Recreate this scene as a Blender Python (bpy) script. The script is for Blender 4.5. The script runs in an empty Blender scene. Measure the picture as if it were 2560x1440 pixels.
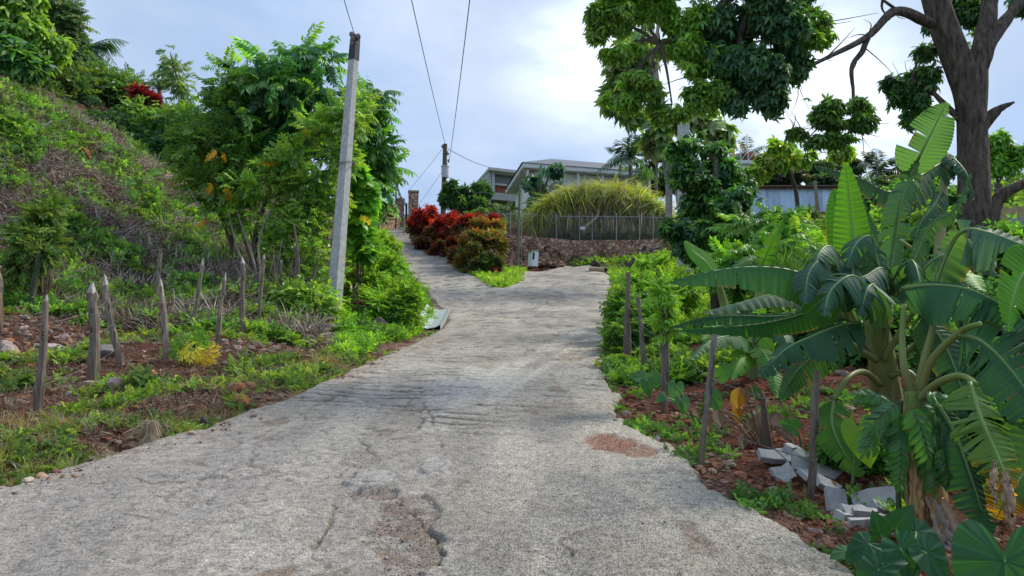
import bpy, math, random
import numpy as np
from mathutils import Vector, Matrix

scene = bpy.context.scene
R = math.radians
# ---------------------------------------------------------------- camera
F = 1900.0; PITCH = R(3.0); EYE = 1.6
cam_d = bpy.data.cameras.new("camera"); cam = bpy.data.objects.new("camera", cam_d)
scene.collection.objects.link(cam); scene.camera = cam
cam_d.sensor_width = 36.0; cam_d.lens = 36.0 * F / 2560.0
cam_d.clip_start = 0.05; cam_d.clip_end = 3000
cam.location = (0, 0, EYE); cam.rotation_euler = (R(90) + PITCH, 0, 0)
# ---------------------------------------------------------------- sky and sun
SUN_AZ, SUN_EL = R(58.0), R(44.0)           # in front of the camera, slightly to the right, behind thin cloud
world = bpy.data.worlds.new("World"); scene.world = world; world.use_nodes = True
nt = world.node_tree; nt.nodes.clear()
def N(t, tree=None, **kw):
    n = (tree or nt).nodes.new(t)
    for k, v in kw.items(): setattr(n, k, v)
    return n
def LK(a, b, tree=None): (tree or nt).links.new(a, b)
def mathn(tree, op, a, b=None, c=None, clamp=False):
    n = tree.nodes.new('ShaderNodeMath'); n.operation = op; n.use_clamp = clamp
    for i, v in enumerate((a, b, c)):
        if v is None: continue
        if hasattr(v, 'links'): tree.links.new(v, n.inputs[i])
        else: n.inputs[i].default_value = v
    return n.outputs[0]
def mixc(tree, fac, a, b, blend='MIX'):
    n = tree.nodes.new('ShaderNodeMix'); n.data_type = 'RGBA'; n.blend_type = blend
    for sock, v in ((n.inputs[0], fac), (n.inputs[6], a), (n.inputs[7], b)):
        if hasattr(v, 'links'): tree.links.new(v, sock)
        elif isinstance(v, (int, float)): sock.default_value = v
        else: sock.default_value = (v[0], v[1], v[2], 1)
    return n.outputs[2]
def ramp(tree, fac, stops, interp='LINEAR'):
    n = tree.nodes.new('ShaderNodeValToRGB'); n.color_ramp.interpolation = interp
    e = n.color_ramp.elements
    while len(e) < len(stops): e.new(0.5)
    for el, (p, c) in zip(e, stops):
        el.position = p
        el.color = (c, c, c, 1) if isinstance(c, (int, float)) else (c[0], c[1], c[2], 1)
    tree.links.new(fac, n.inputs[0]); return n.outputs[0]
def noise(tree, vec, scale, detail=3, rough=0.55, dist=0.0, dim='3D'):
    n = tree.nodes.new('ShaderNodeTexNoise'); n.noise_dimensions = dim
    n.inputs['Scale'].default_value = scale; n.inputs['Detail'].default_value = detail
    n.inputs['Roughness'].default_value = rough; n.inputs['Distortion'].default_value = dist
    if vec is not None: tree.links.new(vec, n.inputs['Vector'])
    return n.outputs[0]
def mapping(tree, vec, scale=(1, 1, 1), rot=(0, 0, 0), loc=(0, 0, 0)):
    n = tree.nodes.new('ShaderNodeMapping')
    n.inputs['Scale'].default_value = scale; n.inputs['Rotation'].default_value = rot; n.inputs['Location'].default_value = loc
    tree.links.new(vec, n.inputs['Vector']); return n.outputs[0]

sky = N('ShaderNodeTexSky', sky_type='NISHITA'); sky.sun_disc = False
sky.sun_elevation = SUN_EL; sky.sun_rotation = SUN_AZ; sky.air_density = 1.0; sky.dust_density = 1.5; sky.ozone_density = 1.5
tc = N('ShaderNodeTexCoord')
sep = N('ShaderNodeSeparateXYZ'); LK(tc.outputs['Generated'], sep.inputs[0])
zz = mathn(nt, 'ADD', mathn(nt, 'MAXIMUM', sep.outputs[2], 0.0), 0.22)
comb = N('ShaderNodeCombineXYZ')
LK(mathn(nt, 'DIVIDE', sep.outputs[0], zz), comb.inputs[0]); LK(mathn(nt, 'DIVIDE', sep.outputs[1], zz), comb.inputs[1])
cn = noise(nt, mapping(nt, comb.outputs[0], loc=(3.3, 1.9, 0)), 0.9, 6, 0.55, 0.4)
cn2 = noise(nt, mapping(nt, comb.outputs[0], loc=(7.3, 2.2, 0)), 1.3, 5, 0.5, 0.2)
def glow_dot(px, py):
    u, v = (px - 1280) / F, (720 - py) / F
    d = Vector((u, math.cos(PITCH) - v * math.sin(PITCH), math.sin(PITCH) + v * math.cos(PITCH))).normalized()
    n = N('ShaderNodeVectorMath', operation='DOT_PRODUCT'); LK(tc.outputs['Generated'], n.inputs[0]); n.inputs[1].default_value = d
    return n.outputs['Value']
def glow(px, py, deg, gain):
    c0 = math.cos(R(deg))
    t = mathn(nt, 'DIVIDE', mathn(nt, 'SUBTRACT', glow_dot(px, py), c0), 1 - c0, clamp=True)
    return mathn(nt, 'MULTIPLY', mathn(nt, 'MULTIPLY', t, t), gain)
g1 = glow(1450, 150, 7.5, .50)     # thin bright cloud veil over the sun's side of the sky
g2 = glow(2130, 330, 9, .75)
g4 = glow(1800, 100, 15, 0.3)
g3 = glow(1500, -500, 34, 0.12)
g5 = glow(640, -900, 50, 0.1)
gsum = mathn(nt, 'ADD', mathn(nt, 'ADD', g1, g2), mathn(nt, 'ADD', mathn(nt, 'ADD', g3, g5), g4))
cnn = mathn(nt, 'MAXIMUM', mathn(nt, 'MULTIPLY_ADD', noise(nt, mapping(nt, comb.outputs[0], loc=(1.3, 4.2, 0)), 2.6, 6, .6, .3), 3.4, -0.75), 0.12)
gsum = mathn(nt, 'MULTIPLY', gsum, cnn)
cover = ramp(nt, cn, [(0.30, 0.42), (0.62, 1.0)])
cl = mixc(nt, ramp(nt, cn2, [(0.36, 0.0), (0.66, 1.0)]), (3.7, 5.0, 7.1), (6.0, 6.8, 8.1))
skyb = mixc(nt, cover, mixc(nt, 0.5, sky.outputs[0], (2.4, 4.7, 9.4)), cl)
zen = mathn(nt, 'MULTIPLY_ADD', ramp(nt, sep.outputs[2], [(0.45, 0.0), (0.8, 1.0)]), 0.7, 1.0)
vs = N('ShaderNodeVectorMath', operation='SCALE'); LK(skyb, vs.inputs[0]); LK(zen, vs.inputs['Scale'])
addg = N('ShaderNodeVectorMath', operation='MULTIPLY_ADD')
cg = N('ShaderNodeCombineXYZ')
for i in range(3): LK(gsum, cg.inputs[i])
LK(cg.outputs[0], addg.inputs[0]); addg.inputs[1].default_value = (8.0, 7.8, 7.4); LK(vs.outputs[0], addg.inputs[2])
bg = N('ShaderNodeBackground'); bg.inputs['Strength'].default_value = 0.093
LK(addg.outputs[0], bg.inputs['Color'])
wo = N('ShaderNodeOutputWorld'); LK(bg.outputs[0], wo.inputs[0])
sun_d = bpy.data.lights.new("sun", 'SUN'); sun = bpy.data.objects.new("sun", sun_d); scene.collection.objects.link(sun)
sun_d.energy = 3.6; sun_d.angle = R(16); sun_d.color = (1.0, 0.93, 0.80)
sun.rotation_euler = (R(90) - SUN_EL, 0, math.pi - SUN_AZ)
sun.location = (5, 20, 30)
scene.view_settings.view_transform = 'Standard'; scene.view_settings.look = 'None'
scene.view_settings.exposure = 0.34; scene.view_settings.gamma = 1.0
scene.cycles.max_bounces = 7; scene.cycles.transparent_max_bounces = 8
scene.cycles.diffuse_bounces = 3; scene.cycles.glossy_bounces = 2; scene.cycles.transmission_bounces = 4

# ---------------------------------------------------------------- numeric helpers
rng = np.random.default_rng(7)
def P(px, py, d):
    """point of the place seen at photo pixel (px,py) at distance d along the view"""
    u = (np.asarray(px, float) - 1280) / F; v = (720 - np.asarray(py, float)) / F
    fy = math.cos(PITCH) - v * math.sin(PITCH); fz = math.sin(PITCH) + v * math.cos(PITCH)
    d = np.asarray(d, float)
    return np.stack(np.broadcast_arrays(u / fy * d, d, EYE + fz / fy * d), -1)
def hash2(ix, iy, s):
    n = (ix * 374761393 + iy * 668265263 + s * 1442695041) & 0xffffffff
    n = ((n ^ (n >> 13)) * 1274126177) & 0xffffffff
    return ((n ^ (n >> 16)) & 0xffff) / 65535.0
def vn(x, y, s=0):
    x = np.asarray(x, float); y = np.asarray(y, float)
    ix = np.floor(x).astype(np.int64); iy = np.floor(y).astype(np.int64); fx = x - ix; fy = y - iy
    fx = fx * fx * (3 - 2 * fx); fy = fy * fy * (3 - 2 * fy)
    a = hash2(ix, iy, s); b = hash2(ix + 1, iy, s); c = hash2(ix, iy + 1, s); d = hash2(ix + 1, iy + 1, s)
    return (a * (1 - fx) + b * fx) * (1 - fy) + (c * (1 - fx) + d * fx) * fy
def fbm(x, y, oct=4, s=0):
    t = 0; a = 0.5; n = 0
    for i in range(oct):
        t = t + a * vn(x, y, s + i * 17); n += a; a *= 0.5; x = x * 2.03 + 11.3; y = y * 2.03 + 5.7
    return t / n
def smooth(a, b, x):
    t = np.clip((x - a) / (b - a), 0, 1); return t * t * (3 - 2 * t)
def interp_path(pts, n):
    """Catmull-Rom resample"""
    p = np.asarray(pts, float)
    if len(p) == 2: return p[0] + (p[1] - p[0]) * np.linspace(0, 1, n)[:, None]
    q = np.vstack([2 * p[0] - p[1], p, 2 * p[-1] - p[-2]])
    t = np.linspace(0, len(p) - 1 - 1e-9, n); i = t.astype(int); f = (t - i)[:, None]
    a, b, c, d = q[i], q[i + 1], q[i + 2], q[i + 3]
    return 0.5 * ((2 * b) + (c - a) * f + (2 * a - 5 * b + 4 * c - d) * f ** 2 + (3 * b - a - 3 * c + d) * f ** 3)
def nrm(v): return v / np.maximum(np.linalg.norm(v, axis=-1, keepdims=True), 1e-9)

# ---------------------------------------------------------------- mesh builder (quads only)
ORG = {}
class MB:
    def __init__(s): s.V = []; s.Q = []; s.C = []; s.n = 0
    def add(s, V, Q, C=(1, 1, 1)):
        V = np.asarray(V, float).reshape(-1, 3); Q = np.asarray(Q, np.int64).reshape(-1, 4)
        C = np.asarray(C, float)
        if C.ndim == 1: C = np.broadcast_to(C, (len(V), 3))
        s.V.append(V); s.Q.append(Q + s.n); s.C.append(C.reshape(-1, 3)); s.n += len(V); return s
    def build(s, name, mat, parent=None, org=None, smooth=False):
        if parent is not None: org = ORG[parent.name]
        org = np.zeros(3) if org is None else np.asarray(org, float)
        V = np.vstack(s.V) - org; Q = np.vstack(s.Q); C = np.vstack(s.C)
        me = bpy.data.meshes.new(name)
        me.vertices.add(len(V)); me.vertices.foreach_set('co', V.astype(np.float32).ravel())
        me.loops.add(len(Q) * 4); me.loops.foreach_set('vertex_index', Q.astype(np.int32).ravel())
        me.polygons.add(len(Q)); me.polygons.foreach_set('loop_start', np.arange(0, len(Q) * 4, 4, dtype=np.int32))
        me.polygons.foreach_set('loop_total', np.full(len(Q), 4, np.int32))
        me.polygons.foreach_set('use_smooth', np.full(len(Q), bool(smooth)))
        a = me.attributes.new('col', 'FLOAT_COLOR', 'POINT')
        a.data.foreach_set('color', np.hstack([C, np.ones((len(C), 1))]).astype(np.float32).ravel())
        me.update(); me.validate()
        me.materials.append(mat)
        o = bpy.data.objects.new(name, me); scene.collection.objects.link(o)
        ORG[o.name] = org
        if parent is not None: o.parent = parent
        else: o.location = org
        return o
def tag(o, label=None, cat=None, group=None, kind=None):
    if label: o['label'] = label
    if cat: o['category'] = cat
    if group: o['group'] = group
    if kind: o['kind'] = kind
    return o
def thing(name, loc, label, cat, group=None):
    o = bpy.data.objects.new(name, None); scene.collection.objects.link(o)
    o.empty_display_size = 0.2; o.location = loc; ORG[o.name] = np.asarray(loc, float)
    return tag(o, label, cat, group)
# ---- primitives
def tube(mb, pts, rad, sides=8, col=(1, 1, 1), n=None, rough=0.0, seed=0, flat=1.0, lf=.55):
    pts = interp_path(pts, n or max(2, (len(pts) - 1) * 4 + 1)); m = len(pts)
    r = np.interp(np.linspace(0, 1, m), np.linspace(0, 1, np.size(rad)), np.atleast_1d(rad))
    T = nrm(np.gradient(pts, axis=0)); up = np.array([0, 0, 1.0]) if abs(T[0, 2]) < 0.9 else np.array([1.0, 0, 0])
    A = nrm(np.cross(T, up)); B = np.cross(T, A)
    ang = np.linspace(0, 2 * np.pi, sides, endpoint=False)
    rr = r[:, None] * np.ones(sides)
    if rough: rr = rr * (1 + rough * (vn(np.arange(m)[:, None] * lf + seed, np.arange(sides)[None] * 0.9 + seed * 3.1, 3) - 0.5) * 2)
    V = pts[:, None] + rr[..., None] * (np.cos(ang)[None, :, None] * A[:, None] + flat * np.sin(ang)[None, :, None] * B[:, None])
    i = np.arange(m - 1)[:, None]; j = np.arange(sides)[None]; k = (j + 1) % sides
    Q = np.stack([i * sides + j, i * sides + k, (i + 1) * sides + k, (i + 1) * sides + j], -1).reshape(-1, 4)
    V = V.reshape(-1, 3)
    # caps: shrunken end rings
    e0 = pts[0] + (V[:sides] - pts[0]) * 0.02; e1 = pts[-1] + (V[-sides:] - pts[-1]) * 0.02
    nV = len(V); V = np.vstack([V, e0, e1])
    jj = np.arange(sides); kk = (jj + 1) % sides; b = (m - 1) * sides
    Q = np.vstack([Q, np.stack([nV + jj, nV + kk, kk, jj], -1), np.stack([b + jj, b + kk, nV + sides + kk, nV + sides + jj], -1)])
    C = np.asarray(col, float)
    if C.ndim == 2:
        cc = np.stack([np.interp(np.linspace(0, 1, m), np.linspace(0, 1, len(C)), C[:, q]) for q in range(3)], -1)
        C = np.vstack([np.repeat(cc, sides, 0), np.repeat(cc[:1], sides, 0), np.repeat(cc[-1:], sides, 0)])
    mb.add(V, Q, C)
BQ = np.array([[0, 3, 2, 1], [4, 5, 6, 7], [0, 1, 5, 4], [1, 2, 6, 5], [2, 3, 7, 6], [3, 0, 4, 7]])
def box(mb, c, size, rot=0.0, col=(1, 1, 1), M=None):
    sx, sy, sz = [v / 2 for v in size]
    V = np.array([[-sx, -sy, -sz], [sx, -sy, -sz], [sx, sy, -sz], [-sx, sy, -sz], [-sx, -sy, sz], [sx, -sy, sz], [sx, sy, sz], [-sx, sy, sz]])
    if M is None: M = np.array([[math.cos(rot), -math.sin(rot), 0], [math.sin(rot), math.cos(rot), 0], [0, 0, 1]])
    mb.add(V @ M.T + np.asarray(c), BQ, col)
def hexa(mb, b4, t4, col=(1, 1, 1)):
    """eight-corner solid: 4 bottom points, 4 top points (ccw)"""
    mb.add(np.vstack([b4, t4]), BQ, col)
def beam(mb, a, b, w, h, col=(1, 1, 1), up=(0, 0, 1)):
    a = np.asarray(a, float); b = np.asarray(b, float); t = b - a; L = np.linalg.norm(t); t = t / L
    up = np.asarray(up, float)
    if abs(t @ up) > 0.95: up = np.array([0, 1.0, 0])
    s = nrm(np.cross(t, up)); u = np.cross(s, t)
    box(mb, (a + b) / 2, (w, L, h), col=col, M=np.stack([s, t, u], 1))
def rotm(ax, ay, az): return np.array(Matrix.Rotation(az, 3, 'Z') @ Matrix.Rotation(ay, 3, 'Y') @ Matrix.Rotation(ax, 3, 'X'))
def rock(mb, c, size, seed, col, sub=5, jag=0.35, rot=None):
    """cube-sphere rock with planes knocked off"""
    r_ = np.random.default_rng(seed); Vs = []; Qs = []; n0 = 0
    g = np.linspace(-1, 1, sub + 1)
    for ax in range(3):
        for sg in (-1, 1):
            a, b = np.meshgrid(g, g, indexing='ij'); p = np.zeros((sub + 1, sub + 1, 3))
            p[..., ax] = sg; p[..., (ax + 1) % 3] = a; p[..., (ax + 2) % 3] = b
            ij = np.arange(sub)[:, None] * (sub + 1) + np.arange(sub)[None]
            q = np.stack([ij, ij + sub + 1, ij + sub + 2, ij + 1], -1).reshape(-1, 4)
            if sg < 0: q = q[:, ::-1]
            Vs.append(p.reshape(-1, 3)); Qs.append(q + n0); n0 += (sub + 1) ** 2
    V = nrm(np.vstack(Vs)); h = np.full(len(V), 1.25)
    for _ in range(9):
        d = nrm(r_.normal(size=3)); k = V @ d; off = r_.uniform(1 - jag, 1.0)
        h = np.where(k * h > off, off / np.maximum(k, 1e-3), h)
    V = V * np.minimum(h, 1.25)[:, None] * (1 + 0.06 * (vn(V[:, 0] * 4 + seed, V[:, 1] * 4 + V[:, 2] * 5, seed)[:, None] - .5))
    V = V * np.asarray(size) / 2
    M = rotm(*r_.uniform(-.4, .4, 2), r_.uniform(0, 6.28)) if rot is None else rot
    C = np.asarray(col) * (0.8 + 0.4 * vn(V[:, 0] * 30 + seed, V[:, 2] * 30 + V[:, 1] * 20, 5))[:, None]
    mb.add(V @ M.T + np.asarray(c), np.vstack(Qs), C)

# ---- leaf templates: (V, Q, tint)
def T_leaf(L=1.0, W=0.35, rows=3, fold=0.25, curl=0.25, wide=0.45, cup=0):
    t = np.linspace(0, 1, rows + 1); w = W / 2 * np.sin(np.pi * t ** (math.log(.5) / math.log(wide))) ** 0.8 + 0.015 * W
    w[0] = 0.06 * W; w[-1] = 0.03 * W
    z = -curl * L * t ** 2
    V = np.stack([np.stack([-w, t * L, z + fold * w], -1), np.stack([0 * w, t * L, z], -1), np.stack([w, t * L, z + fold * w], -1)], 1).reshape(-1, 3)
    i = np.arange(rows) * 3
    Q = np.vstack([np.stack([i, i + 1, i + 4, i + 3], -1), np.stack([i + 1, i + 2, i + 5, i + 4], -1)])
    return V, Q, np.ones(len(V))
def T_diamond(L=1.0, W=0.4, fold=0.2, curl=0.15):
    V = np.array([[0, 0, 0], [-W / 2, L * .45, fold * W], [0, L, -curl * L], [W / 2, L * .45, fold * W]])
    return V, np.array([[0, 3, 2, 1]]), np.ones(4)
def xf(T, M=None, t=(0, 0, 0), s=1.0, tint=1.0):
    V, Q, c = T; V = V * s
    if M is not None: V = V @ np.asarray(M).T
    return V + np.asarray(t), Q, c * tint
def T_join(parts):
    V = []; Q = []; C = []; n = 0
    for v, q, c in parts: V.append(v); Q.append(q + n); C.append(c); n += len(v)
    return np.vstack(V), np.vstack(Q), np.concatenate(C)
def T_stem(L, w, arc=0.0, rows=3, tint=0.6):
    t = np.linspace(0, 1, rows + 1); y = t * L; z = -arc * L * t ** 2
    V = np.vstack([np.stack([-w + 0 * t, y, z], -1), np.stack([w + 0 * t, y, z], -1)]); k = rows + 1; i = np.arange(rows)
    return V, np.stack([i, i + k, i + k + 1, i + 1], -1), np.full(len(V), tint)
def T_pinnate(pairs=7, LL=0.28, LW=0.1, arc=0.25, droop=0.5, ang=60, start=0.2, leaf='leaf', term=True, seed=0, rows=2):
    r_ = np.random.default_rng(seed); parts = [T_stem(1.0, 0.008, arc)]
    lf = T_leaf(1, LW / LL, rows, 0.25, 0.3) if leaf == 'leaf' else T_diamond(1, LW / LL)
    for k in range(pairs):
        t = start + (0.97 - start) * (k + .5) / pairs; sc = LL * (0.75 + 0.5 * math.sin(math.pi * (0.15 + 0.75 * t)))
        for sg in (-1, 1):
            a = R(ang + r_.uniform(-8, 8)) * sg
            M = rotm(0, 0, -a) @ rotm(-droop + r_.uniform(-.25, .25), 0, 0) @ rotm(0, r_.uniform(-.3, .3), 0)
            parts.append(xf(lf, M, (0, t, -arc * t * t), sc, r_.uniform(.85, 1.15)))
    if term: parts.append(xf(lf, rotm(-2 * arc, 0, 0), (0, 0.98, -arc), LL))
    return T_join(parts)
def T_whorl(n=6, L=1.0, W=0.36, tilt=-0.35, spread=1.0, stem=0.0, seed=0, leaf='leaf', jit=.25):
    r_ = np.random.default_rng(seed); parts = []
    lf = T_leaf(1, W / L, 3, 0.25, 0.3) if leaf == 'leaf' else T_diamond(1, W / L)
    for k in range(n):
        a = 2 * math.pi * (k + r_.uniform(-.25, .25)) / n * spread
        M = rotm(0, 0, a) @ rotm(tilt + r_.uniform(-jit, jit), 0, 0) @ rotm(0, r_.uniform(-.3, .3), 0)
        parts.append(xf(lf, M, (0, 0, r_.uniform(0, .1)), L * r_.uniform(.75, 1.1), r_.uniform(.85, 1.15)))
    return T_join(parts)          # whorl lies in XY, facing +Z
def T_rosette(n=16, L=1.0, W=0.06, lo=0.1, hi=1.3, curl=0.8, rows=4, seed=0):
    r_ = np.random.default_rng(seed); parts = []
    for k in range(n):
        a = r_.uniform(0, 2 * math.pi); el = r_.uniform(lo, hi)
        lf = T_leaf(1, W / L, rows, 0.5, curl * r_.uniform(.5, 1.3), wide=.4)
        parts.append(xf(lf, rotm(0, 0, a) @ rotm(el, 0, 0) @ rotm(0, r_.uniform(-.5, .5), 0), (0, 0, 0), L * r_.uniform(.6, 1.1), r_.uniform(.7, 1.25)))
    return T_join(parts)          # grows along +Z
def scatter(mb, T, pos, Y, Z, scale, col):
    """instance template; template +Y along Y, +Z near Z"""
    V, Q, c = T; pos = np.asarray(pos); n = len(pos)
    if n == 0: return
    Y = nrm(np.broadcast_to(Y, (n, 3)).astype(float)); Z = np.broadcast_to(Z, (n, 3)).astype(float)
    Z = Z - (Z * Y).sum(-1, keepdims=True) * Y; bad = np.linalg.norm(Z, axis=-1) < 1e-3
    if bad.any(): Z[bad] = np.cross(Y[bad], [0.3, 0.5, 0.1])
    Z = nrm(Z); X = np.cross(Y, Z)
    Rm = np.stack([X, Y, Z], -1); sc = np.broadcast_to(scale, (n,))
    out = np.einsum('kj,nij->nki', V, Rm) * sc[:, None, None] + pos[:, None]
    Qn = Q[None] + (np.arange(n) * len(V))[:, None, None]
    C = np.broadcast_to(col, (n, 3))[:, None] * c[None, :, None]
    mb.add(out.reshape(-1, 3), Qn.reshape(-1, 4), C.reshape(-1, 3))
def pal(cols, n, rg, jit=0.18, w=None):
    cols = np.array(cols, float); gm = (cols[:, 1] > cols[:, 0] * 1.05) & (cols[:, 1] > cols[:, 2]); cols[gm] = cols[gm] * (1.62, 1.5, 1.25) + (0, 0, .010); k = rg.choice(len(cols), n, p=w)
    return cols[k] * (1 + rg.normal(0, jit, (n, 1))).clip(.5, 1.6) * (1 + rg.normal(0, .05, (n, 3)))

# ---------------------------------------------------------------- materials
def vmat(name, rough=0.6, spec=0.3, transl=0.0, tcol=(1.3, 1.35, 0.35), nscale=0, namp=0.0, bump=0.0, bscale=20, stretch=(1, 1, 1), metal=0.0, vein=False):
    m = bpy.data.materials.new(name); m.use_nodes = True; t = m.node_tree; t.nodes.clear()
    out = N('ShaderNodeOutputMaterial', t); at = N('ShaderNodeAttribute', t, attribute_name='col')
    b = N('ShaderNodeBsdfPrincipled', t); col = at.outputs['Color']; oc = N('ShaderNodeTexCoord', t)
    if namp:
        f = noise(t, mapping(t, oc.outputs['Object'], stretch), nscale or 8, 4, .6)
        col = mixc(t, 1.0, col, ramp(t, f, [(0.25, 1 - namp), (0.75, 1 + namp * .6)]), 'MULTIPLY')
    LK(col, b.inputs['Base Color'], t); b.inputs['Roughness'].default_value = rough
    b.inputs['Specular IOR Level'].default_value = spec; b.inputs['Metallic'].default_value = metal
    if bump:
        bn = N('ShaderNodeBump', t); bn.inputs['Strength'].default_value = 1.0; bn.inputs['Distance'].default_value = bump
        LK(noise(t, mapping(t, oc.outputs['Object'], stretch), bscale, 5, .65), bn.inputs['Height'], t); LK(bn.outputs[0], b.inputs['Normal'], t)
    s = b.outputs[0]
    if transl:
        tr = N('ShaderNodeBsdfTranslucent', t); LK(mixc(t, 1.0, col, tcol, 'MULTIPLY'), tr.inputs[0], t)
        mx = N('ShaderNodeMixShader', t); mx.inputs[0].default_value = transl
        LK(s, mx.inputs[1], t); LK(tr.outputs[0], mx.inputs[2], t); s = mx.outputs[0]
    LK(s, out.inputs[0], t); return m
M_leaf = vmat('leaf_green', 0.42, 0.45, 0.42, tcol=(1.6, 1.6, 0.5))
M_weed = vmat('weed_green', 0.55, 0.3, 0.40, tcol=(1.9, 1.6, 0.45))
M_dry = vmat('dry_litter', 0.85, 0.1, 0.12, tcol=(1.1, .9, .6))
M_bark = vmat('bark', 0.9, 0.15, nscale=14, namp=0.45, bump=0.035, bscale=26, stretch=(1, 1, .16))
M_bigbark = vmat('fissured_bark', 0.92, 0.12, nscale=13, namp=0.85, bump=0.10, bscale=13, stretch=(1, 1, .26))
M_post = vmat('weathered_wood', 0.9, 0.12, nscale=30, namp=0.6, bump=0.014, bscale=45, stretch=(1, 1, .12))
M_conc = vmat('concrete', 0.85, 0.2, nscale=11, namp=0.3, bump=0.004, bscale=60)
M_rock = vmat('rock', 0.92, 0.15, nscale=14, namp=0.5, bump=0.015, bscale=22)
M_paint = vmat('paint', 0.55, 0.3, nscale=3, namp=0.08)
M_metal = vmat('metal', 0.45, 0.5, nscale=5, namp=0.2, metal=0.2)
M_wire = vmat('wire', 0.6, 0.3)
M_banana = vmat('banana_leaf', 0.52, 0.22, 0.38, tcol=(2.0, 1.9, 0.35), nscale=5, namp=0.12)
M_rib = vmat('leaf_rib', 0.45, 0.4, 0.15)
# ---------------------------------------------------------------- terrain from surveyed control points
ROWS = np.array([(2200,1.95),(1650,3.03),(1440,3.83),(1300,4.66),(1200,5.5),(1100,6.7),(1000,8.6),(950,10),(900,12),(850,15),(800,19.3),(760,23.4),(720,27.5),(700,30.5),(680,34.5),(670,38)])
def drow(py): return float(np.interp(-py, -ROWS[:, 0], ROWS[:, 1]))
ctrl = []
def cp(px, py, d): ctrl.append(P(px, py, d))
for py, xs in ((1440,(600,1300,2110)),(1300,(-300,900,1870)),(1200,(100,900,1730)),(1100,(450,1000,1580)),(1000,(740,1130,1530)),(950,(850,1200,1500)),
               (900,(960,1250,1490)),(850,(1080,1300,1505)),(800,(1130,1330,1510)),(760,(1090,1300,1520)),(720,(1060,1250,1400,1525)),(700,(1300,1420,1522)),(680,(1300,1400,1500))):
    for x in xs: cp(x, py, drow(py))
for c in ((1030,690,30.3),(1190,695,30),(1000,650,35),(1130,655,34.5),(985,615,39),(1075,612,40),(965,585,43),(1025,577,45),(940,570,50),(1040,560,52)): cp(*c)   # steep side drive
for c in ((0,1240,5.1),(-600,1230,5.2),(-500,1000,8),(0,1130,6.3),(300,1075,7.2),(95,1055,7.6),(228,1000,8.8),(310,948,9.9),(410,948,9.9),(490,838,12.6),(545,908,10.9),(607,862,12.2),
          (655,822,13.6),(832,800,15.6),(840,900,12.4),(950,850,14.8),(80,805,12.4),(390,800,13.8),(400,705,16.2),(550,650,18),(0,700,13.6),(0,600,15),(-700,600,13),(200,600,16.6),(0,420,17.3),
          (200,440,18.8),(0,255,19.6),(-900,200,18),(300,420,21),(480,545,22),(600,600,23),(200,330,22.5),(100,240,26),(330,300,31),(500,380,34),(620,440,37),(760,520,40),(900,565,45),
          (700,690,19.5),(800,680,22),(900,690,25),(985,700,26),(960,760,21),(1000,830,17),(-100,60,34),(300,200,44),(600,380,56)): cp(*c)
for c in ((1295,670,37.5),(1240,668,37.6),(1200,650,37.5),(1350,665,37.6),(1430,655,38.2),(1560,650,37),(1680,640,35.8),   # foot of the cut bank and of the stone wall
          (1200,590,41.0),(1240,592,40.8),(1320,592,40.6),(1420,599,40.3),(1500,598,40.6),(1600,598,40.0),(1690,598,38.6),
          (1300,560,50),(1500,560,50),(1450,545,60),(1250,530,62),(1180,535,60),(1700,560,50),(1800,520,60)): cp(*c)
for c in ((1560,720,28),(1600,760,23.3),(1700,720,26.5),(1800,720,25),(1600,850,14.6),(1600,950,10),(1700,1050,7.6),(1650,1035,7.8),(1750,1168,5.85),(1565,912,11.4),(1900,900,10.2),(2200,950,8.6),
          (2400,850,10.5),(2050,830,14),(2000,690,24),(1950,600,33),(2100,580,33),(1950,560,37.5),(2080,558,37.5),(2400,650,24),(2440,710,15),(2900,700,15),(2800,600,26),(2300,1300,4.75),(2560,1300,5.0),(2560,1050,7.6),
          (2030,1250,5.25),(1950,1180,5.8),(3300,1400,4.6),(3300,1000,9),(2600,1700,3.1),(2300,560,40),(2600,480,45),(2300,500,60),(1900,500,60)): cp(*c)
ctrl += [np.array(v, float) for v in ((0,0,0),(-6,0,.1),(7,0,.15),(0,-6,-.5),(-8,-6,-.3),(9,-6,-.3),(-60,60,17),(70,60,14),(-70,10,9),(70,10,5),(0,100,14.5),(-70,110,24),(80,110,17),(0,150,14),(-40,90,21),(40,90,14.5))]
ctrl = np.array(ctrl)
def _tps(xy, z, lam):
    n = len(xy); r2 = ((xy[:, None] - xy[None]) ** 2).sum(-1); K = 0.5 * r2 * np.log(r2 + 1e-9)
    A = np.zeros((n + 3, n + 3)); A[:n, :n] = K + lam * np.eye(n); A[:n, n] = 1; A[:n, n + 1:] = xy; A[n, :n] = 1; A[n + 1:, :n] = xy.T
    return np.linalg.solve(A, np.concatenate([z, np.zeros(3)]))
WLX = np.array([2.2, 2.98, 4.5, 5.6, 6.8, 8.0, 9.0]); WLY = np.array([39.6, 39.2, 38.9, 38.5, 38.0, 37.4, 37.0]); WLZ = np.array([float(P(1400, q, d)[2]) for q, d in ((650, 39.6), (658, 39.2), (656, 38.9), (651, 38.5), (646, 38.0), (641, 37.4), (636, 37.0))])
def warp(x, y):   # points lie denser near the camera: fit in a warped plane
    rr = np.sqrt(x * x + (y + 4) ** 2); k = np.log1p(rr / 4) / rr * 10
    return np.stack([x * k, (y + 4) * k], -1)
_cx = warp(ctrl[:, 0], ctrl[:, 1]); _w = _tps(_cx, ctrl[:, 2], 0.01)
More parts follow.
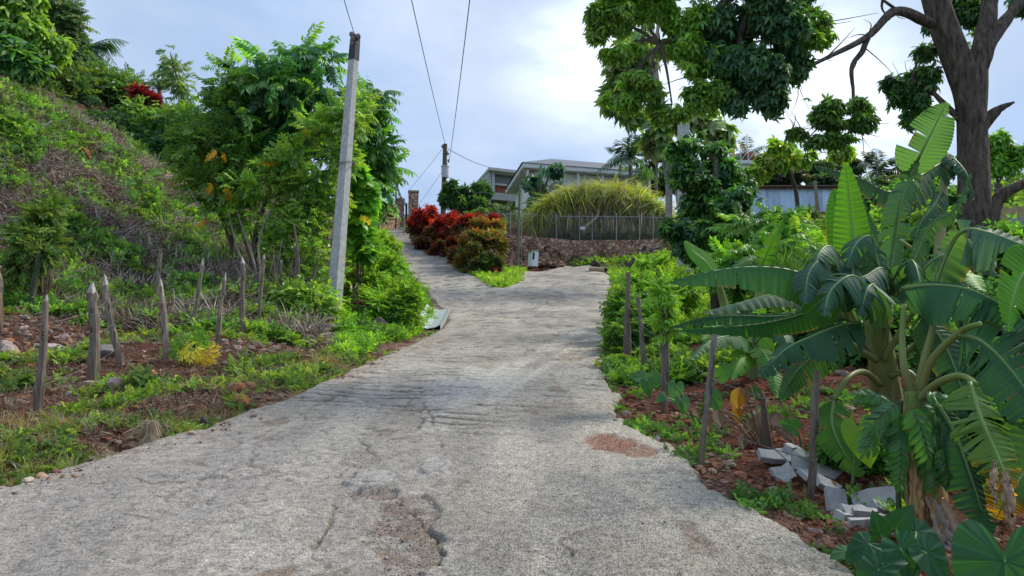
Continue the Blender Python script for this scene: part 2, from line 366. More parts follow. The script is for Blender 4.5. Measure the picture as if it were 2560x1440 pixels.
def H(x, y):
    x = np.asarray(x, float); y = np.asarray(y, float); sh = x.shape; q = warp(x.ravel(), y.ravel()); out = np.empty(len(q))
    for a in range(0, len(q), 40000):
        b = q[a:a + 40000]; r2 = ((b[:, None] - _cx[None]) ** 2).sum(-1)
        out[a:a + 40000] = (0.5 * r2 * np.log(r2 + 1e-9)) @ _w[:-3] + _w[-3] + b @ _w[-2:]
    xx, yy = x.ravel(), y.ravel(); wy = np.interp(xx, WLX, WLY); zf = np.interp(xx, WLX, WLZ); mk_ = smooth(2.2, 3.0, xx) * smooth(9.0, 8.2, xx) * smooth(wy + .05, wy - .1, yy) * smooth(33.5, 35.5, yy)
    out = out * (1 - mk_) + np.minimum(out, zf - .05 * (wy - yy)) * mk_
    far = smooth(75, 140, np.hypot(x.ravel(), y.ravel())); out = out * (1 - far) + 13.0 * far
    return out.reshape(sh)
def rowpt(px, py): return P(px, py, drow(py))[:2]
ROAD = [(-4.6,-5),(-4.6,1.5),(-4.7,4.3),tuple(rowpt(0,1240))] + [tuple(rowpt(*q)) for q in ((150,1195),(300,1155),(400,1128),(570,1070),(650,1040),(730,1008),(850,948),(960,898),(1050,862),(1105,828),(1130,800),(1100,765),(1070,728))]
ROAD += [tuple(P(*q)[:2]) for q in ((1035,692,30.3),(1003,650,35),(986,615,39),(966,586,43),(945,573,48),(1030,569,50),(1028,579,45),(1078,612,40),(1135,657,34.3),(1195,697,29.8),(1236,721,27.4),(1262,722,27.3),(1300,704,29.8),(1303,690,32.2),(1300,679,34.8),(1420,668,37.4),(1485,671,36.5))]
ROAD += [tuple(rowpt(*q)) for q in ((1521,690),(1525,720),(1520,760),(1512,800),(1505,850),(1497,880),(1492,910),(1505,955),(1530,1000),(1533,1040),(1560,1085),(1640,1128),(1700,1170),(1800,1245),(1950,1340),(2110,1440))] + [(1.8,2.6),(2.0,0),(2.0,-5)]
ROAD = np.array(ROAD)
def sdpoly(x, y, poly=ROAD):
    x = np.asarray(x, float); y = np.asarray(y, float); sh = x.shape; x = x.ravel(); y = y.ravel()
    d = np.full(x.shape, 1e9); ins = np.zeros(x.shape, bool); n = len(poly)
    for i in range(n):
        ax, ay = poly[i]; bx, by = poly[(i + 1) % n]; ex, ey = bx - ax, by - ay
        t = np.clip(((x - ax) * ex + (y - ay) * ey) / (ex * ex + ey * ey), 0, 1)
        d = np.minimum(d, (x - ax - t * ex) ** 2 + (y - ay - t * ey) ** 2)
        c = ((ay > y) != (by > y)); ins ^= c & (x < (bx - ax) * (y - ay) / (by - ay + 1e-12) + ax)
    d = np.sqrt(d); return np.where(ins, -d, d).reshape(sh)
def relief(x, y, sd):
    off = smooth(0.05, 1.2, sd)
    lump = (fbm(x * .9, y * .9, 4, 3) - .5) * .55 + (fbm(x * 4, y * 4, 3, 9) - .5) * .26
    left = smooth(10, 15, y) * smooth(-2.5, -5, x)
    return off * lump * (0.35 + 0.9 * left) + .11 * smooth(.12, .55, sd) * smooth(-.8, -1.3, x) * smooth(16, 12, y) * (.5 + fbm(x * 1.7, y * 1.7, 2, 13))
def ground(x, y): return H(x, y) + relief(x, y, sdpoly(x, y))
def G(px, py, lift=0.0, dmin=2.0, dmax=90):
    """where the sight line through a photo pixel meets the ground"""
    d = np.geomspace(dmin, dmax, 500); p = P(px, py, d); g = ground(p[:, 0], p[:, 1]); k = np.argmax(p[:, 2] < g)
    q = p[k]; return np.array([q[0], q[1], g[k] + lift])
def onground(px, d, lift=0.0):
    x = (px - 1280) / F * d; return np.array([x, d, float(ground(np.array([x]), np.array([d]))[0]) + lift])

def grid_mesh(u, v, yoff):
    Uu, Vv = np.meshgrid(u, v); x = Uu * (Vv + yoff); y = Vv
    nr, nc = x.shape; i = np.arange(nr - 1)[:, None] * nc + np.arange(nc - 1)[None]
    return x, y, np.stack([i, i + 1, i + nc + 1, i + nc], -1).reshape(-1, 4)
# ground sheet
u = np.concatenate([np.linspace(-3.5, -1.0, 60)[:-1], np.linspace(-1.0, 1.0, 460), np.linspace(1.0, 3.5, 60)[1:]])
v = np.concatenate([np.linspace(-6, 2.5, 30)[:-1], np.geomspace(2.5, 60, 470)[:-1], np.geomspace(60, 1500, 50)])
x, y, Q = grid_mesh(u, v, 6.6)
sd = sdpoly(x, y); z = H(x, y) + relief(x, y, sd) + np.where(sd < 0, -0.05 * smooth(0, -.15, sd), 0)
left = smooth(-1, -3, x); hill = left * smooth(11, 15, y)
red = np.array((.115, .040, .024)); brown = np.array((.10, .052, .034)); litter = np.array((.17, .135, .11)); gravel = np.array((.36, .27, .19))
f1 = fbm(x * 1.3, y * 1.3, 4, 21)[..., None]; f2 = fbm(x * 5, y * 5, 3, 25)[..., None]; f3 = smooth(.4, .6, fbm(x * .5, y * .5, 3, 5))[..., None]
col = red * (.7 + .6 * f2) * (1 - left[..., None]) + (red * f3 * .8 + brown * (1 - .8 * f3)) * left[..., None] * (.7 + .6 * f2)
col = col * (1 - .75 * hill[..., None]) + .75 * hill[..., None] * (litter * smooth(.35, .6, f1) + brown * .8 * (1 - smooth(.35, .6, f1)))
edge = (smooth(.55, .05, np.abs(sd)) * smooth(30, 16, y))[..., None] * (.35 + .65 * left[..., None]) * smooth(.35, .6, f2)
col = col * (1 - edge) + gravel * edge
rockb = (smooth(36.8, 37.6, y) * smooth(41, 40, y) * smooth(-3, -2, x) * smooth(5.5, 4.5, x))[..., None]
z = z + rockb[..., 0] * ((fbm(x * 2.2, y * 5 + z * 3, 4, 77) - .5) * .9)
col = col * (1 - rockb) + rockb * np.array((.15, .075, .045)) * (.25 + 1.5 * smooth(.3, .7, fbm(x * 3, y * 9 + z * 4, 4, 78))[..., None])
rg_ = (smooth(12, 20, y) * smooth(1.5, 3, x))[..., None] * .8; col = col * (1 - rg_) + rg_ * (np.array((.05, .075, .025)) * (.5 + 1. * f2)); farg = smooth(44, 60, y)[..., None]; col = col * (1 - farg) + np.array((.06, .11, .03)) * farg
mb = MB(); mb.add(np.stack([x, y, z], -1), Q, col.reshape(-1, 3))
M_ground = vmat('soil', 0.95, 0.1, nscale=7, namp=0.75, bump=0.08, bscale=11)
o = mb.build('ground', M_ground, smooth=True); tag(o, kind='structure')

# ---------------------------------------------------------------- concrete road sheet
def seg_dist(x, y, pts):
    d = np.full(x.shape, 1e9)
    for (ax, ay), (bx, by) in zip(pts[:-1], pts[1:]):
        ex, ey = bx - ax, by - ay; t = np.clip(((x - ax) * ex + (y - ay) * ey) / (ex * ex + ey * ey + 1e-12), 0, 1)
        d = np.minimum(d, np.hypot(x - ax - t * ex, y - ay - t * ey))
    return d
rv = np.concatenate([np.linspace(-5, 2.6, 12)[:-1], [drow(q) for q in np.linspace(1720, 1100, 330)[:-1]], [drow(q) for q in np.linspace(1100, 700, 330)[:-1]], np.linspace(30.5, 52, 150)])
ru = np.concatenate([np.linspace(-1.9, -.72, 40)[:-1], np.linspace(-.72, .55, 620), np.linspace(.55, .9, 12)[1:]])
x, y, Q = grid_mesh(ru, rv, 0.8 + 5.0 * 0)
x = np.where(y < 1.5, ru[None, :] * 2.3, x)
sd = sdpoly(x, y) + (fbm(x * 3, y * 3, 3, 41) - .5) * .22 + (fbm(x * 14, y * 14, 2, 43) - .5) * .07
keep = sd < 0.25
z0 = H(x, y)
# transverse rake grooves, loose slabs, cracks
wob = (fbm(x * .7, y * .7, 3, 51) - .5)
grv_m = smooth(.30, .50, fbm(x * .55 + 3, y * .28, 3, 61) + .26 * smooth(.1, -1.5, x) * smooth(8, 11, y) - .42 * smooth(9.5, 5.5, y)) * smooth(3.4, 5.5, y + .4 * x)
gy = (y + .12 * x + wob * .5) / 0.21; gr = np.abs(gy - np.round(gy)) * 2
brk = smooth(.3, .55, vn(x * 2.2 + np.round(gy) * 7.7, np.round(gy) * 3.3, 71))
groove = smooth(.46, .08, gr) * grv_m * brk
z = z0 + 0.055 - (.010 + .008 * smooth(5, 9, y)) * groove
z += (fbm(x * 2.0, y * 2.0, 3, 81) - .5) * .05 + (fbm(x * 9, y * 9, 3, 83) - .5) * .018 + (fbm(x * 34, y * 34, 2, 85) - .5) * .011 * smooth(9, 5, y)
CR = [[(1110,1440),(1095,1390),(1060,1330),(1020,1290),(985,1255),(960,1235),(880,1228)],
      [(985,1255),(990,1210),(965,1195),(900,1190),(875,1225)],
      [(800,1440),(785,1400),(800,1370),(830,1330),(835,1280)],[(835,1320),(780,1300),(720,1290)],
      [(1430,1440),(1400,1390),(1480,1360)],[(1100,1210),(1110,1150),(1075,1060),(1060,1020),(1010,1030)],
      [(1100,1150),(1060,1130),(990,1120),(960,1130)],[(940,1160),(880,1110),(840,1120),(800,1095)],
      [(1150,970),(1100,985),(1040,1000),(1020,1025)],[(860,975),(940,985),(980,975),(1040,985),(1150,955)],
      [(660,1015),(720,1018),(780,1012)],[(870,1018),(930,1016)],[(700,1110),(760,1095),(840,1092)],[(640,1210),(560,1235),(420,1238),(330,1228)],
      [(680,1210),(740,1200)],[(1300,870),(1250,868)],[(1660,880),(1600,890)],[(1010,1100),(1050,1090),(1060,1060)],[(930,1200),(880,1180),(850,1210)]]
ck = np.zeros_like(x); near = y < 16
for i, c in enumerate(CR):
    pts = [tuple(rowpt(a, b)) for a, b in c]; w = .004 + .003 * (i % 3) + .003 * (i in (0, 1))
    xx = x + (fbm(x * 8, y * 8, 3, 90 + i) - .5) * .10; yy = y + (fbm(x * 8, y * 8, 3, 190 + i) - .5) * .10
    ck = np.maximum(ck, smooth(w * (1.3 + .10 * y) , w * .2, seg_dist(xx, yy, pts)) * near)
# random fine crack network
cn_ = np.abs(fbm(x * 1.1 + 20, y * 1.6, 4, 300) - .5); ck2 = smooth(.012, .002, cn_) * smooth(.5, .6, fbm(x * .4, y * .4, 2, 310)) * smooth(3, 1.2, x) * .7
ck = np.maximum(ck * (.35 + .65 * smooth(.35, .55, fbm(x * 3, y * 3, 2, 333))), ck2)
def blob(px, py, rx, ry, soft=.4, s=0):
    c = rowpt(px, py); dd = drow(py); ax = rx * dd / F; ay = abs(drow(py - ry) - drow(py + ry)) / 2
    q = np.hypot((x - c[0]) / ax, (y - c[1]) / ay) + (fbm(x * 5, y * 5, 3, s + 400) - .5) * 1.1
    return smooth(1 + soft, 1 - soft, q)
hole = np.maximum.reduce([blob(1010,1340,80,85,.08,1), blob(1040,1420,70,60,.08,11), blob(930,1256,60,16,.08,2), blob(905,1165,50,18,.1,3)*.6, blob(1535,1130,55,26,.2,4), blob(1590,1150,50,14,.25,5)*.8, blob(1040,1045,60,18,.3,6)*.6, blob(700,1008,55,7,.3,7)*.6, blob(1010,1105,70,22,.4,8)*.5])
z = z - .018 * ck - .024 * hole
slab = np.maximum.reduce([blob(925,1222,58,26,.05,12), blob(1090,1190,30,22,.12,13), blob(1130,980,80,18,.15,14)*.8, blob(480,1215,90,10,.2,15)*.6, blob(740,985,120,22,.2,16)*.5])
z = z + .026 * slab
smear = np.maximum.reduce([blob(1190,960,90,26,.6,21), blob(1120,1020,60,40,.6,22)]); 
tr = [tuple(rowpt(a, b)) for a, b in ((1090,1090),(1130,1010),(1230,950),(1330,900),(1400,860),(1450,835))]
tr2 = [tuple(rowpt(a, b)) for a, b in ((1180,1060),(1270,985),(1370,925),(1420,880))]
smear = np.maximum(smear, .9 * smooth(.22, .05, seg_dist(x, y, tr))); smear = np.maximum(smear, .7 * smooth(.12, .03, seg_dist(x, y, tr2)))
# colour: pale worn paste, grey aggregate, dirt in the hollows
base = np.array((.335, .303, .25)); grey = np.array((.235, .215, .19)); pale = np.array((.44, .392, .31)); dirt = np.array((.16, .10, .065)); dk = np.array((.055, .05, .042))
a1 = smooth(.42, .58, fbm(x * .8 + 7, y * .5, 4, 501))[..., None]; a2 = smooth(.45, .62, fbm(x * 2.6, y * 1.2, 4, 511))[..., None]
ed = smooth(-.75, -.05, sd)[..., None]
col = base * (1 - .75 * a1) + grey * .75 * a1; col = col * (1 - .35 * a2) + pale * .35 * a2
rgt = (smooth(.0, .9, x) * smooth(7.5, 9, y) )[..., None]
col = col * (1 - .55 * ed) + .55 * ed * np.where(x[..., None] > 0, pale * 1.02, np.array((.36, .30, .235)))
nl = (smooth(.4, -1.2, x) * smooth(9, 5.5, y))[..., None]; col = col * (1 - .55 * nl) + .55 * nl * np.array((.27, .243, .218)) * (.75 + .6 * fbm(x * 1.5, y * 3, 3, 571)[..., None])
drive = (smooth(26, 30, y) * smooth(-.5, -1.6, x))[..., None]; col = col * (1 - .4 * drive) + .4 * drive * grey * .8
col = col * (1 + .25 * smear[..., None]) * (1 - smear[..., None] * .35) + smear[..., None] * .35 * np.array((.5, .48, .43))
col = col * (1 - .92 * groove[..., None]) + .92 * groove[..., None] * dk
dmask = np.maximum(np.maximum(0 * ck, .55 * hole * smooth(.3, .6, fbm(x * 12, y * 12, 2, 521))), .6 * smooth(.60, .74, fbm(x * 6 + 2, y * 3.5, 4, 531)) * smooth(.4, .6, fbm(x * .9, y * .9, 3, 541)))[..., None]
col = col * (1 - dmask) + dirt * dmask
sl_ = slab[..., None] * .5; col = col * (1 - sl_) + sl_ * np.array((.36, .345, .32)); col = col * (1 - .75 * ck[..., None]) + .75 * ck[..., None] * np.array((.085, .065, .045)); rh = np.maximum(blob(1535,1130,55,26,.2,4), .7 * blob(1590,1150,50,14,.25,5))[..., None] * .85; col = col * (1 - rh) + np.array((.24, .105, .06)) * rh
st = smooth(.52, .68, fbm(x * .35 + 9, y * .8 + 3, 4, 551))[..., None] * .35; col = col * (1 - st) + col * np.array((.62, .58, .52)) * st
trk = np.maximum(smooth(.32, .08, np.abs(x + .02 * y - .35 + .25 * np.sin(y * .2))), smooth(.32, .08, np.abs(x + .02 * y + 1.15 + .25 * np.sin(y * .2))))[..., None] * .28 * smooth(.35, .6, fbm(x * 1.2, y * .3, 3, 561))[..., None]; col = col * (1 - trk) + np.array((.47, .43, .36)) * trk
hm_ = np.argwhere((hole > .5) & (sd < -.05)); hm_ = hm_[rng.integers(len(hm_), size=650)]; HOLE = np.stack([x[hm_[:, 0], hm_[:, 1]], y[hm_[:, 0], hm_[:, 1]], z[hm_[:, 0], hm_[:, 1]]], -1)
outa = 0
outz = smooth(.0, .16, sd); z = z - .2 * outz
kq = keep.reshape(-1)[Q].any(1); mb = MB()
used = np.unique(Q[kq]); remap = np.full(x.size, -1); remap[used] = np.arange(len(used))
mb.add(np.stack([x, y, z], -1).reshape(-1, 3)[used], remap[Q[kq]], col.reshape(-1, 3)[used])
# shader with aggregate speckle
m = bpy.data.materials.new('worn_concrete_road'); m.use_nodes = True; t = m.node_tree; b = t.nodes['Principled BSDF']
at = N('ShaderNodeAttribute', t, attribute_name='col'); oc = N('ShaderNodeTexCoord', t).outputs['Object']
oy = mapping(t, oc, (1, .5, 1)); sp = noise(t, oy, 95, 3, .8); sp2 = noise(t, mapping(t, oc, (15, 12, 15)), 1.0, 6, .8, .3); sp3 = noise(t, oy, 150, 2, .7)
sx_ = N('ShaderNodeSeparateXYZ', t); LK(oc, sx_.inputs[0], t); side = ramp(t, mathn(t, 'ADD', mathn(t, 'MULTIPLY_ADD', sx_.outputs[0], .35, .5), mathn(t, 'MULTIPLY', noise(t, oc, .8, 3), .35)), [(.42, 0.0), (.75, 1.0)])
strk = noise(t, mapping(t, oc, (4.5, 38, 5)), 1.0, 5, .7, .5)
spk = ramp(t, sp, [(.40, .28), (.465, .86), (.54, 1.10), (.62, 1.5)]); stk = ramp(t, strk, [(.34, .42), (.45, .88), (.55, 1.04), (.67, 1.3)])
c1 = mixc(t, 1.0, at.outputs['Color'], mixc(t, side, mixc(t, .55, stk, spk), mixc(t, .15, spk, stk)), 'MULTIPLY')
c1 = mixc(t, 1.0, c1, ramp(t, sp2, [(.36, .58), (.5, 1.0), (.66, 1.25)]), 'MULTIPLY')
c1 = mixc(t, 1.0, c1, ramp(t, sp3, [(.35, .78), (.65, 1.2)]), 'MULTIPLY')
LK(c1, b.inputs['Base Color'], t); b.inputs['Roughness'].default_value = .85; b.inputs['Specular IOR Level'].default_value = .25
bn = N('ShaderNodeBump', t); bn.inputs['Distance'].default_value = .016; bn.inputs['Strength'].default_value = 1
LK(mathn(t, 'ADD', sp, mathn(t, 'MULTIPLY', sp2, 1.0)), bn.inputs['Height'], t); LK(bn.outputs[0], b.inputs['Normal'], t)
o = mb.build('road', m, smooth=True); tag(o, kind='structure')
# ---------------------------------------------------------------- poles, wires, buildings
WOOD = (.215, .175, .14)
def pz(px, py, d): return P(px, py, d)
# left concrete pole: tapered square shaft, black painted head
pb = P(832, 812, 15.6); pt = P(888, 98, 15.6); t_ = thing('concrete_utility_pole', pb, 'leaning square concrete pole with a black painted top on the left bank', 'utility pole', 'utility poles along the road')
def sqpole(mb, a, b, wa, wb, yaw, col, rows=12):
    pts = np.linspace(a, b, rows); c, s = math.cos(yaw), math.sin(yaw); Vs = []
    for k, p in enumerate(pts):
        w = wa + (wb - wa) * k / (rows - 1); ch = w * .455; h = w / 2
        for (qx, qy) in ((-ch, -h), (ch, -h), (h, -ch), (h, ch), (ch, h), (-ch, h), (-h, ch), (-h, -ch)):
            Vs.append(p + np.array([c * qx - s * qy, s * qx + c * qy, 0]))
    i = np.arange(rows - 1)[:, None]; j = np.arange(8)[None]; kk = (j + 1) % 8
    Q = np.stack([i * 8 + j, i * 8 + kk, (i + 1) * 8 + kk, (i + 1) * 8 + j], -1).reshape(-1, 4)
    b0 = (rows - 1) * 8; Q = np.vstack([Q, [[b0, b0 + 1, b0 + 2, b0 + 7], [b0 + 2, b0 + 3, b0 + 6, b0 + 7], [b0 + 3, b0 + 4, b0 + 5, b0 + 6]]])
    mb.add(Vs, Q, col)
top55 = pb + (pt - pb) * .925
mb = MB(); sqpole(mb, pb - (pt - pb) * .08, top55, .245, .155, R(-28), (.42, .43, .41)); mb.build('shaft', M_conc, t_)
mb = MB(); sqpole(mb, top55, pt, .17, .155, R(-28), (.03, .03, .035), 3); mb.build('painted_head', M_paint, t_)
mb = MB(); q = pb + (pt - pb) * .555
for k in range(2): tube(mb, [q + (-.13, -.13, -.01 + k * .03), q + (.13, -.16, .01 + k * .03), q + (.17, .1, .03), q + (-.1, .15, .0), q + (-.13, -.13, -.01)], .008, 5, (.05, .05, .05))
mb.build('wire_band', M_wire, t_)
mb = MB()
for k in range(5): rock(mb, pt + (rng.uniform(-.05, .08), rng.uniform(-.08, 0), .02 + rng.uniform(-.14, .05)), (.13, .12, .12), 40 + k, (.2, .17, .15), 3)
mb.build('insulator', M_conc, t_)
# right concrete pole
pb2 = P(1710, 700, 20); pt2 = P(1708, 275, 20)
t_ = thing('concrete_utility_pole', pb2, 'upright pale concrete utility pole on the right, half hidden by leafy tree branches', 'utility pole', 'utility poles along the road')
mb = MB(); sqpole(mb, pb2 - (0, 0, 1.0), pt2, .30, .22, R(20), (.45, .45, .44), 14); mb.build('shaft', M_conc, t_)
mb = MB(); q = P(1709, 420, 20)
for k in range(2): tube(mb, [q + (-.17, -.16, 0), q + (.17, -.18, .01), q + (.18, .16, .02), q + (-.16, .18, .0), q + (-.17, -.16, 0)], .012, 5, (.05, .05, .05))
mb.build('wire_band', M_wire, t_)
# far wooden pole
wb, wt = P(1106, 600, 52), P(1113, 360, 52)
t_ = thing('wooden_utility_pole', wb, 'distant wooden utility pole with a grey transformer can, behind the red hedge', 'utility pole', 'utility poles along the road')
mb = MB(); tube(mb, [wb - (0, 0, 2), wb, wt], [.21, .2, .15], 10, (.14, .12, .09)); mb.build('shaft', M_post, t_)
q = P(1113, 430, 51.7); mb = MB(); tube(mb, [q + (0, 0, -.38), q + (0, 0, .34)], [.26, .27], 14, (.50, .52, .55)); tube(mb, [q + (0, 0, .34), q + (0, 0, .42)], [.3, .28], 14, (.3, .32, .34)); box(mb, q + (0, -.27, .0), (.1, .02, .5), col=(.42, .43, .45))
tr_ = mb.build('transformer', M_metal, t_)
mb = MB()
for sx in (-.12, .12): mb = MB(); tube(mb, [q + (sx, 0, .4), q + (sx, 0, .6)], [.04, .03], 8, (.2, .15, .12)); mb.build('bushing', M_paint, tr_)
for (px, py) in ((1106, 366), (1120, 384), (1121, 402), (1119, 382)):
    q = P(px, py, 51.9); mb = MB(); tube(mb, [q + (0, 0, -.12), q, q + (0, 0, .12)], [.04, .09, .04], 8, (.22, .2, .2)); mb.build('insulator', M_paint, t_)
# slim green post by the meter box
g0, g1 = P(1294, 672, 37.2), P(1300, 462, 37.2)
t_ = thing('wooden_service_post', g0, 'slim green treated wood post standing between the orange shrub and the meter box', 'post')
mb = MB(); tube(mb, [g0 - (0, 0, .4), g0, g1], [.085, .08, .06], 10, (.17, .21, .15)); mb.build('shaft', M_post, t_)
mb = MB(); q = P(1306, 640, 37.0); tube(mb, [P(1303, 672, 37.05), P(1305, 520, 37.05), P(1303, 470, 37.1)], .022, 6, (.28, .32, .28)); mb.build('conduit', M_metal, t_)
# overhead wires
def wire(pts, r, label, group='overhead wires', name='overhead_wire', col=(.03, .03, .035)):
    mb = MB(); tube(mb, pts, r, 5, col, n=40); return tag(mb.build(name, M_wire, org=pts[0]), label, 'wire', group)
def sag(a, b, s, n=9):
    t = np.linspace(0, 1, n)[:, None]; return a + (b - a) * t - np.array([0, 0, 1.0]) * 4 * s * t * (1 - t)
wire(sag(P(820, -140, 9.5), pt + (0, 0, .05), .02), .007, 'thin wire running up from the top of the leaning concrete pole')
wire(sag(P(1000, -130, 18), wt, .15), .014, 'long overhead wire, left of the two, running up from the far wooden pole')
wire(sag(P(1192, -150, 18), P(1123, 402, 51.9), .25), .016, 'long overhead wire, right of the two, running up from the far wooden pole')
wire(sag(P(1120, 372, 52), P(1226, 419, 64), .15), .022, 'service wire from the far pole top down to the grey concrete house')
wire(sag(P(1117, 456, 52), g1, .55), .02, 'low service wire from the far pole to the slim green post')
wire(sag(P(1106, 372, 52), P(1022, 476, 60), .05), .012, 'upper thin guy wire slanting left from the far pole')
wire(sag(P(1106, 428, 52), P(1040, 520, 62), .05), .012, 'lower thin guy wire slanting left from the far pole')

# meter box
mbx = P(1331, 668, 36.6); t_ = thing('meter_box', mbx, 'white metal meter box with a dark window leaning at the foot of the rocky bank', 'meter box')
M = rotm(0, R(3), R(28)); mb = MB(); box(mb, mbx + (0.04, 0, .40), (.36, .36, .72), col=(.66, .72, .76), M=M); mb.build('cabinet', M_paint, t_)
mb = MB(); box(mb, mbx + (.04, 0, .80), (.44, .44, .05), col=(.3, .31, .3), M=rotm(0, R(-8), R(28))); mb.build('lid', M_metal, t_)
fx = M @ np.array([-.19, 0, 0.]); 
mb = MB(); box(mb, mbx + (0.04, 0, .46) + M @ np.array([-.09, -.186, .06]), (.10, .014, .34), col=(.02, .025, .03), M=M); mb.build('window', M_paint, t_)
mb = MB(); box(mb, mbx + (.04, 0, .4) + M @ np.array([.188, 0, 0]), (.012, .3, .62), col=(.33, .36, .38), M=M); mb.build('side_panel', M_metal, t_)
mb = MB()
for k in range(14):
    q = mbx + (.45 + rng.uniform(-.1, .75), .1 + rng.uniform(-.1, .2), .02 + rng.uniform(0, .1)); rock(mb, q, (.22, .2, .16), 900 + k, (.07, .045, .035), 3)
tag(mb.build('rubble_heap', M_rock, org=mbx + (.6, 0, 0)), 'low heap of dark rubble beside the white meter box', 'rubble', kind='stuff')

# houses ------------------------------------------------------------
def quadslab(mb, pts4, thick, col):
    b = np.asarray(pts4, float); hexa(mb, b, b + (0, 0, thick), col)
def wallseg(mb, a, b, z0, z1, th, col):
    a = np.array([a[0], a[1]]); b = np.array([b[0], b[1]]); t = nrm(b - a); n = np.array([t[1], -t[0]]) * th
    q = [np.append(p, z0) for p in (a, b, b - n, a - n)]; hexa(mb, q, [v + (0, 0, z1 - z0) for v in q], col)
# white house with dark hipped roof
ez = float(P(1309, 414, 50)[2]); c00 = np.array((.75, 50.)); c10 = np.array((10.4, 53.4)); c01 = np.array((-.5, 60.)); c11 = c10 + (c01 - c00)
ex = nrm(c10 - c00); ey = nrm(c01 - c00); fl = ez - 3.6; org = np.array([c00[0], c00[1], fl])
t_ = thing('white_house', org, 'white house with a dark hipped roof and wide eaves behind the spiky pandanus thicket', 'house', 'houses on the hilltop')
w00, w10, w01, w11 = c00 + ex * .9 + ey * 1.0, c10 - ex * .9 + ey * 1.0, c01 + ex * .9 - ey * .9, c11 - ex * .9 - ey * .9
mb = MB()
for a, b in ((w00, w10), (w10, w11), (w11, w01), (w01, w00)): wallseg(mb, a, b, fl - 2.0, ez - .16, -.2, (.78, .77, .70))
mb.build('wall', M_paint, t_)
mb = MB(); A3 = lambda p, z: np.array([p[0], p[1], z])
quadslab(mb, [A3(c00, ez - .12), A3(c10, ez - .12), A3(c11, ez - .12), A3(c01, ez - .12)], .10, (.62, .61, .55)); mb.build('soffit', M_paint, t_)
mb = MB()
for a, b in ((c00, c10), (c10, c11), (c11, c01), (c01, c00)):
    beam(mb, A3(a, ez + .06) , A3(b, ez + .06), .05, .26, (.70, .71, .70))
mb.build('fascia', M_paint, t_)
mb = MB(); m1 = (c00 + c01) / 2 + ex * 3.0; m2 = (c10 + c11) / 2 - ex * 3.0; hz = ez + 1.8; o_ = .12
e00, e10, e01, e11 = A3(c00 - ex * o_ - ey * o_, ez + .20), A3(c10 + ex * o_ - ey * o_, ez + .20), A3(c01 - ex * o_ + ey * o_, ez + .20), A3(c11 + ex * o_ + ey * o_, ez + .20)
r1, r2 = A3(m1, hz), A3(m2, hz)
V = [e00, e10, e11, e01, r1, r2, r1 - (0, 0, .06), r2 - (0, 0, .06), e00 - (0, 0, .06), e10 - (0, 0, .06), e11 - (0, 0, .06), e01 - (0, 0, .06)]
mb.add(V, [[0, 1, 5, 4], [2, 3, 4, 5], [1, 2, 5, 5], [3, 0, 4, 4]][:2], (.045, .045, .055)); mid1 = (e10 + e11) / 2; mid0 = (e00 + e01) / 2
mb.add([e10, mid1, r2, e11], [[0, 1, 2, 2]][:0] or [[0, 1, 3, 2]], (.045, .045, .055)); mb.add([e00, e01, mid0, r1], [[1, 2, 0, 3]], (.045, .045, .055))
mb.build('roof', M_metal, t_)
for k in range(6):   # porch columns
    q = c00 + ex * (.35 + k * 1.85) + ey * .35; mb = MB(); box(mb, A3(q, ez - 1.7), (.16, .16, 3.1), math.atan2(ex[1], ex[0]), (.68, .69, .68)); mb.build('porch_column', M_paint, t_)
for k, (u0, w_, h_, zc) in enumerate(((.9, 1.5, 1.4, -1.9), (3.6, 1.3, 1.3, -1.8), (6.2, 1.3, 1.3, -1.8))):
    q = w00 + ex * (u0 + .9) - ey * .03; yaw = math.atan2(ex[1], ex[0]); mb = MB(); box(mb, A3(q, ez + zc), (w_ + .16, .10, h_ + .16), yaw, (.72, .73, .72)); wf = mb.build('window', M_paint, t_)
    mb = MB(); box(mb, A3(q - ey * .06, ez + zc), (w_, .03, h_), yaw, (.16, .24, .33)); mb.build('pane', M_metal, wf)
for k in range(2):
    q = w00 + ey * (2.2 + 2.6 * k) - ex * .02; yaw = math.atan2(ey[1], ey[0]); mb = MB(); box(mb, A3(q, ez - 1.7), (.5, .12, .9), yaw, (.2, .22, .26)); mb.build('window', M_metal, t_)
mb = MB(); q = P(1305, 470, 49.4); yaw = math.atan2(ex[1], ex[0])
for k in range(9): beam(mb, A3(c00 + ex * (.6 + .33 * k) - ey * .4, ez - 3.0), A3(c00 + ex * (.6 + .33 * k) - ey * .4, ez - 2.2), .04, .04, (.6, .63, .66))
for zz_ in (-2.2, -3.0): beam(mb, A3(c00 + ex * .5 - ey * .4, ez + zz_), A3(c00 + ex * 3.5 - ey * .4, ez + zz_), .06, .06, (.6, .63, .66))
mb.build('porch_railing', M_metal, t_)
mb = MB(); tube(mb, [A3(c00 - ex * .05 + ey * .05, ez - .1), A3(c00 + ex * .35 + ey * .8, ez - .6), A3(w00 - ex * .05, ez - .9), A3(w00 - ex * .05, fl)], .05, 8, (.7, .7, .68)); mb.build('downpipe', M_paint, t_)
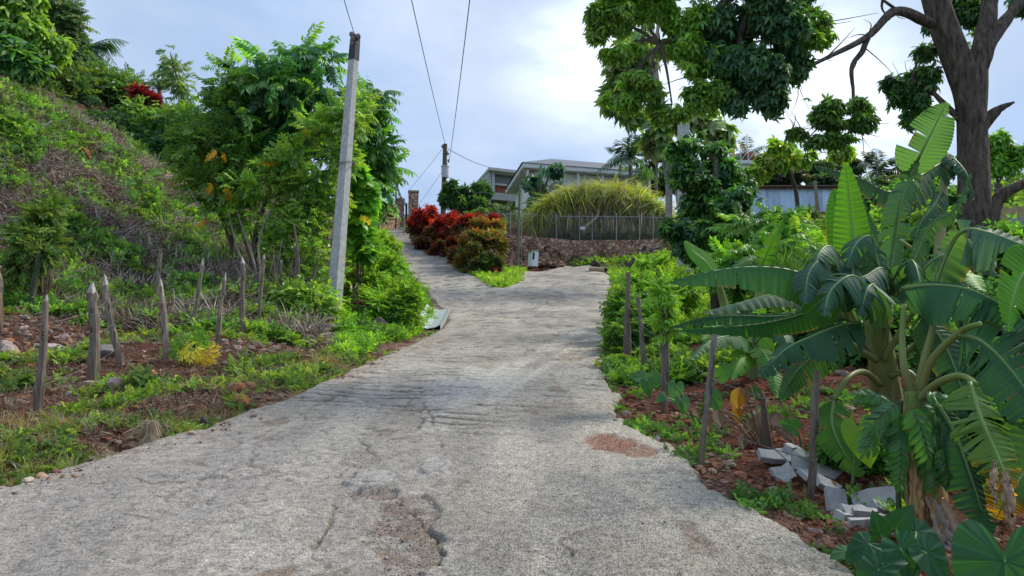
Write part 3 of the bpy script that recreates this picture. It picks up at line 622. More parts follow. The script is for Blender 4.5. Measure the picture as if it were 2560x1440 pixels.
# grey concrete house
ez = float(P(1223, 418, 65)[2]); c00 = P(1223, 418, 65)[:2]; c10 = P(1310, 430, 66.7)[:2]; c01 = P(1190, 458, 71.8)[:2]; c11 = c10 + (c01 - c00)
ex = nrm(c10 - c00); ey = nrm(c01 - c00); org = A3(c00, ez - 4.5); yaw = math.atan2(ex[1], ex[0])
t_ = thing('concrete_house', org, 'grey concrete house with a flat roof and red louvred balcony beyond the dark tree', 'house', 'houses on the hilltop')
w00, w10, w01, w11 = c00 + ex * .3 + ey * .6, c10 + ey * 1.2, c01 + ex * .2, c11
mb = MB(); quadslab(mb, [A3(c00, ez - .22), A3(c10, ez - .22), A3(c11, ez - .22), A3(c01, ez - .22)], .24, (.50, .48, .44)); mb.build('roof', M_conc, t_)
mb = MB(); wallseg(mb, w00, w01, ez - 6, ez - .22, .22, (.40, .41, .40)); wallseg(mb, w00 + ey * 1.4, w10 + ey * .9, ez - 6, ez - .22, -.2, (.36, .36, .35)); wallseg(mb, w01, w11, ez - 6, ez - .22, .2, (.4, .4, .38)); wallseg(mb, w10, w11, ez - 6, ez - .22, -.2, (.4, .4, .38))
box(mb, A3(w00 + ex * .18 + ey * .1, ez - 1.2), (.30, .3, 2.0), yaw, (.44, .45, .43)); mb.build('wall', M_conc, t_)
mb = MB(); box(mb, A3(w00 + ex * 1.7 + ey * .9, ez - .75), (2.9, .16, .5), yaw, (.24, .25, .26)); box(mb, A3(w00 + ex * 1.7 + ey * .8, ez - 1.12), (2.9, .2, .16), yaw, (.6, .6, .6)); mb.build('lintel', M_conc, t_)
for k in range(4):
    q = w00 + ex * (.75 + .62 * k) + ey * 1.25; mb = MB(); box(mb, A3(q, ez - 1.62), (.56, .08, .85), yaw, (.30, .07, .03)); sh = mb.build('shutter', M_paint, t_)
    mb = MB()
    for j in range(5): box(mb, A3(q - ey * .06, ez - 1.94 + .16 * j), (.46, .05, .04), yaw, (.48, .16, .08))
    mb.build('louvre', M_paint, sh)
mb = MB(); fr = w00 - ey * .5
quadslab(mb, [A3(fr, ez - 2.75), A3(w10 - ey * 1.1, ez - 2.75), A3(w10 + ey * .6, ez - 2.75), A3(w00 + ey * .9, ez - 2.75)], .62, (.34, .34, .33)); mb.build('balcony', M_conc, t_)
mb = MB(); quadslab(mb, [A3(fr + ey * .3 + ex * .1, ez - 4.6), A3(w10 - ey * .3, ez - 4.6), A3(w10 + ey * .6, ez - 2.75), A3(w00 + ey * .9, ez - 2.75)], .05, (.42, .30, .17)); mb.build('underside_panel', M_conc, t_)
for k in range(2):
    q = w00 + ey * (1.2 + 2.2 * k) - ex * .03; mb = MB(); box(mb, A3(q, ez - 1.9 - .1 * k), (.6, .1, .9), math.atan2(ey[1], ey[0]), (.05, .06, .08)); mb.build('window', M_metal, t_)
# pale flat roofed building behind the right trees
a = P(1752, 402, 58); org = a - (0, 0, 4); t_ = thing('pale_flat_roofed_building', org, 'pale flat roofed building with a white roof railing, glimpsed behind the right pole tree', 'building', 'houses on the hilltop')
mb = MB(); box(mb, a + (2.0, 2, -2.1), (4.6, 4, 3.8), .05, (.52, .54, .55)); mb.build('wall', M_paint, t_)
mb = MB(); box(mb, a + (2.0, 2, -.1), (5.0, 4.4, .25), .05, (.6, .62, .63)); mb.build('roof', M_paint, t_)
mb = MB()
for k in range(9): beam(mb, a + (-.3 + .56 * k, -.1, 0), a + (-.3 + .56 * k, -.1, .75), .04, .04, (.75, .77, .8)); 
for k in range(8): beam(mb, a + (-.3 + .56 * k, -.1, 0), a + (.26 + .56 * k, -.1, .72), .03, .03, (.75, .77, .8))
beam(mb, a + (-.3, -.1, .75), a + (4.2, -.1, .75), .05, .05, (.75, .77, .8)); mb.build('roof_railing', M_metal, t_)

# blue corrugated sheet shack
s0, s1 = P(1845, 470, 38.5), P(2088, 468, 38.2); zb = float(P(1960, 552, 38)[2]); zt = float(P(1960, 464, 38)[2]); org = np.array([s0[0], s0[1], zb])
t_ = thing('corrugated_shack', org, 'low shack walled with pale blue corrugated sheets behind the right garden', 'shack')
M_sheet = vmat('painted_sheet', .55, .3, nscale=5, namp=.25, stretch=(1, 1, .2))
edges = np.linspace(0, 1, 8)
for k in range(7):
    n_ = 9 * 4; tt = np.linspace(edges[k], edges[k + 1] + .004, n_ + 1); base = s0[:2] + (s1 - s0)[:2] * tt[:, None]; off = .022 * np.sin(np.arange(n_ + 1) * np.pi / 2 * 1.0) - .015 * (k % 2)
    lo = zb - .1 - .05 * (k % 3); hi = zt - .06 * ((k * 5) % 3) / 2
    V = np.vstack([np.column_stack([base[:, 0], base[:, 1] + off, np.full(n_ + 1, lo)]), np.column_stack([base[:, 0], base[:, 1] + off, np.full(n_ + 1, hi)])]); i = np.arange(n_)
    c = np.array((.62, .74, .90)) * (1 + .10 * math.sin(k * 2.3)); cc = np.tile(np.where((np.arange(n_ + 1) % 4 == 3)[:, None], c * .72, c), (2, 1)); mb = MB(); mb.add(V, np.stack([i, i + 1, i + n_ + 2, i + n_ + 1], -1), cc); mb.build('wall_sheet', M_sheet, t_)
mb = MB(); a, b = s0 + (-.5, -.25, zt - s0[2] + .02), s1 + (.2, -.25, zt - s1[2] - .02); quadslab(mb, [a, b, b + (0, 3, .35), a + (0, 3, .35)], .04, (.16, .10, .08)); mb.build('roof', M_metal, t_)
mb = MB(); beam(mb, a + (.3, .1, -.06), b + (0, .1, -.08), .06, .1, (.12, .045, .035)); mb.build('roof_beam', M_post, t_)
mb = MB(); wallseg(mb, s0[:2], s0[:2] + (0, 3), zb, zt, .06, (.38, .45, .5)); wallseg(mb, s1[:2], s1[:2] + (0, 3), zb, zt, .06, (.38, .45, .5)); mb.build('side_wall', M_sheet, t_)
# rail fence in front of the shack
org = P(2040, 585, 35); t_ = thing('rail_fence', org, 'brown wooden rail fence in front of the blue corrugated shack', 'fence')
mb = MB(); beam(mb, P(1925, 549, 35.6), P(2170, 521, 34.6), .05, .16, (.20, .11, .06)); mb.build('rail', M_post, t_)
mb = MB(); tube(mb, [P(2052, 600, 34.7), P(2044, 520, 34.8), P(2037, 452, 34.9)], [.11, .10, .07], 8, (.24, .18, .13)); mb.build('post', M_post, t_)
for px, d in ((2051, 34.9), (2130, 34.7), (2168, 34.6), (1935, 35.5)):
    mb = MB(); a = P(px, 545, d); box(mb, a + (0, 0, -.4), (.13, .1, 1.1), col=(.24, .19, .14)); mb.build('post', M_post, t_)
# block wall at the right edge
a = P(2488, 560, 17.5); org = np.array([a[0], a[1], float(P(2500, 600, 17.5)[2])])
t_ = thing('block_wall', org, 'beige rendered wall with a patch of bare grey blocks at the right edge behind the big trunk', 'wall')
bx, by = P(2640, 500, 16.6)[:2]; tdir = nrm(np.array([bx, by]) - a[:2]); top = float(P(2500, 523, 17.5)[2])
mb = MB(); wallseg(mb, a[:2], a[:2] + tdir * 3.2, org[2] - .6, top, .15, (.46, .34, .19)); mb.build('rendered_panel', M_conc, t_)
mb = MB()
for r_ in range(3):
    for c_ in range(3):
        q = a[:2] + tdir * (.16 + c_ * .22 - (r_ % 2) * .09) + np.array([tdir[1], -tdir[0]]) * .02; box(mb, A3(q, top - .30 - r_ * .115), (.21, .04, .105), math.atan2(tdir[1], tdir[0]), (.36, .37, .37))
mb.build('block', M_conc, t_)

# ------------------------------------------------------------ stonework
def stone_mat():
    m = bpy.data.materials.new('rubble_stone_masonry'); m.use_nodes = True; t = m.node_tree; b = t.nodes['Principled BSDF']; oc = N('ShaderNodeTexCoord', t).outputs['Object']
    wn = N('ShaderNodeTexNoise', t); wn.inputs['Scale'].default_value = 3; LK(oc, wn.inputs['Vector'], t)
    ww = N('ShaderNodeVectorMath', t, operation='MULTIPLY_ADD'); LK(wn.outputs['Color'], ww.inputs[0], t); ww.inputs[1].default_value = (.25, .25, .25); LK(oc, ww.inputs[2], t)
    v1 = N('ShaderNodeTexVoronoi', t); v1.inputs['Scale'].default_value = 5.2; LK(ww.outputs[0], v1.inputs['Vector'], t)
    v2 = N('ShaderNodeTexVoronoi', t, feature='DISTANCE_TO_EDGE'); v2.inputs['Scale'].default_value = 5.2; LK(ww.outputs[0], v2.inputs['Vector'], t)
    sp = N('ShaderNodeSeparateColor', t); LK(v1.outputs['Color'], sp.inputs[0], t)
    c = ramp(t, sp.outputs[0], [(0, (.20, .10, .065)), (.35, (.42, .24, .16)), (.7, (.52, .36, .26)), (1, (.42, .18, .10))])
    c = mixc(t, 1, c, ramp(t, noise(t, oc, 25, 4), [(.3, .6), (.7, 1.25)]), 'MULTIPLY')
    c = mixc(t, ramp(t, v2.outputs['Distance'], [(0.0, .8), (.08, 0.0)]), c, (.15, .09, .06)); LK(c, b.inputs['Base Color'], t)
    b.inputs['Roughness'].default_value = .9; bn = N('ShaderNodeBump', t); bn.inputs['Distance'].default_value = .06
    LK(ramp(t, v2.outputs['Distance'], [(0, 0), (.12, 1)]), bn.inputs['Height'], t); LK(bn.outputs[0], b.inputs['Normal'], t); return m
M_stone = stone_mat()
WT = [P(*q) for q in ((1195, 583, 40.6), (1235, 584, 40.3), (1300, 588, 40.0), (1370, 594, 39.6), (1425, 600, 39.2), (1500, 600, 38.9), (1560, 600, 38.5), (1620, 599, 38.0), (1684, 596, 37.4))]
WB = [P(*q)[2] for q in ((1195, 610, 40.4), (1235, 612, 40.2), (1300, 618, 39.9), (1370, 632, 39.5), (1425, 668, 39.0), (1500, 668, 38.6), (1560, 665, 38.2), (1620, 660, 37.8), (1684, 655, 37.2))]
wt = interp_path(WT, 120); wbz = np.interp(np.linspace(0, 1, 120), np.linspace(0, 1, 9), WB); mb = MB(); rows = 10
tn = nrm(np.gradient(wt, axis=0)); nn = np.stack([tn[:, 1], -tn[:, 0], 0 * tn[:, 0]], -1); nn *= -np.sign(nn[:, 1:2]); Vv = []
for r_ in range(rows + 1):
    z_ = wbz - .3 + (wt[:, 2] - wbz + .3) * r_ / rows; off = (fbm(np.arange(120) * .7, np.full(120, r_ * 1.3), 3, 5) - .5) * .16 + .25 * (1 - r_ / rows)
    Vv.append(np.column_stack([wt[:, 0] + nn[:, 0] * off, wt[:, 1] + nn[:, 1] * off, z_]))
Vv.append(Vv[-1] - nn * .4 + (0, 0, .0)); V = np.vstack(Vv); i = np.arange(rows + 1)[:, None] * 120 + np.arange(119)[None]
mb.add(V, np.stack([i, i + 1, i + 121, i + 120], -1).reshape(-1, 4)); org = (wt[60][0], wt[60][1], wbz[60])
o = mb.build('stone_retaining_wall', M_stone, org=org, smooth=False); tag(o, 'long reddish rubble stone retaining wall below the pandanus thicket', 'wall')
# chain link fence on the wall
FT = [P(*q) for q in ((1198, 545, 41.0), (1222, 534, 40.6), (1300, 536, 40.2), (1370, 540, 39.8), (1425, 541, 39.4), (1500, 541, 39.1), (1560, 542, 38.7), (1630, 543, 38.1), (1680, 545, 37.6))]
ft = interp_path(FT, 160); fbz = interp_path(WT, 160)[:, 2] + .02
t_ = thing('chain_link_fence', (ft[80][0], ft[80][1], fbz[80]), 'grey chain link fence with pipe posts running on top of the stone retaining wall', 'fence')
mb = MB(); tube(mb, ft[::10], .018, 6, (.30, .32, .33)); mb.build('top_rail', M_metal, t_)
for px in (1222, 1245, 1275, 1330, 1392, 1448, 1480, 1544, 1600, 1635):
    k = int(np.argmin(abs((ft[:, 0] / ft[:, 1]) * F + 1280 - px))); mb = MB(); tube(mb, [(ft[k][0], ft[k][1], fbz[k] - .15), ft[k] + (0, 0, .05), ft[k] + (0, .0, .12), ft[k] + (-.14, -.1, .28)], [.022, .022, .015, .01], 7, (.30, .32, .32)); mb.build('post', M_metal, t_)
mb = MB(); L = 13.0; nw = 95
for k in range(nw):
    for sg in (1, -1):
        a0 = k / nw; a1 = a0 + sg * .085
        if a1 < 0 or a1 > 1: continue
        ia, ib = a0 * 159, a1 * 159; fa = np.array([np.interp(ia, np.arange(160), ft[:, q]) for q in range(3)]); fb = np.array([np.interp(ib, np.arange(160), ft[:, q]) for q in range(3)])
        za = np.interp(ia, np.arange(160), fbz); beam(mb, (fa[0], fa[1] - .01 * sg, za), (fb[0], fb[1] - .01 * sg, fb[2]), .004, .004, (.30, .31, .31))
mb.build('wire_mesh', M_wire, t_)
# small sign on the fence
sg_ = P(1457, 570, 38.95); t_ = thing('fence_sign', sg_, 'small white rectangular notice hung on the chain link fence', 'sign')
mb = MB(); box(mb, sg_, (.30, .02, .19), col=(.72, .74, .76)); mb.build('board', M_paint, t_)
mb = MB(); box(mb, sg_ + (0, -.004, .085), (.32, .03, .02), col=(.03, .05, .05)); box(mb, sg_ + (0, -.004, -.085), (.32, .03, .02), col=(.03, .05, .05))
for sx in (-.15, .15): box(mb, sg_ + (sx, -.004, 0), (.02, .03, .15), col=(.03, .05, .05))
mb.build('border', M_paint, t_)
def text_obj(s, size, loc, mat, parent, yaw=0):
    cu = bpy.data.curves.new('lettering', 'FONT'); cu.body = s; cu.size = size; cu.align_x = 'CENTER'; cu.align_y = 'CENTER'; cu.extrude = .002
    ob = bpy.data.objects.new('lettering', cu); scene.collection.objects.link(ob); dg = bpy.context.evaluated_depsgraph_get(); me = bpy.data.meshes.new_from_object(ob.evaluated_get(dg)); bpy.data.objects.remove(ob)
    o = bpy.data.objects.new('lettering', me); scene.collection.objects.link(o); me.materials.clear(); me.materials.append(mat); o.parent = parent
    o.location = np.asarray(loc) - ORG[parent.name]; o.rotation_euler = (R(90), 0, yaw); return o
M_ink = bpy.data.materials.new('sign_ink'); M_ink.use_nodes = True; M_ink.node_tree.nodes['Principled BSDF'].inputs['Base Color'].default_value = (.04, .05, .1, 1)
text_obj('LA TORRE', .062, sg_ + (0, -.013, 0), M_ink, t_)

# gate, pillar and side wall at the head of the drive
def stone_block(name, c, size, yaw, label, cat, grp=None):
    t_ = thing(name, c, label, cat, grp); mb = MB(); n_ = 7
    M = rotm(0, 0, yaw); w, dpt, h = size
    for (ux, uy, W_, D_) in ((1, 0, w, dpt), (0, 1, dpt, w), (-1, 0, w, dpt), (0, -1, dpt, w)):
        t2 = np.array([ux, uy, 0.]); n2 = np.array([uy, -ux, 0.])
        gu = np.linspace(-.5, .5, 6) * W_; gz = np.linspace(0, h, 14); A, Z = np.meshgrid(gu, gz); off = D_ / 2 + (fbm(A * 6 + ux * 9 + uy * 3, Z * 6, 2, 3) - .5) * .07
        off[:, 0] = off[:, -1] = D_ / 2
        V = A[..., None] * t2 + off[..., None] * n2; V[..., 2] = Z; nr, nc = A.shape; i = np.arange(nr - 1)[:, None] * nc + np.arange(nc - 1)[None]
        mb.add(V.reshape(-1, 3) @ M.T + c, np.stack([i, i + 1, i + nc + 1, i + nc], -1).reshape(-1, 4))
    mb.build('shaft', M_stone, t_); mb = MB(); box(mb, np.asarray(c) + (0, 0, h + .04), (w + .08, dpt + .08, .10), yaw, (.28, .22, .17)); mb.build('cap', M_conc, t_); return t_
gp = P(1033, 585, 44); stone_block('stone_gate_pillar', gp, (.55, .55, 2.42), .15, 'square rubble stone gate pillar behind the red leaved hedge at the top of the drive', 'pillar', 'stone gate pillars')
gl = P(1000, 575, 49); stone_block('stone_gate_pillar', gl, (.5, .5, 1.95), .1, 'shorter rubble stone gate pillar seen through the black iron gate', 'pillar', 'stone gate pillars')
a = P(915, 590, 44.5); b = P(1000, 570, 48.6); mb = MB(); wallseg(mb, a[:2], b[:2], a[2] - .5, float(P(960, 507, 46)[2]), .3, (1, 1, 1))
tag(mb.build('stone_boundary_wall', M_stone, org=a), 'rubble stone boundary wall left of the iron gate, partly behind foliage', 'wall')
g0, g1 = P(1016, 584, 43.8), P(989, 572, 46.8); t_ = thing('iron_gate', g0, 'open black wrought iron gate leaf with a curved top rail beside the stone pillar', 'gate')
BK = (.02, .02, .024); hR, hL = 1.75, float(P(989, 452, 46.8)[2] - g1[2]); mb = MB()
beam(mb, g0, g0 + (0, 0, hR), .09, .09, BK); beam(mb, g1, g1 + (0, 0, hL), .07, .07, BK); mb.build('stile', M_metal, t_)
def gtop(t): return hR + (hL - hR) * t ** 1.8
mb = MB()
for off in (0, -.17): tube(mb, [g0 + (g1 - g0) * t + (0, 0, gtop(t) + off) for t in np.linspace(0, 1, 8)], .028, 6, BK)
for zf in (.12, .30): tube(mb, [g0 + (0, 0, zf), g1 + (0, 0, zf)], .025, 6, BK)
tube(mb, [g0 + (0, 0, .75), g1 + (0, 0, 1.25)], .03, 6, BK); tube(mb, [g0 + (0, 0, .3), (g0 + g1) / 2 + (0, 0, .8), g1 + (0, 0, 1.25)], .02, 6, BK); mb.build('rail', M_metal, t_)
mb = MB()
for t in np.linspace(.1, .9, 7):
    q = g0 + (g1 - g0) * t; beam(mb, q + (0, 0, .12), q + (0, 0, gtop(t)), .022, .022, BK)
    tube(mb, [q + (.06 * math.cos(a_), .06 * math.sin(a_) * .5, gtop(t) - .085 + .07 * math.sin(a_)) for a_ in np.linspace(0, 6.28, 9)], .01, 4, BK)
mb.build('bar', M_metal, t_)

# ------------------------------------------------------------ fence posts
def stake(px0, py0, d, px1, py1, w0, w1, label, grp, tip=True, col=WOOD, bend=0, name='fence_post', cat='fence post', mid=None):
    a = P(px0, py0, d); b = P(px1, py1, d); L = np.linalg.norm(b - a); n_ = nrm(b - a)
    m_ = (a + b) / 2 + np.array([bend, 0, 0]) if mid is None else P(mid[0], mid[1], d)
    r0, r1 = w0 * d / F / 2 * .86, w1 * d / F / 2 * .86; mb = MB(); seed = int(px0 * 7 + py0)
    path = [a - n_ * .35, a, (a + m_) / 2 + (rng.uniform(-.01, .01), 0, 0), m_, (m_ + b) / 2 + (rng.uniform(-.015, .015), 0, 0), b - n_ * min(.17, L * .1)]
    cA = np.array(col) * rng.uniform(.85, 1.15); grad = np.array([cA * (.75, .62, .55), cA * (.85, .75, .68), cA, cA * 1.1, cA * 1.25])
    tube(mb, path, [r0 * 1.08, r0, r0 * .98, (r0 + r1) / 2, r1, r1 * .98], 8, grad, n=18, rough=.42, seed=seed, lf=.55)
    if tip:
        e = b - n_ * min(.17, L * .1); b2 = b - n_ * rng.uniform(0, .08) + (rng.uniform(-.5, .5) * r1, 0, 0); tube(mb, [e - n_ * .01, e + (b2 - e) * .5 + (rng.uniform(-.2, .2) * r1, 0, 0), b2], [r1 * .98, r1 * .66, r1 * .12], 5, (.46, .43, .38), n=4, rough=.25, seed=seed)
    for k in range(2): # a splinter groove / side knot
        q = a + (b - a) * rng.uniform(.3, .8); tube(mb, [q + (r0 * .4, -r0 * .75, -.03), q + (r0 * .5, -r0 * 1.02, 0), q + (r0 * .35, -r0 * .7, .04)], [.01, .014, .006], 5, cA * .6, n=4)
    return tag(mb.build(name, M_post, org=a), label, cat, grp)
GL = 'stakes of the left barbed wire fence'
LP = [(92,1075,7.55,116,718,26,17,'pale leaning stake nearest the left edge, sharpened tip, behind the roadside weeds'),
 (228,1005,8.9,230,702,30,25,'thickest stake, brown with peeling bark, standing on the pile of stones'),
 (310,955,10.0,258,685,20,16,'grey stake leaning to the left, just right of the thickest stake'),
 (412,950,10.0,401,690,19,13,'thin upright stake left of the yellow papaya seedling'),
 (478,838,12.8,508,643,13,9,'slim stake leaning right, behind the papaya seedling and farther from the road'),
 (537,915,11.2,564,678,18,10,'grey leaning stake just right of the yellow papaya seedling'),
 (606,865,12.4,607,635,17,14,'reddish brown stake in front of the forked shrub stems'),
 (643,832,13.4,661,626,12,9,'pale twisted stake beside the forked shrub stems'),
 (702,800,15.0,703,640,9,6,'faint thin stake half hidden by shrubs near the concrete pole'),
 (392,810,14.2,402,612,15,11,'dark mossy stake without a point, on the slope behind the others')]
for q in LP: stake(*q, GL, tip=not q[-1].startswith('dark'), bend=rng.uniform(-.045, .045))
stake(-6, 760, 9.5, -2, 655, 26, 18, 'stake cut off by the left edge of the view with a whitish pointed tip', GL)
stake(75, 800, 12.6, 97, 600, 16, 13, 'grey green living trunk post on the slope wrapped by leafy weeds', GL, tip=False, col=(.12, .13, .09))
GR = 'stakes of the right garden fence'
RP = [(1566,915,11.4,1570,655,22,14,'forked topped dark stake nearest the far bend, twined with creeper',False),
 (1616,945,10.4,1590,720,19,13,'reddish brown crooked stake second from the bend',False),
 (1660,1040,7.9,1666,735,24,22,'straight grey stake with a leafy sprout on top, right roadside',False),
 (1752,1162,5.9,1790,800,20,17,'pale crooked stake bent like an elbow in front of the small banana plant',False),
 (2026,1250,5.3,2042,890,24,20,'weathered grey stake beside the pile of broken slabs',False)]
for i_, q in enumerate(RP):
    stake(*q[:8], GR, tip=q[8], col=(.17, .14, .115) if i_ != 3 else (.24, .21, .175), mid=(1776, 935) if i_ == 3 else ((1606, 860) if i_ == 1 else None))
mb = MB(); a = P(1570, 665, 11.4); tube(mb, [a, a + (.05, 0, .05), a + (.09, 0, .12)], [.04, .035, .03], 7, (.10, .08, .06)); tube(mb, [a, a + (-.04, 0, .07)], [.04, .03], 7, (.1, .08, .06))
tag(mb.build('stake_fork', M_post, org=a), 'dark broken fork on top of the stake nearest the bend', 'branch stub')
tube_pts = [(228, 1000, 8.8)]
# barbed wire strands
def strand(pts, label, grp, r=.003):
    mb = MB(); p = np.vstack([sag(np.asarray(a), np.asarray(b), .015, 6)[:-1] for a, b in zip(pts[:-1], pts[1:])] + [[pts[-1]]]); tube(mb, p, r, 4, (.16, .13, .115), n=len(p) * 3)
    path = interp_path(p, int(len(p) * 3.0))
    for q in path[::2]:
        v = rng.normal(size=3) * .012; beam(mb, q - v, q + v, .003, .003, (.15, .12, .1))
    return tag(mb.build('barbed_wire', M_wire, org=pts[0]), label, 'barbed wire', grp)
lv = [(0.30, 'lowest'), (0.52, 'middle'), (0.74, 'upper')]
for f_, nm in lv:
    pts = [P(-60, 1090 - 330 * f_, 7.3)]
    for (x0, y0, d0, x1, y1, *_) in [LP[i] for i in (0, 1, 2, 3, 5, 6, 7)]:
        pts.append(P(x0 + (x1 - x0) * f_, y0 + (y1 - y0) * f_, d0) + (0, -.06, 0))
    strand(pts, nm + ' rusty barbed wire strand strung between the left stakes', 'barbed wire strands of the left fence')
for f_, nm in ((.28, 'lower'), (.6, 'upper')):
    pts = []
    for i_ in (0, 1, 2, 3, 4):
        x0, y0, d0, x1, y1 = RP[i_][:5]; pts.append(P(x0 + (x1 - x0) * f_, y0 + (y1 - y0) * f_, d0) + (0, -.05, 0))
    strand(pts, nm + ' barbed wire strand strung between the right stakes', 'barbed wire strands of the right fence')

# ------------------------------------------------------------ stones, slabs, litter things
def seat(px, py, d, h):
    a = P(px, py, d); g = float(ground(np.array([a[0]]), np.array([d]))[0]); a[2] = g + h if abs(a[2] - g) < .35 or a[2] < g else a[2]; return a
def stone(px, py, d, w, h, col, label, seed, name='stone', grp=None, cat='stone', jag=.35, dz=None):
    sc = d / F; a = seat(px, py, d, h * sc * .28); mb = MB(); rock(mb, a + (0, 0, 0), (w * sc, w * sc * .8, h * sc), seed, col, 7, jag)
    return tag(mb.build(name, M_rock, org=a), label, cat, grp)
st = 'stones at the foot of the thickest stake'
stone(240, 1018, 8.75, 66, 34, (.34, .27, .19), 'broad tan stone directly under the thickest stake', 1, grp=st)
stone(283, 1038, 8.5, 48, 44, (.27, .21, .18), 'grey pitted stone, right of the tan one under the thickest stake', 2, grp=st)
stone(268, 1003, 8.9, 42, 22, (.42, .27, .22), 'pinkish flat stone tucked behind the tan stone under the stake', 3, grp=st)
stone(176, 1033, 8.4, 22, 16, (.42, .38, .32), 'small pale stone left of the stones under the thickest stake', 4, grp=st)
stone(262, 925, 10.4, 54, 36, (.20, .18, .17), 'dark grey boulder between the thickest stake and the leaning stake', 5)
stone(592, 1022, 8.5, 44, 34, (.33, .13, .06), 'orange red rock at the road edge beside the pale bush', 6, grp='red rocks at the left road edge')
stone(622, 1016, 8.7, 38, 28, (.26, .14, .07), 'brownish rock, right hand one of the pair at the road edge', 7, grp='red rocks at the left road edge')
stone(606, 1038, 8.1, 50, 26, (.28, .12, .06), 'low red rock in front of the pair at the road edge', 8, grp='red rocks at the left road edge')
q = G(217, 405); dd = q[1]; mb = MB(); rock(mb, q + (0, -.15, .05), (.36, .3, .44), 9, (.26, .10, .045), 8, .4); tag(mb.build('boulder', M_rock, org=q), 'rust red boulder sitting high on the left hillside', 'boulder')
stone(106, 1258, 4.95, 40, 26, (.42, .30, .24), 'small white and reddish stone lying on the road at the left', 10)
stone(60, 1268, 4.9, 16, 9, (.36, .31, .26), 'tiny flat stone on the road left of the reddish stone', 101)
stone(942, 800, 16.0, 46, 40, (.14, .12, .11), 'dark boulder in the weeds right of the leaning concrete pole', 11)
for k, (px, py, w, h) in enumerate(((20, 880, 70, 40), (130, 880, 60, 26), (20, 860, 30, 20), (38, 900, 40, 16), (100, 868, 22, 14), (600, 840, 24, 20))):
    q = G(px, py); sc = q[1] / F; mb = MB(); rock(mb, q, (w * sc, w * sc * .8, h * sc), 50 + k, ((.30, .24, .21), (.33, .27, .25), (.3, .14, .08))[k % 3], 6)
    tag(mb.build('stone', M_rock, org=q), ('large dusty stone at the left edge behind the first stake', 'long pale stone between the first stake and the thickest stake', 'small stone on top of the dusty one at the left edge', 'flat stone below the dusty one at the left edge', 'little tan stone left of the long pale stone', 'rough stone behind the reddish brown stake')[k], 'stone', 'stones behind the left fence')
SL = 'broken concrete slabs of the right hand pile'
def slab_piece(px, py, d, w, h, th, ax, ay, az, label, seed, col=(.37, .37, .36), grp=SL):
    sc = d / F; a = P(px, py, d); g = float(ground(np.array([a[0]]), np.array([d]))[0]); a[2] = max(a[2], g + .03); r_ = np.random.default_rng(seed); n_ = 6; ang = np.array([.45, 1.5, 2.6, 3.6, 4.8, 5.8]) + r_.uniform(-.15, .15, n_); rr = np.array([1.3, .62, 1.3, 1.25, .62, 1.3]) * r_.uniform(.8, 1.15, n_); w *= 1.0; h *= 1.5
    ring = np.stack([np.cos(ang) * rr * w * sc / 2, np.sin(ang) * rr * h * sc / 2], -1); M = rotm(ax, ay, az); V = []
    for z_, k_ in ((-th / 2, .95), (-th / 2.4, .99), (th / 2.3, 1.0), (th / 2, .98)): V.append(np.column_stack([ring * k_, np.full(n_, z_)]))
    V = np.vstack(V) @ M.T + a; j = np.arange(n_); k2 = (j + 1) % n_; Q = np.vstack([np.stack([l * n_ + j, l * n_ + k2, (l + 1) * n_ + k2, (l + 1) * n_ + j], -1) for l in range(3)])
    Q = np.vstack([Q, [[18, 19, 20, 21], [18, 21, 22, 23], [3, 2, 1, 0], [5, 4, 3, 0]]]); mb = MB(); mb.add(V, Q, np.asarray(col) * r_.uniform(.85, 1.15))
    return tag(mb.build('concrete_slab', M_conc, org=a), label, 'slab', grp)
SP = [(1925,1142,6.0,60,44,.05,.5,.1,.2,'upper left slab lying flat at the far end of the pile'),(1985,1138,6.05,64,50,.05,.5,-.1,.4,'long slab on top of the pile, left of the grey stake'),
 (1975,1120,6.1,34,26,.05,.4,.1,.8,'small block crowning the upper part of the pile'),(1962,1195,5.65,50,50,.04,1.0,-.3,.4,'steeply tilted pale slab at the left end of the pile'),
 (2005,1165,5.8,44,60,.04,.9,.4,.2,'upright slab leaning just left of the grey stake'),(2070,1185,5.75,66,40,.04,.7,.3,-.1,'slab poking out right of the grey stake'),
 (2075,1225,5.45,70,44,.045,.7,.5,.3,'long slab sloping down beside the foot of the grey stake'),(2030,1190,5.6,70,40,.04,.5,.2,.6,'slab partly behind the grey stake, middle of the pile'),
 (2088,1258,5.1,52,70,.045,1.1,.3,.3,'tall tilted slab at the left end of the lower pile'),(2180,1250,5.1,90,60,.04,.8,-.25,-.2,'broad tilted slab topping the lower pile'),
 (2126,1290,4.9,44,44,.05,.9,.1,.5,'squarish piece in the middle of the lower pile'),(2160,1300,4.9,60,28,.05,.2,.1,.1,'brick shaped piece under the broad slab'),
 (2105,1300,4.85,36,30,.06,.3,.2,.7,'small chunk left of the brick shaped piece'),(2200,1285,5.0,44,32,.05,.6,.3,.2,'right end chunk below the broad slab'),
 (2150,1320,4.75,56,18,.05,.1,.0,.15,'lowest flat piece in front of the lower pile'),(2205,1318,4.8,40,18,.05,.1,.1,-.2,'lowest piece at the right end of the lower pile'),(2150,1282,4.95,26,20,.05,.2,.1,.4,'little loose piece resting on the brick shaped one')]
for i_, q in enumerate(SP): slab_piece(*q, seed=200 + i_)
stone(2075, 1200, 5.5, 30, 26, (.30, .14, .07), 'round orange stone wedged in the slab pile by the stake', 60)
stone(2240, 1275, 5.1, 55, 18, (.30, .17, .10), 'flat brown stone right of the lower slab pile', 61)
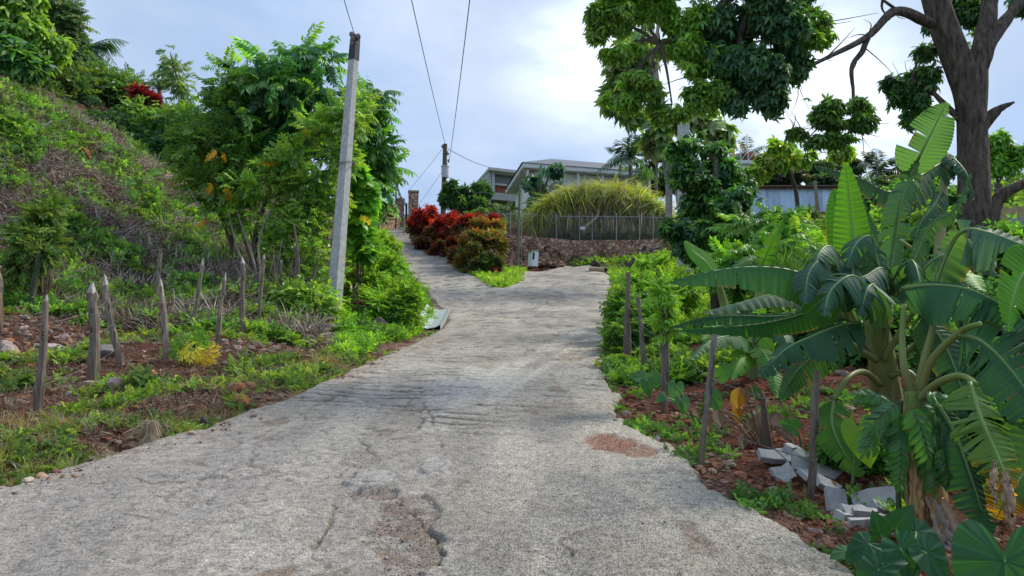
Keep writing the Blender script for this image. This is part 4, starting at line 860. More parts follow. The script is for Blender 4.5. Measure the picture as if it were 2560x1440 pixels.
for k, (px, py, d, w, h) in enumerate(((1712, 1190, 5.72, 26, 18), (1738, 1196, 5.6, 28, 18), (1690, 1175, 5.85, 20, 12), (1640, 1112, 6.6, 26, 20), (1625, 1128, 6.4, 26, 16), (2095, 1322, 4.7, 24, 16), (2085, 1300, 4.8, 20, 14))):
    stone(px, py, d, w, h, ((.33, .28, .22), (.36, .24, .17), (.3, .14, .07))[k % 3], ('rounded stone at the right road edge below the elbow stake', 'pinkish stone at the right road edge below the elbow stake', 'small gravelly stone at the right road edge', 'orange clod beside the pothole on the right', 'reddish clod at the road edge right of the pothole', 'pink stone in front of the slab pile', 'little orange stone left of the slab pile')[k], 70 + k, grp='stones along the right road edge')
# bottles, pipe, stump, dark bike-like scrap
def bottle(px, py, d, L, yaw, col, capc, label):
    a = P(px, py, d); t_ = thing('plastic_bottle', a, label, 'bottle', 'discarded bottles'); v = np.array([math.cos(yaw), math.sin(yaw), .03]); mb = MB(); r = L * .16
    tube(mb, [a, a + v * L * .05, a + v * L * .7, a + v * L * .85, a + v * L * .92], [r * .8, r, r, r * .5, r * .35], 10, col, n=20); mb.build('body', vmat('bottle_plastic', .2, .6, .3, tcol=(1, 1, 1)), t_)
    mb = MB(); tube(mb, [a + v * L * .92, a + v * L], [r * .42, r * .42], 8, capc); mb.build('cap', M_paint, t_)
bottle(100, 992, 9.2, .26, .1, (.45, .5, .58), (.05, .1, .4), 'clear plastic bottle with bluish label lying between the first two stakes')
bottle(14, 902, 11.0, .42, 0, (.35, .5, .5), (.3, .4, .4), 'greenish clear bottle lying at the left edge behind the fence')
a = P(1476, 672, 33.5); t_ = thing('clay_pipe', a, 'short tan clay pipe segment lying at the right road edge near the bend', 'pipe'); b = P(1514, 675, 32.8); mb = MB()
tube(mb, [a, b], [.105, .105], 14, (.42, .29, .18)); tube(mb, [b - (b - a) * .25, b - (b - a) * .2], [.12, .12], 14, (.36, .3, .24)); tube(mb, [b - (b - a) * .05, b], [.125, .125], 14, (.36, .3, .24)); mb.build('barrel', M_conc, t_)
mb = MB(); v = nrm(b - a); tube(mb, [b + v * .003, b + v * .012], [.085, .085], 12, (.03, .025, .02)); mb.build('bore', M_conc, t_)
a = P(1488, 664, 35.0); mb = MB(); rock(mb, a + (0, 0, .05), (.42, .4, .44), 31, (.06, .05, .04), 6, .2); tag(mb.build('tree_stump', M_bark, org=a), 'dark cut stump behind the clay pipe at the bend', 'stump')
a = P(1604, 628, 35.0); t_ = thing('scrap_frame', a, 'dark purple scrap frame with tubes leaning at the foot of the stone wall', 'scrap'); mb = MB(); pc = (.045, .03, .06)
tube(mb, [a, a + (.16, 0, .20), a + (.12, 0, .30)], [.05, .07, .03], 7, pc); tube(mb, [a + (.02, 0, .02), a + (-.04, 0, .0)], .04, 6, pc); mb.build('seat', M_paint, t_)
mb = MB(); tube(mb, [P(1622, 627, 35), P(1645, 620, 35), P(1657, 616, 35)], [.05, .035, .02], 7, (.08, .05, .10)); tube(mb, [P(1625, 624, 35), P(1655, 622, 35)], .02, 6, (.12, .08, .13)); mb.build('frame_tube', M_paint, t_)
a = G(235, 1196); mb = MB(); tube(mb, [P(180, 1200, 5.5), P(205, 1197, 5.5), P(238, 1195, 5.45)], [.012, .022, .012], 7, (.035, .03, .03), flat=.5); tag(mb.build('fallen_pod', M_bark, org=P(205, 1197, 5.5)), 'black curved seed pod lying at the left road edge', 'seed pod')
a = G(510, 1075); mb = MB(); rock(mb, a + (0, 0, .05), (.07, .07, .13), 33, (.10, .085, .075), 4); tag(mb.build('charred_stub', M_bark, org=a), 'small charred stub among weeds at the left road edge', 'stub')
mb = MB(); 
q = P(760, 830, 14.2); tube(mb, [P(700, 835, 14.4), P(755, 838, 14.2), P(790, 820, 14.2), P(808, 798, 14.4)], .018, 6, (.3, .27, .24)); tube(mb, [P(755, 838, 14.1), P(690, 825, 14.5), P(668, 800, 14.8)], .014, 6, (.25, .2, .17)); tag(mb.build('fallen_branch', M_bark, org=q), 'pale bare branch lying left of the leaning concrete pole foot', 'branch')
q = G(120, 310); mb = MB(); tube(mb, [P(110, 318, 19.0), P(128, 304, 19.0)], .03, 6, (.4, .38, .35)); tag(mb.build('cut_stick', M_bark, org=P(110, 318, 19)), 'pale cut stick lying on the upper left hillside', 'stick')

# little concrete drain chute beside the drive
a = P(1085, 800, 18.6); mb = MB(); nn_ = 8; q = [P(1098, 762, 21.5), P(1086, 790, 19.2), P(1068, 820, 17.4)]; pp = interp_path(q, nn_); V = []
for p_ in pp:
    g_ = float(H(np.array([p_[0]]), np.array([p_[1]]))[0]); p_ = np.array([p_[0], p_[1], g_ + .06])
    for (ox, oz) in ((-.34, .16), (-.22, .05), (0, -.02), (.2, .02), (.30, .07), (.30, -.1), (-.34, -.1)): V.append(p_ + (ox, 0, oz))
i_ = np.arange(nn_ - 1)[:, None] * 7 + np.arange(6)[None]; mb.add(V, np.stack([i_, i_ + 1, i_ + 8, i_ + 7], -1).reshape(-1, 4), (.34, .37, .36)); tag(mb.build('drain_chute', M_conc, org=a), 'small curved concrete drain chute between the bank bushes and the side drive', 'drain')
# ---------------------------------------------------------------- vegetation helpers
def cblob(px, py, d, rx, ry, rz=None):
    """centre and radii of a foliage lobe given its extent in the photo"""
    s = d / F; rx = rx * s; ry = ry * s; return (P(px, py, d), np.array([rx, rz if rz is not None else (rx + ry) / 2, ry]))
def crown(mb, blobs, n, T, size, colors, rg, droop=.3, shell=.5, gap=.42, gs=1.1, w=None, jit=.18, upf=0.3, cj=.22, split=6, top=None, sk=(.36, .62)):
    if split:
        nb = []
        for c, r in blobs:
            for _ in range(split):
                v = nrm(rg.normal(size=3)) * rg.uniform(.35, .85); k_ = rg.uniform(*sk); nb.append((c + v * r * (1, 1, 1), r * k_ * rg.uniform(.8, 1.2, 3)))
        blobs = nb; n = int(n * 1.15)
    vol = np.array([b[1].prod() ** .66 for b in blobs]); vol = vol / vol.sum(); Ts = T if isinstance(T, list) else [T]
    for (c, r), f in zip(blobs, vol):
        m = max(4, int(n * f)); d = nrm(rg.normal(size=(m * 2, 3))); rad = (shell ** 3 + (1 - shell ** 3) * rg.random(m * 2)) ** (1 / 3)
        rad = rad * (1 + (rg.random(m * 2) > .84) * rg.exponential(.22, m * 2)); bump = .72 + .5 * vn(d[:, 0] * 2.6 + c[0], d[:, 2] * 2.6 + c[2] + d[:, 1] * 1.7, 12)
        p = c + d * (rad * bump)[:, None] * r
        k = vn(p[:, 0] * gs * 2 + 3, p[:, 2] * gs * 2 + p[:, 1] * 1.3, 31) > gap * rg.uniform(.6, 1.1, m * 2); p, d = p[k][:m], d[k][:m]; m = len(p)
        Y = nrm(d * (1, 1, .7) + rg.normal(0, .45, (m, 3)) - (0, 0, droop)); Z = nrm(np.array([0, 0, 1.0]) + d * upf + rg.normal(0, .35, (m, 3)))
        cl = (1 + cj * (vn(p[:, 0] * 1.7, p[:, 2] * 1.7 + p[:, 1], 55) - .5) * 2)[:, None]
        col = pal(colors, m, rg, jit, w) * cl
        if top is not None:
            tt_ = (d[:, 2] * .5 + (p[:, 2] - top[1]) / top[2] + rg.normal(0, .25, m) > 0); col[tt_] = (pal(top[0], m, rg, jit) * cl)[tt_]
        pick = rg.integers(len(Ts), size=m)
        for i, t in enumerate(Ts):
            s_ = pick == i; scatter(mb, t, p[s_], Y[s_], Z[s_], size * rg.uniform(.7, 1.25, s_.sum()), col[s_])
def limbs(mb, trunk, blobs, r0, rg, col, twigs=5, droop=0.1, start=.35):
    tp = interp_path(trunk, 30)
    for c, r in blobs:
        i = int(rg.uniform(start, .95) * 29); cand = range(int(start * 29), 30); i = min(cand, key=lambda k: np.linalg.norm(tp[k] - c) + abs(tp[k][2] - (c[2] - r[2])) * .5)
        a = tp[i]; m_ = (a + c) / 2 + (0, 0, .12 * np.linalg.norm(c - a)) + rg.normal(0, .05, 3) * np.linalg.norm(c - a)
        rr = r0 * (1 - .6 * i / 29) * .6; tube(mb, [a, m_, c], [rr, rr * .7, rr * .35], 6, col, n=9, rough=.1)
        for k in range(twigs):
            e = c + nrm(rg.normal(size=3) * (1, .6, 1)) * r * .8; tube(mb, [c * .6 + m_ * .4, (c + e) / 2 + (0, 0, .04), e], [rr * .4, rr * .25, rr * .1], 4, col, n=5)
def tree(name, label, cat, trunk, r, blobs, n, T, size, colors, seed, group=None, bark=(.13, .10, .075), droop=.3, shell=.45, gap=.42, gs=1.1, lim=True, mat=None, w=None, twigs=5, start=.35, **kw):
    rg = np.random.default_rng(seed); bl = [cblob(*b) for b in blobs]; tp = [P(*q) if len(q) == 3 and q[1] > 0 and abs(q[0]) > 25 or True and len(q) == 3 else q for q in trunk]
    t_ = thing(name, tp[0], label, cat, group); mb = MB(); tube(mb, [tp[0] - (0, 0, .3)] + tp, [r[0] * 1.2, r[0]] + list(np.linspace(r[0], r[1], len(tp) - 1)), 9, bark, n=len(tp) * 7, rough=.12, seed=seed)
    mb.build('trunk', M_bark, t_, smooth=True)
    if lim: mb = MB(); limbs(mb, tp, bl, r[0], rg, bark, twigs, start=start); mb.build('limb', M_bark, t_, smooth=True)
    mb = MB(); crown(mb, bl, n, T, size, colors, rg, droop, shell, gap, gs, w, **kw); mb.build('crown', mat or M_leaf, t_); return t_
def shrub(name, label, cat, blobs, n, T, size, colors, seed, group=None, droop=.1, shell=.55, gap=.36, gs=1.4, mat=None, stems=6, w=None, bark=(.13, .10, .07), base=None, sr=1.0, **kw):
    rg = np.random.default_rng(seed); bl = [cblob(*b) for b in blobs]; c, r = bl[0]
    bs = np.array([c[0], c[1], ground(np.array([c[0]]), np.array([c[1]]))[0]]) if base is None else base
    t_ = thing(name, bs, label, cat, group); mb = MB()
    for cc, rr in bl:
        for k in range(max(2, stems // len(bl))):
            e = cc + nrm(rg.normal(size=3)) * rr * .7; b0 = bs + (rg.uniform(-.4, .4) * r[0], rg.uniform(-.2, .2) * r[1], -.05); tube(mb, [b0, (b0 + e) / 2 + rg.normal(0, .08, 3), e], [.03 * sr, .02 * sr, .008 * sr], 5, bark, n=8)
    mb.build('stem', M_bark, t_); mb = MB(); crown(mb, bl, n, T, size, colors, rg, droop, shell, gap, gs, w, **kw); mb.build('foliage', mat or M_leaf, t_); return t_
def palm(name, label, trunk, r, nf, L, seed, group, colors=((.05, .13, .05), (.07, .16, .05)), arc=.6, lw=.05, up=(.1, 1.3), pairs=22, shaft=(.22, .2, .17), droop=.5):
    rg = np.random.default_rng(seed); tp = [P(*q) for q in trunk]; t_ = thing(name, tp[0], label, 'palm', group); mb = MB(); tube(mb, [tp[0] - (0, 0, .3)] + tp, [r * 1.3] + [r] * len(tp), 8, shaft, n=14, rough=.06); mb.build('trunk', M_bark, t_, smooth=True)
    top = tp[-1]
    for k in range(nf):
        a = 6.283 * k / nf + rg.uniform(-.2, .2); el = rg.uniform(*up); v = np.array([math.cos(a) * math.cos(el), math.sin(a) * math.cos(el), math.sin(el)]); s = np.linspace(0, 1, 12)[:, None]
        path = top + v * L * s * rg.uniform(.85, 1.1) - np.array([0, 0, 1]) * (L * arc * rg.uniform(.8, 1.2)) * s ** 2.2; Tn = nrm(np.gradient(path, axis=0)); side = nrm(np.cross(Tn, (0, 0, 1.0)) + 1e-6)
        mb = MB(); c = np.array(colors[k % len(colors)]) * rg.uniform(.8, 1.2); tube(mb, path, [L * .012, L * .004], 4, c * (1.3, 1.2, .9), n=12)
        pp = interp_path(path, pairs); TT = nrm(np.gradient(pp, axis=0)); SS = nrm(np.cross(TT, (0, 0, 1.0)) + 1e-6); w = np.sin(np.pi * np.linspace(.12, .95, pairs) ** .8); lf = T_leaf(1, lw / .35, 2, .2, .25)
        for sg in (-1, 1):
            Y = nrm(SS * sg + TT * .75 - np.array([0, 0, droop]) + rg.normal(0, .12, (pairs, 3))); scatter(mb, lf, pp, Y, np.cross(SS, TT) + (0, 0, .3), L * .30 * w, c * rg.uniform(.85, 1.15, (pairs, 1)))
        mb.build('frond', M_leaf, t_)
    return t_
# palettes (albedo)
G_BR = ((.115, .27, .035), (.09, .22, .03), (.15, .31, .04)); G_MID = ((.06, .165, .03), (.075, .19, .035), (.05, .135, .03)); G_DK = ((.025, .075, .03), (.035, .095, .035), (.02, .06, .028))
G_YE = ((.20, .30, .035), (.14, .26, .035), (.26, .32, .05)); G_OL = ((.08, .13, .035), (.10, .15, .04), (.06, .10, .03))
TL = T_leaf(1, .42, 2); TLn = T_leaf(1, .30, 2, .2, .35)
TW = [T_whorl(6, 1, .38, -.35, seed=i) for i in range(3)]; TWd = [T_whorl(5, 1, .42, -.2, seed=10 + i, leaf='d', jit=.4) for i in range(3)]
TP = [T_pinnate(7, .30, .11, .30, .55, seed=i) for i in range(3)]; TPs = [T_pinnate(6, .26, .12, .15, .25, seed=20 + i, leaf='d') for i in range(3)]
def T_sprig(n=9, L=1.0, lw=.16, ll=.34, seed=0):
    r_ = np.random.default_rng(seed); parts = [T_stem(L, .008, .15)]; lf = T_diamond(1, lw / ll)
    for k in range(n):
        t = .1 + .9 * k / n; parts.append(xf(lf, rotm(0, 0, r_.uniform(.5, 1.2) * (-1) ** k) @ rotm(r_.uniform(-.6, .4), r_.uniform(-.6, .6), 0), (0, t, -.15 * t * t), ll * r_.uniform(.7, 1.2), r_.uniform(.8, 1.2)))
    return T_join(parts)
TS = [T_sprig(seed=i) for i in range(4)]; TSb = [T_sprig(8, 1, .24, .36, seed=30 + i) for i in range(3)]

# ---------------------------------------------------------------- left side trees and shrubs
HG = 'trees and bushes along the top of the left hillside'
tree('dense_tree', 'bright green bushy tree in the top left corner of the view', 'tree', [(40, 290, 27), (60, 180, 27), (70, 60, 27)], (.22, .1), [(30, 60, 27, 90, 75), (95, 95, 27, 60, 70), (10, 130, 26.5, 80, 50), (120, 150, 27.5, 40, 40), (40, -10, 27, 90, 60)], 2600, TW, .34, ((.12, .22, .035), (.09, .19, .04), (.16, .27, .05)), 1, HG, shell=.4)
tree('dark_tree', 'dark broad leaved tree in front of the bright one at the far left', 'tree', [(25, 330, 24), (28, 230, 24), (30, 150, 24)], (.12, .06), [(35, 130, 24, 62, 55), (20, 170, 24, 50, 36), (70, 160, 24, 35, 40)], 900, TW, .40, ((.035, .10, .035), (.05, .13, .04), (.09, .2, .03)), 2, HG, shell=.5)
tree('feathery_tree', 'tall feathery blue green tree between the bright tree and the palm', 'tree', [(160, 300, 33), (165, 160, 33), (160, 40, 33)], (.14, .05), [(150, 20, 33, 40, 40), (178, 70, 33, 30, 45), (165, 120, 33, 34, 40), (190, 130, 33, 22, 30), (130, 10, 33, 30, 30)], 700, TPs, .6, ((.07, .13, .06), (.09, .16, .07)), 3, HG, shell=.2)
palm('hillside_palm', 'spiky palm standing on the left hilltop right of the feathery tree', [(215, 300, 34), (208, 125, 34)], .16, 17, 2.3, 4, 'palms', up=(-.1, 1.45), colors=((.05, .12, .06), (.07, .15, .06)), pairs=30, lw=.045)
palm('hillside_palm', 'small upright palm frond cluster left of the slender sapling on the left skyline', [(402, 300, 38), (399, 225, 38)], .12, 8, 1.4, 5, 'palms', up=(.5, 1.5), colors=((.06, .14, .07), (.08, .16, .08)), pairs=26)
tree('slender_sapling', 'slender tall sapling with stacked drooping leaves on the left skyline', 'sapling', [(480, 330, 30), (455, 240, 30), (425, 130, 30)], (.05, .015), [(425, 140, 30, 24, 22), (432, 175, 30, 22, 20), (448, 205, 30, 24, 20), (462, 235, 30, 22, 22), (440, 200, 30, 26, 14)], 100, TP, .48, ((.10, .17, .06), (.12, .2, .07)), 6, HG, shell=.1, gap=.2, droop=.2)
shrub('ti_bush', 'dark red leaved ti bush on the upper left slope', 'bush', [(358, 243, 29, 22, 14), (388, 252, 29, 18, 12)], 330, T_rosette(7, 1, .16, .2, 1.2, .4, 2, 3), .42, ((.22, .015, .03), (.12, .01, .025), (.30, .03, .03)), 7, mat=M_leaf)
Hb = [('dark green hedge bush under the palm on the left hilltop', [(150, 250, 29, 90, 55), (80, 260, 27, 70, 45), (230, 250, 31, 70, 70)], 2400, .42, G_OL + G_DK),
      ('leafy green bush right of the hilltop palm', [(290, 230, 31, 60, 45), (240, 215, 32, 50, 40), (340, 290, 31, 70, 40)], 1500, .42, ((.09, .17, .04), (.06, .14, .04))),
      ('shadowy dark hedge bush in the hollow below the skyline', [(330, 350, 27.5, 110, 60), (400, 420, 26.5, 90, 60), (260, 330, 27, 80, 50)], 3000, .38, G_DK + ((.05, .11, .04),)),
      ('dark hedge bush behind the sapling stems, lower part of the hollow', [(470, 400, 27, 90, 90), (440, 480, 25.5, 60, 40), (540, 470, 26.5, 80, 60)], 2700, .38, G_DK),
      ('light green creeper bush under the red ti bush', [(400, 295, 28.5, 80, 32), (470, 310, 28.5, 50, 40), (510, 360, 28, 50, 50)], 1600, .36, ((.12, .23, .04), (.08, .17, .035))),
      ('small green bush cresting the far left slope', [(20, 260, 20.5, 60, 22), (80, 290, 21, 50, 22), (140, 320, 21.3, 40, 18)], 1100, .26, G_BR)]
for i, (lab, bl, n, s, c) in enumerate(Hb): shrub('hillside_bush', lab, 'bush', bl, n, [TSb[0], TPs[0], TPs[1], TSb[1]], s, c, 100 + i, HG, gap=.28)
# main pinnate tree left of the pole
tree('pinnate_tree', 'tall tree with drooping feather shaped leaves beside the leaning concrete pole', 'tree', [(735, 790, 19), (748, 620, 19), (758, 400, 19), (765, 200, 19)], (.13, .035),
     [(700, 160, 19, 60, 42), (760, 140, 19, 50, 40), (820, 180, 19, 42, 48), (640, 170, 19, 50, 35), (700, 210, 18.6, 90, 60), (620, 230, 19, 60, 50), (800, 240, 19, 60, 55), (680, 310, 19, 90, 60), (610, 320, 19.2, 50, 60), (780, 330, 18.8, 70, 50), (700, 390, 18.8, 60, 40)],
     820, TP, .62, ((.07, .20, .04), (.045, .14, .045), (.12, .26, .04), (.035, .11, .05)), 11, shell=.25, gap=.24, droop=.35, lim=True, start=.3, cj=.3, sk=(.3, .5))
tree('pinnate_tree', 'second feather leaved tree behind the pole, spreading to its right', 'tree', [(900, 760, 20.5), (885, 560, 20.5), (880, 300, 20.5)], (.08, .025),
     [(930, 240, 20.5, 32, 25), (920, 300, 20.5, 36, 40), (890, 270, 20.3, 40, 30), (925, 370, 20.5, 34, 34), (905, 440, 20.5, 38, 45), (960, 420, 21, 25, 30), (945, 490, 21, 35, 30)], 480, TP, .58, ((.06, .17, .03), (.08, .21, .035), (.04, .12, .035)), 12, shell=.2, gap=.22, droop=.35)
tree('small_leaved_tree', 'fine leaved pale green tree leaning behind the concrete pole from the left', 'tree', [(615, 850, 17.2), (635, 640, 17.2), (645, 560, 17.2), (700, 430, 17), (800, 330, 16.8)], (.07, .02),
     [(800, 330, 16.8, 55, 40), (860, 290, 16.6, 50, 55), (760, 400, 17, 60, 45), (840, 390, 16.8, 45, 40), (900, 260, 16.8, 34, 40), (700, 440, 17, 55, 40), (780, 460, 17, 50, 40), (730, 500, 17, 60, 36)], 900, TPs, .32, ((.15, .27, .045), (.10, .21, .04), (.20, .32, .06), (.07, .15, .03)), 13, shell=.2, gap=.3, droop=.15)
SG = 'slender saplings and shrubs left of the leaning pole'
tree('fern_leaved_sapling', 'upright sapling with layered fronds, farthest left of the thicket', 'sapling', [(600, 700, 17.6), (560, 560, 17.6), (495, 400, 17.6), (470, 290, 17.6)], (.035, .012),
     [(470, 300, 17.6, 34, 26), (485, 350, 17.6, 42, 30), (505, 400, 17.6, 44, 30), (520, 450, 17.6, 42, 30), (545, 500, 17.6, 40, 26)], 230, TPs, .50, ((.09, .18, .035), (.12, .22, .04)), 14, SG, shell=.05, gap=.2, droop=0)
tree('fern_leaved_sapling', 'tall fern leaved sapling whose tip stands against the sky left of the main tree', 'sapling', [(585, 800, 17.8), (580, 600, 17.8), (578, 400, 17.8), (575, 190, 17.8)], (.05, .012),
     [(578, 190, 17.8, 34, 24), (576, 240, 17.8, 40, 34), (585, 300, 17.8, 44, 40), (575, 360, 17.8, 46, 36), (585, 420, 17.8, 46, 40), (560, 270, 17.8, 30, 26)], 300, TPs, .46, ((.08, .18, .03), (.10, .21, .035), (.06, .14, .03)), 15, SG, shell=.05, gap=.22, droop=.1)
for i, (lab, bl, n) in enumerate((('leafy shrub in the middle of the thicket below the fine leaved tree', [(640, 470, 17.4, 60, 45), (600, 540, 17.4, 55, 40), (680, 560, 17.2, 60, 50)], 330), ('broad shrub around the foot of the main tree', [(720, 600, 16.8, 75, 60), (780, 650, 16.4, 55, 60), (700, 680, 16.6, 45, 50)], 420),
      ('low leafy shrub in front of the thicket stems', [(700, 750, 14.8, 70, 34), (620, 730, 15, 50, 30), (780, 760, 14.6, 50, 34)], 800), ('shrub filling the gap between the main tree and the pole', [(790, 540, 17, 50, 55), (820, 480, 17.2, 45, 50), (760, 720, 16, 45, 40)], 420))):
    shrub('thicket_shrub', lab, 'shrub', bl, n, [TPs[0], TS[0], TSb[0]], .30, ((.11, .22, .04), (.15, .28, .045), (.07, .16, .035), (.20, .30, .055)), 120 + i, SG, shell=.3, gap=.38)
rg = np.random.default_rng(5); mb = MB()
for (px, py) in ((545, 370), (553, 378), (690, 400), (680, 398), (668, 405), (770, 310), (530, 450), (560, 462), (860, 320), (812, 690), (520, 540)):
    q = P(px, py, 16.9); scatter(mb, TP[0], [q], [rg.normal(0, .5, 3) + (0, 0, -.4)], [(0, -1, .5)], .34, [(.75, .38, .02)])
tag(mb.build('yellowed_leaves', M_leaf, org=P(600, 400, 16.9)), 'scattered yellow dying leaves in the thicket left of the pole', 'leaves', kind='stuff')
# forked bare shrub stems
t_ = thing('forked_shrub', P(640, 830, 15.2), 'bare grey forked stems of a shrub behind the left stakes', 'shrub', SG); mb = MB()
for pts, r0 in (([(632, 780, 15.2), (640, 700, 15.2), (630, 640, 15.4), (600, 550, 16.6), (580, 480, 17.8)], .035), ([(632, 780, 15.2), (650, 690, 15.2), (648, 600, 15.8), (690, 500, 16.8), (740, 420, 17.6)], .03), ([(650, 790, 15.2), (700, 720, 15.2), (760, 640, 15.2)], .03), ([(540, 720, 15.6), (500, 600, 15.6), (440, 560, 15.6)], .018), ([(640, 690, 15.2), (600, 640, 15.2), (570, 530, 15.4)], .03), ([(560, 700, 16), (520, 560, 16), (470, 470, 16)], .02), ([(735, 790, 15.5), (745, 650, 15.5), (735, 560, 15.5)], .045), ([(715, 800, 15.5), (690, 700, 15.5), (705, 600, 15.5)], .03)):
    tube(mb, [P(*q) for q in pts], [r0, r0 * .8, r0 * .3], 7, (.20, .165, .14), n=20, rough=.1)
mb.build('stem', M_bark, t_, smooth=True)
mb = MB(); rg = np.random.default_rng(9)
for k in range(130):
    x0 = rg.uniform(560, 800); y0 = rg.uniform(690, 800); a = P(x0, y0, rg.uniform(14.6, 16.4)); v = np.array([rg.normal(0, .25), rg.normal(0, .2), rg.uniform(.2, .9)]); tube(mb, [a, a + v * .5 + rg.normal(0, .05, 3), a + v], [.012, .009, .004], 4, (.16, .125, .10), n=5)
tag(mb.build('dry_brush', M_dry, org=P(650, 800, 15)), 'tangled dry brush around the stems left of the pole', 'brush', kind='stuff')
# broad leaved vine right of pole
shrub('broad_leaved_vine', 'broad leaved bright vine climbing just right of the leaning concrete pole', 'vine', [(905, 480, 18.5, 35, 60), (900, 570, 18.5, 32, 60), (925, 620, 18.5, 26, 34)], 330, T_whorl(4, 1, .85, -.1, seed=4), .26, ((.09, .25, .03), (.13, .3, .04)), 16, shell=.2)
mb = MB(); scatter(mb, T_whorl(7, 1, .4, -.3, seed=8), [P(*q) for q in ((912, 548, 18), (922, 555, 18), (903, 545, 18))], [(0, 0, 1)] * 3, [(0, -1, 0)] * 3, .1, [(.8, .62, .03)] * 3); tag(mb.build('yellow_flower', M_leaf, org=P(912, 548, 18)), 'small bright yellow blossoms right of the leaning pole near the stone wall', 'flower')
# green mound between pole and drive
MG = 'leafy bushes on the bank beside the side drive'
for i, (lab, bl, n, c) in enumerate((('bright leafy bush on the bank beside the lower side drive', [(960, 730, 18.5, 75, 70), (1010, 780, 17.2, 50, 60), (930, 790, 16.8, 60, 50), (985, 700, 19.5, 50, 50)], 4300, ((.11, .25, .03), (.14, .29, .035), (.08, .19, .03))),
      ('bright bush right of the pole midway up the bank', [(920, 650, 21, 60, 55), (960, 680, 21, 45, 45), (905, 720, 19, 50, 45)], 2400, ((.10, .24, .03), (.13, .28, .035))),
      ('topmost bush beside the side drive below the gate', [(940, 600, 26, 50, 30), (900, 600, 24, 45, 35), (985, 612, 30, 24, 14)], 1500, ((.12, .26, .035), (.16, .3, .04))),
      ('darker low bush at the foot of the leaning pole', [(860, 850, 14.4, 70, 30), (900, 840, 15, 50, 36), (960, 855, 14.4, 40, 22)], 1700, ((.05, .14, .03), (.07, .18, .03))))):
    shrub('bank_bush', lab, 'bush', bl, n, [TSb[0], TSb[1], TSb[2], TWd[0]], .20, c, 140 + i, MG, shell=.55, gap=.26, gs=2.2, mat=M_weed)
for i, (px, py, d) in enumerate(((905, 775, 16.2), (885, 742, 16.4), (845, 700, 16.6))):
    q = P(px, py, d); t_ = thing('purple_cordyline', q, ('dark purple cordyline on the bank right of the pole foot', 'dark purple cordyline touching the right side of the pole', 'purple cordyline half hidden beside the pole')[i], 'plant', 'purple cordylines'); mb = MB(); tube(mb, [q - (0, 0, .2), q + (0, 0, .15)], .015, 6, (.1, .07, .06)); mb.build('stem', M_bark, t_)
    mb = MB(); scatter(mb, T_rosette(18, 1, .13, -.1, 1.3, .6, 3, 40 + i), [q + (0, 0, .12)], [(0, 1, 0)], [(0, 0, 1)], .32, [(.05, .012, .03)]); mb.build('foliage', M_leaf, t_)

# ---------------------------------------------------------------- crotons and hedge along the drive
TCr = [T_rosette(9, 1, .26, .1, 1.1, .35, 3, 60 + i) for i in range(3)]
CG = 'colourful shrubs lining the side drive'
RED = ((.42, .028, .024), (.28, .02, .026), (.15, .015, .02), (.5, .05, .03)); ORA = ((.32, .13, .035), (.22, .16, .04), (.11, .13, .03), (.28, .08, .03), (.06, .09, .03))
def flatcrown(name, label, blobs, n, T, size, cols, seed, grp, **kw): return shrub(name, label, 'shrub', blobs, n, T, size, cols, seed, grp, shell=.6, gap=.12, gs=2.0, droop=-.2, **kw)
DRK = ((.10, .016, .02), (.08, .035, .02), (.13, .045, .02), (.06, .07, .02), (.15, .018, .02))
Z = lambda py, d: float(P(1280, py, d)[2])
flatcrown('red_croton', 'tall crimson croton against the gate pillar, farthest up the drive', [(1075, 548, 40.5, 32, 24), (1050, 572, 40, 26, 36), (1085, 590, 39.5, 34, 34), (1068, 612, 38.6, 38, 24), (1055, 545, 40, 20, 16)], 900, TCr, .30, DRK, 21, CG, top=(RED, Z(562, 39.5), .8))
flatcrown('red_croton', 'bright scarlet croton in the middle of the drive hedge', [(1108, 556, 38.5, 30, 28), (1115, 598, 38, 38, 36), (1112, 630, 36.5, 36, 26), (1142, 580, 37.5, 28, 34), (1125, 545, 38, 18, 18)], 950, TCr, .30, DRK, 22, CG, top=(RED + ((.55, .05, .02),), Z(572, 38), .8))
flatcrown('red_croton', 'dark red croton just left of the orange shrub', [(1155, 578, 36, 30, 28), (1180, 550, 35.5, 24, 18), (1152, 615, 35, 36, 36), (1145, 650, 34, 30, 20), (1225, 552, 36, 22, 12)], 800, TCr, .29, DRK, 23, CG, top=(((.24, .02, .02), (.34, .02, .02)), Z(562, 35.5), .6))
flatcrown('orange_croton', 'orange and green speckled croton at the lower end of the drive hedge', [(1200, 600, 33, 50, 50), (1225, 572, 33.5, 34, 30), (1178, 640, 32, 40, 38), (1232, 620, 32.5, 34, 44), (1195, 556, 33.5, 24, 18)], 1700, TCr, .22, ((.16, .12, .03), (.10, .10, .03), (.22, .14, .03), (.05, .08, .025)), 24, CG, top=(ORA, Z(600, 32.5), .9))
flatcrown('orange_croton', 'dark green lower croton under the orange one', [(1205, 665, 31.2, 46, 34), (1232, 655, 31.2, 30, 34)], 800, TCr, .20, ((.04, .09, .025), (.06, .11, .03), (.10, .05, .03)), 25, CG)
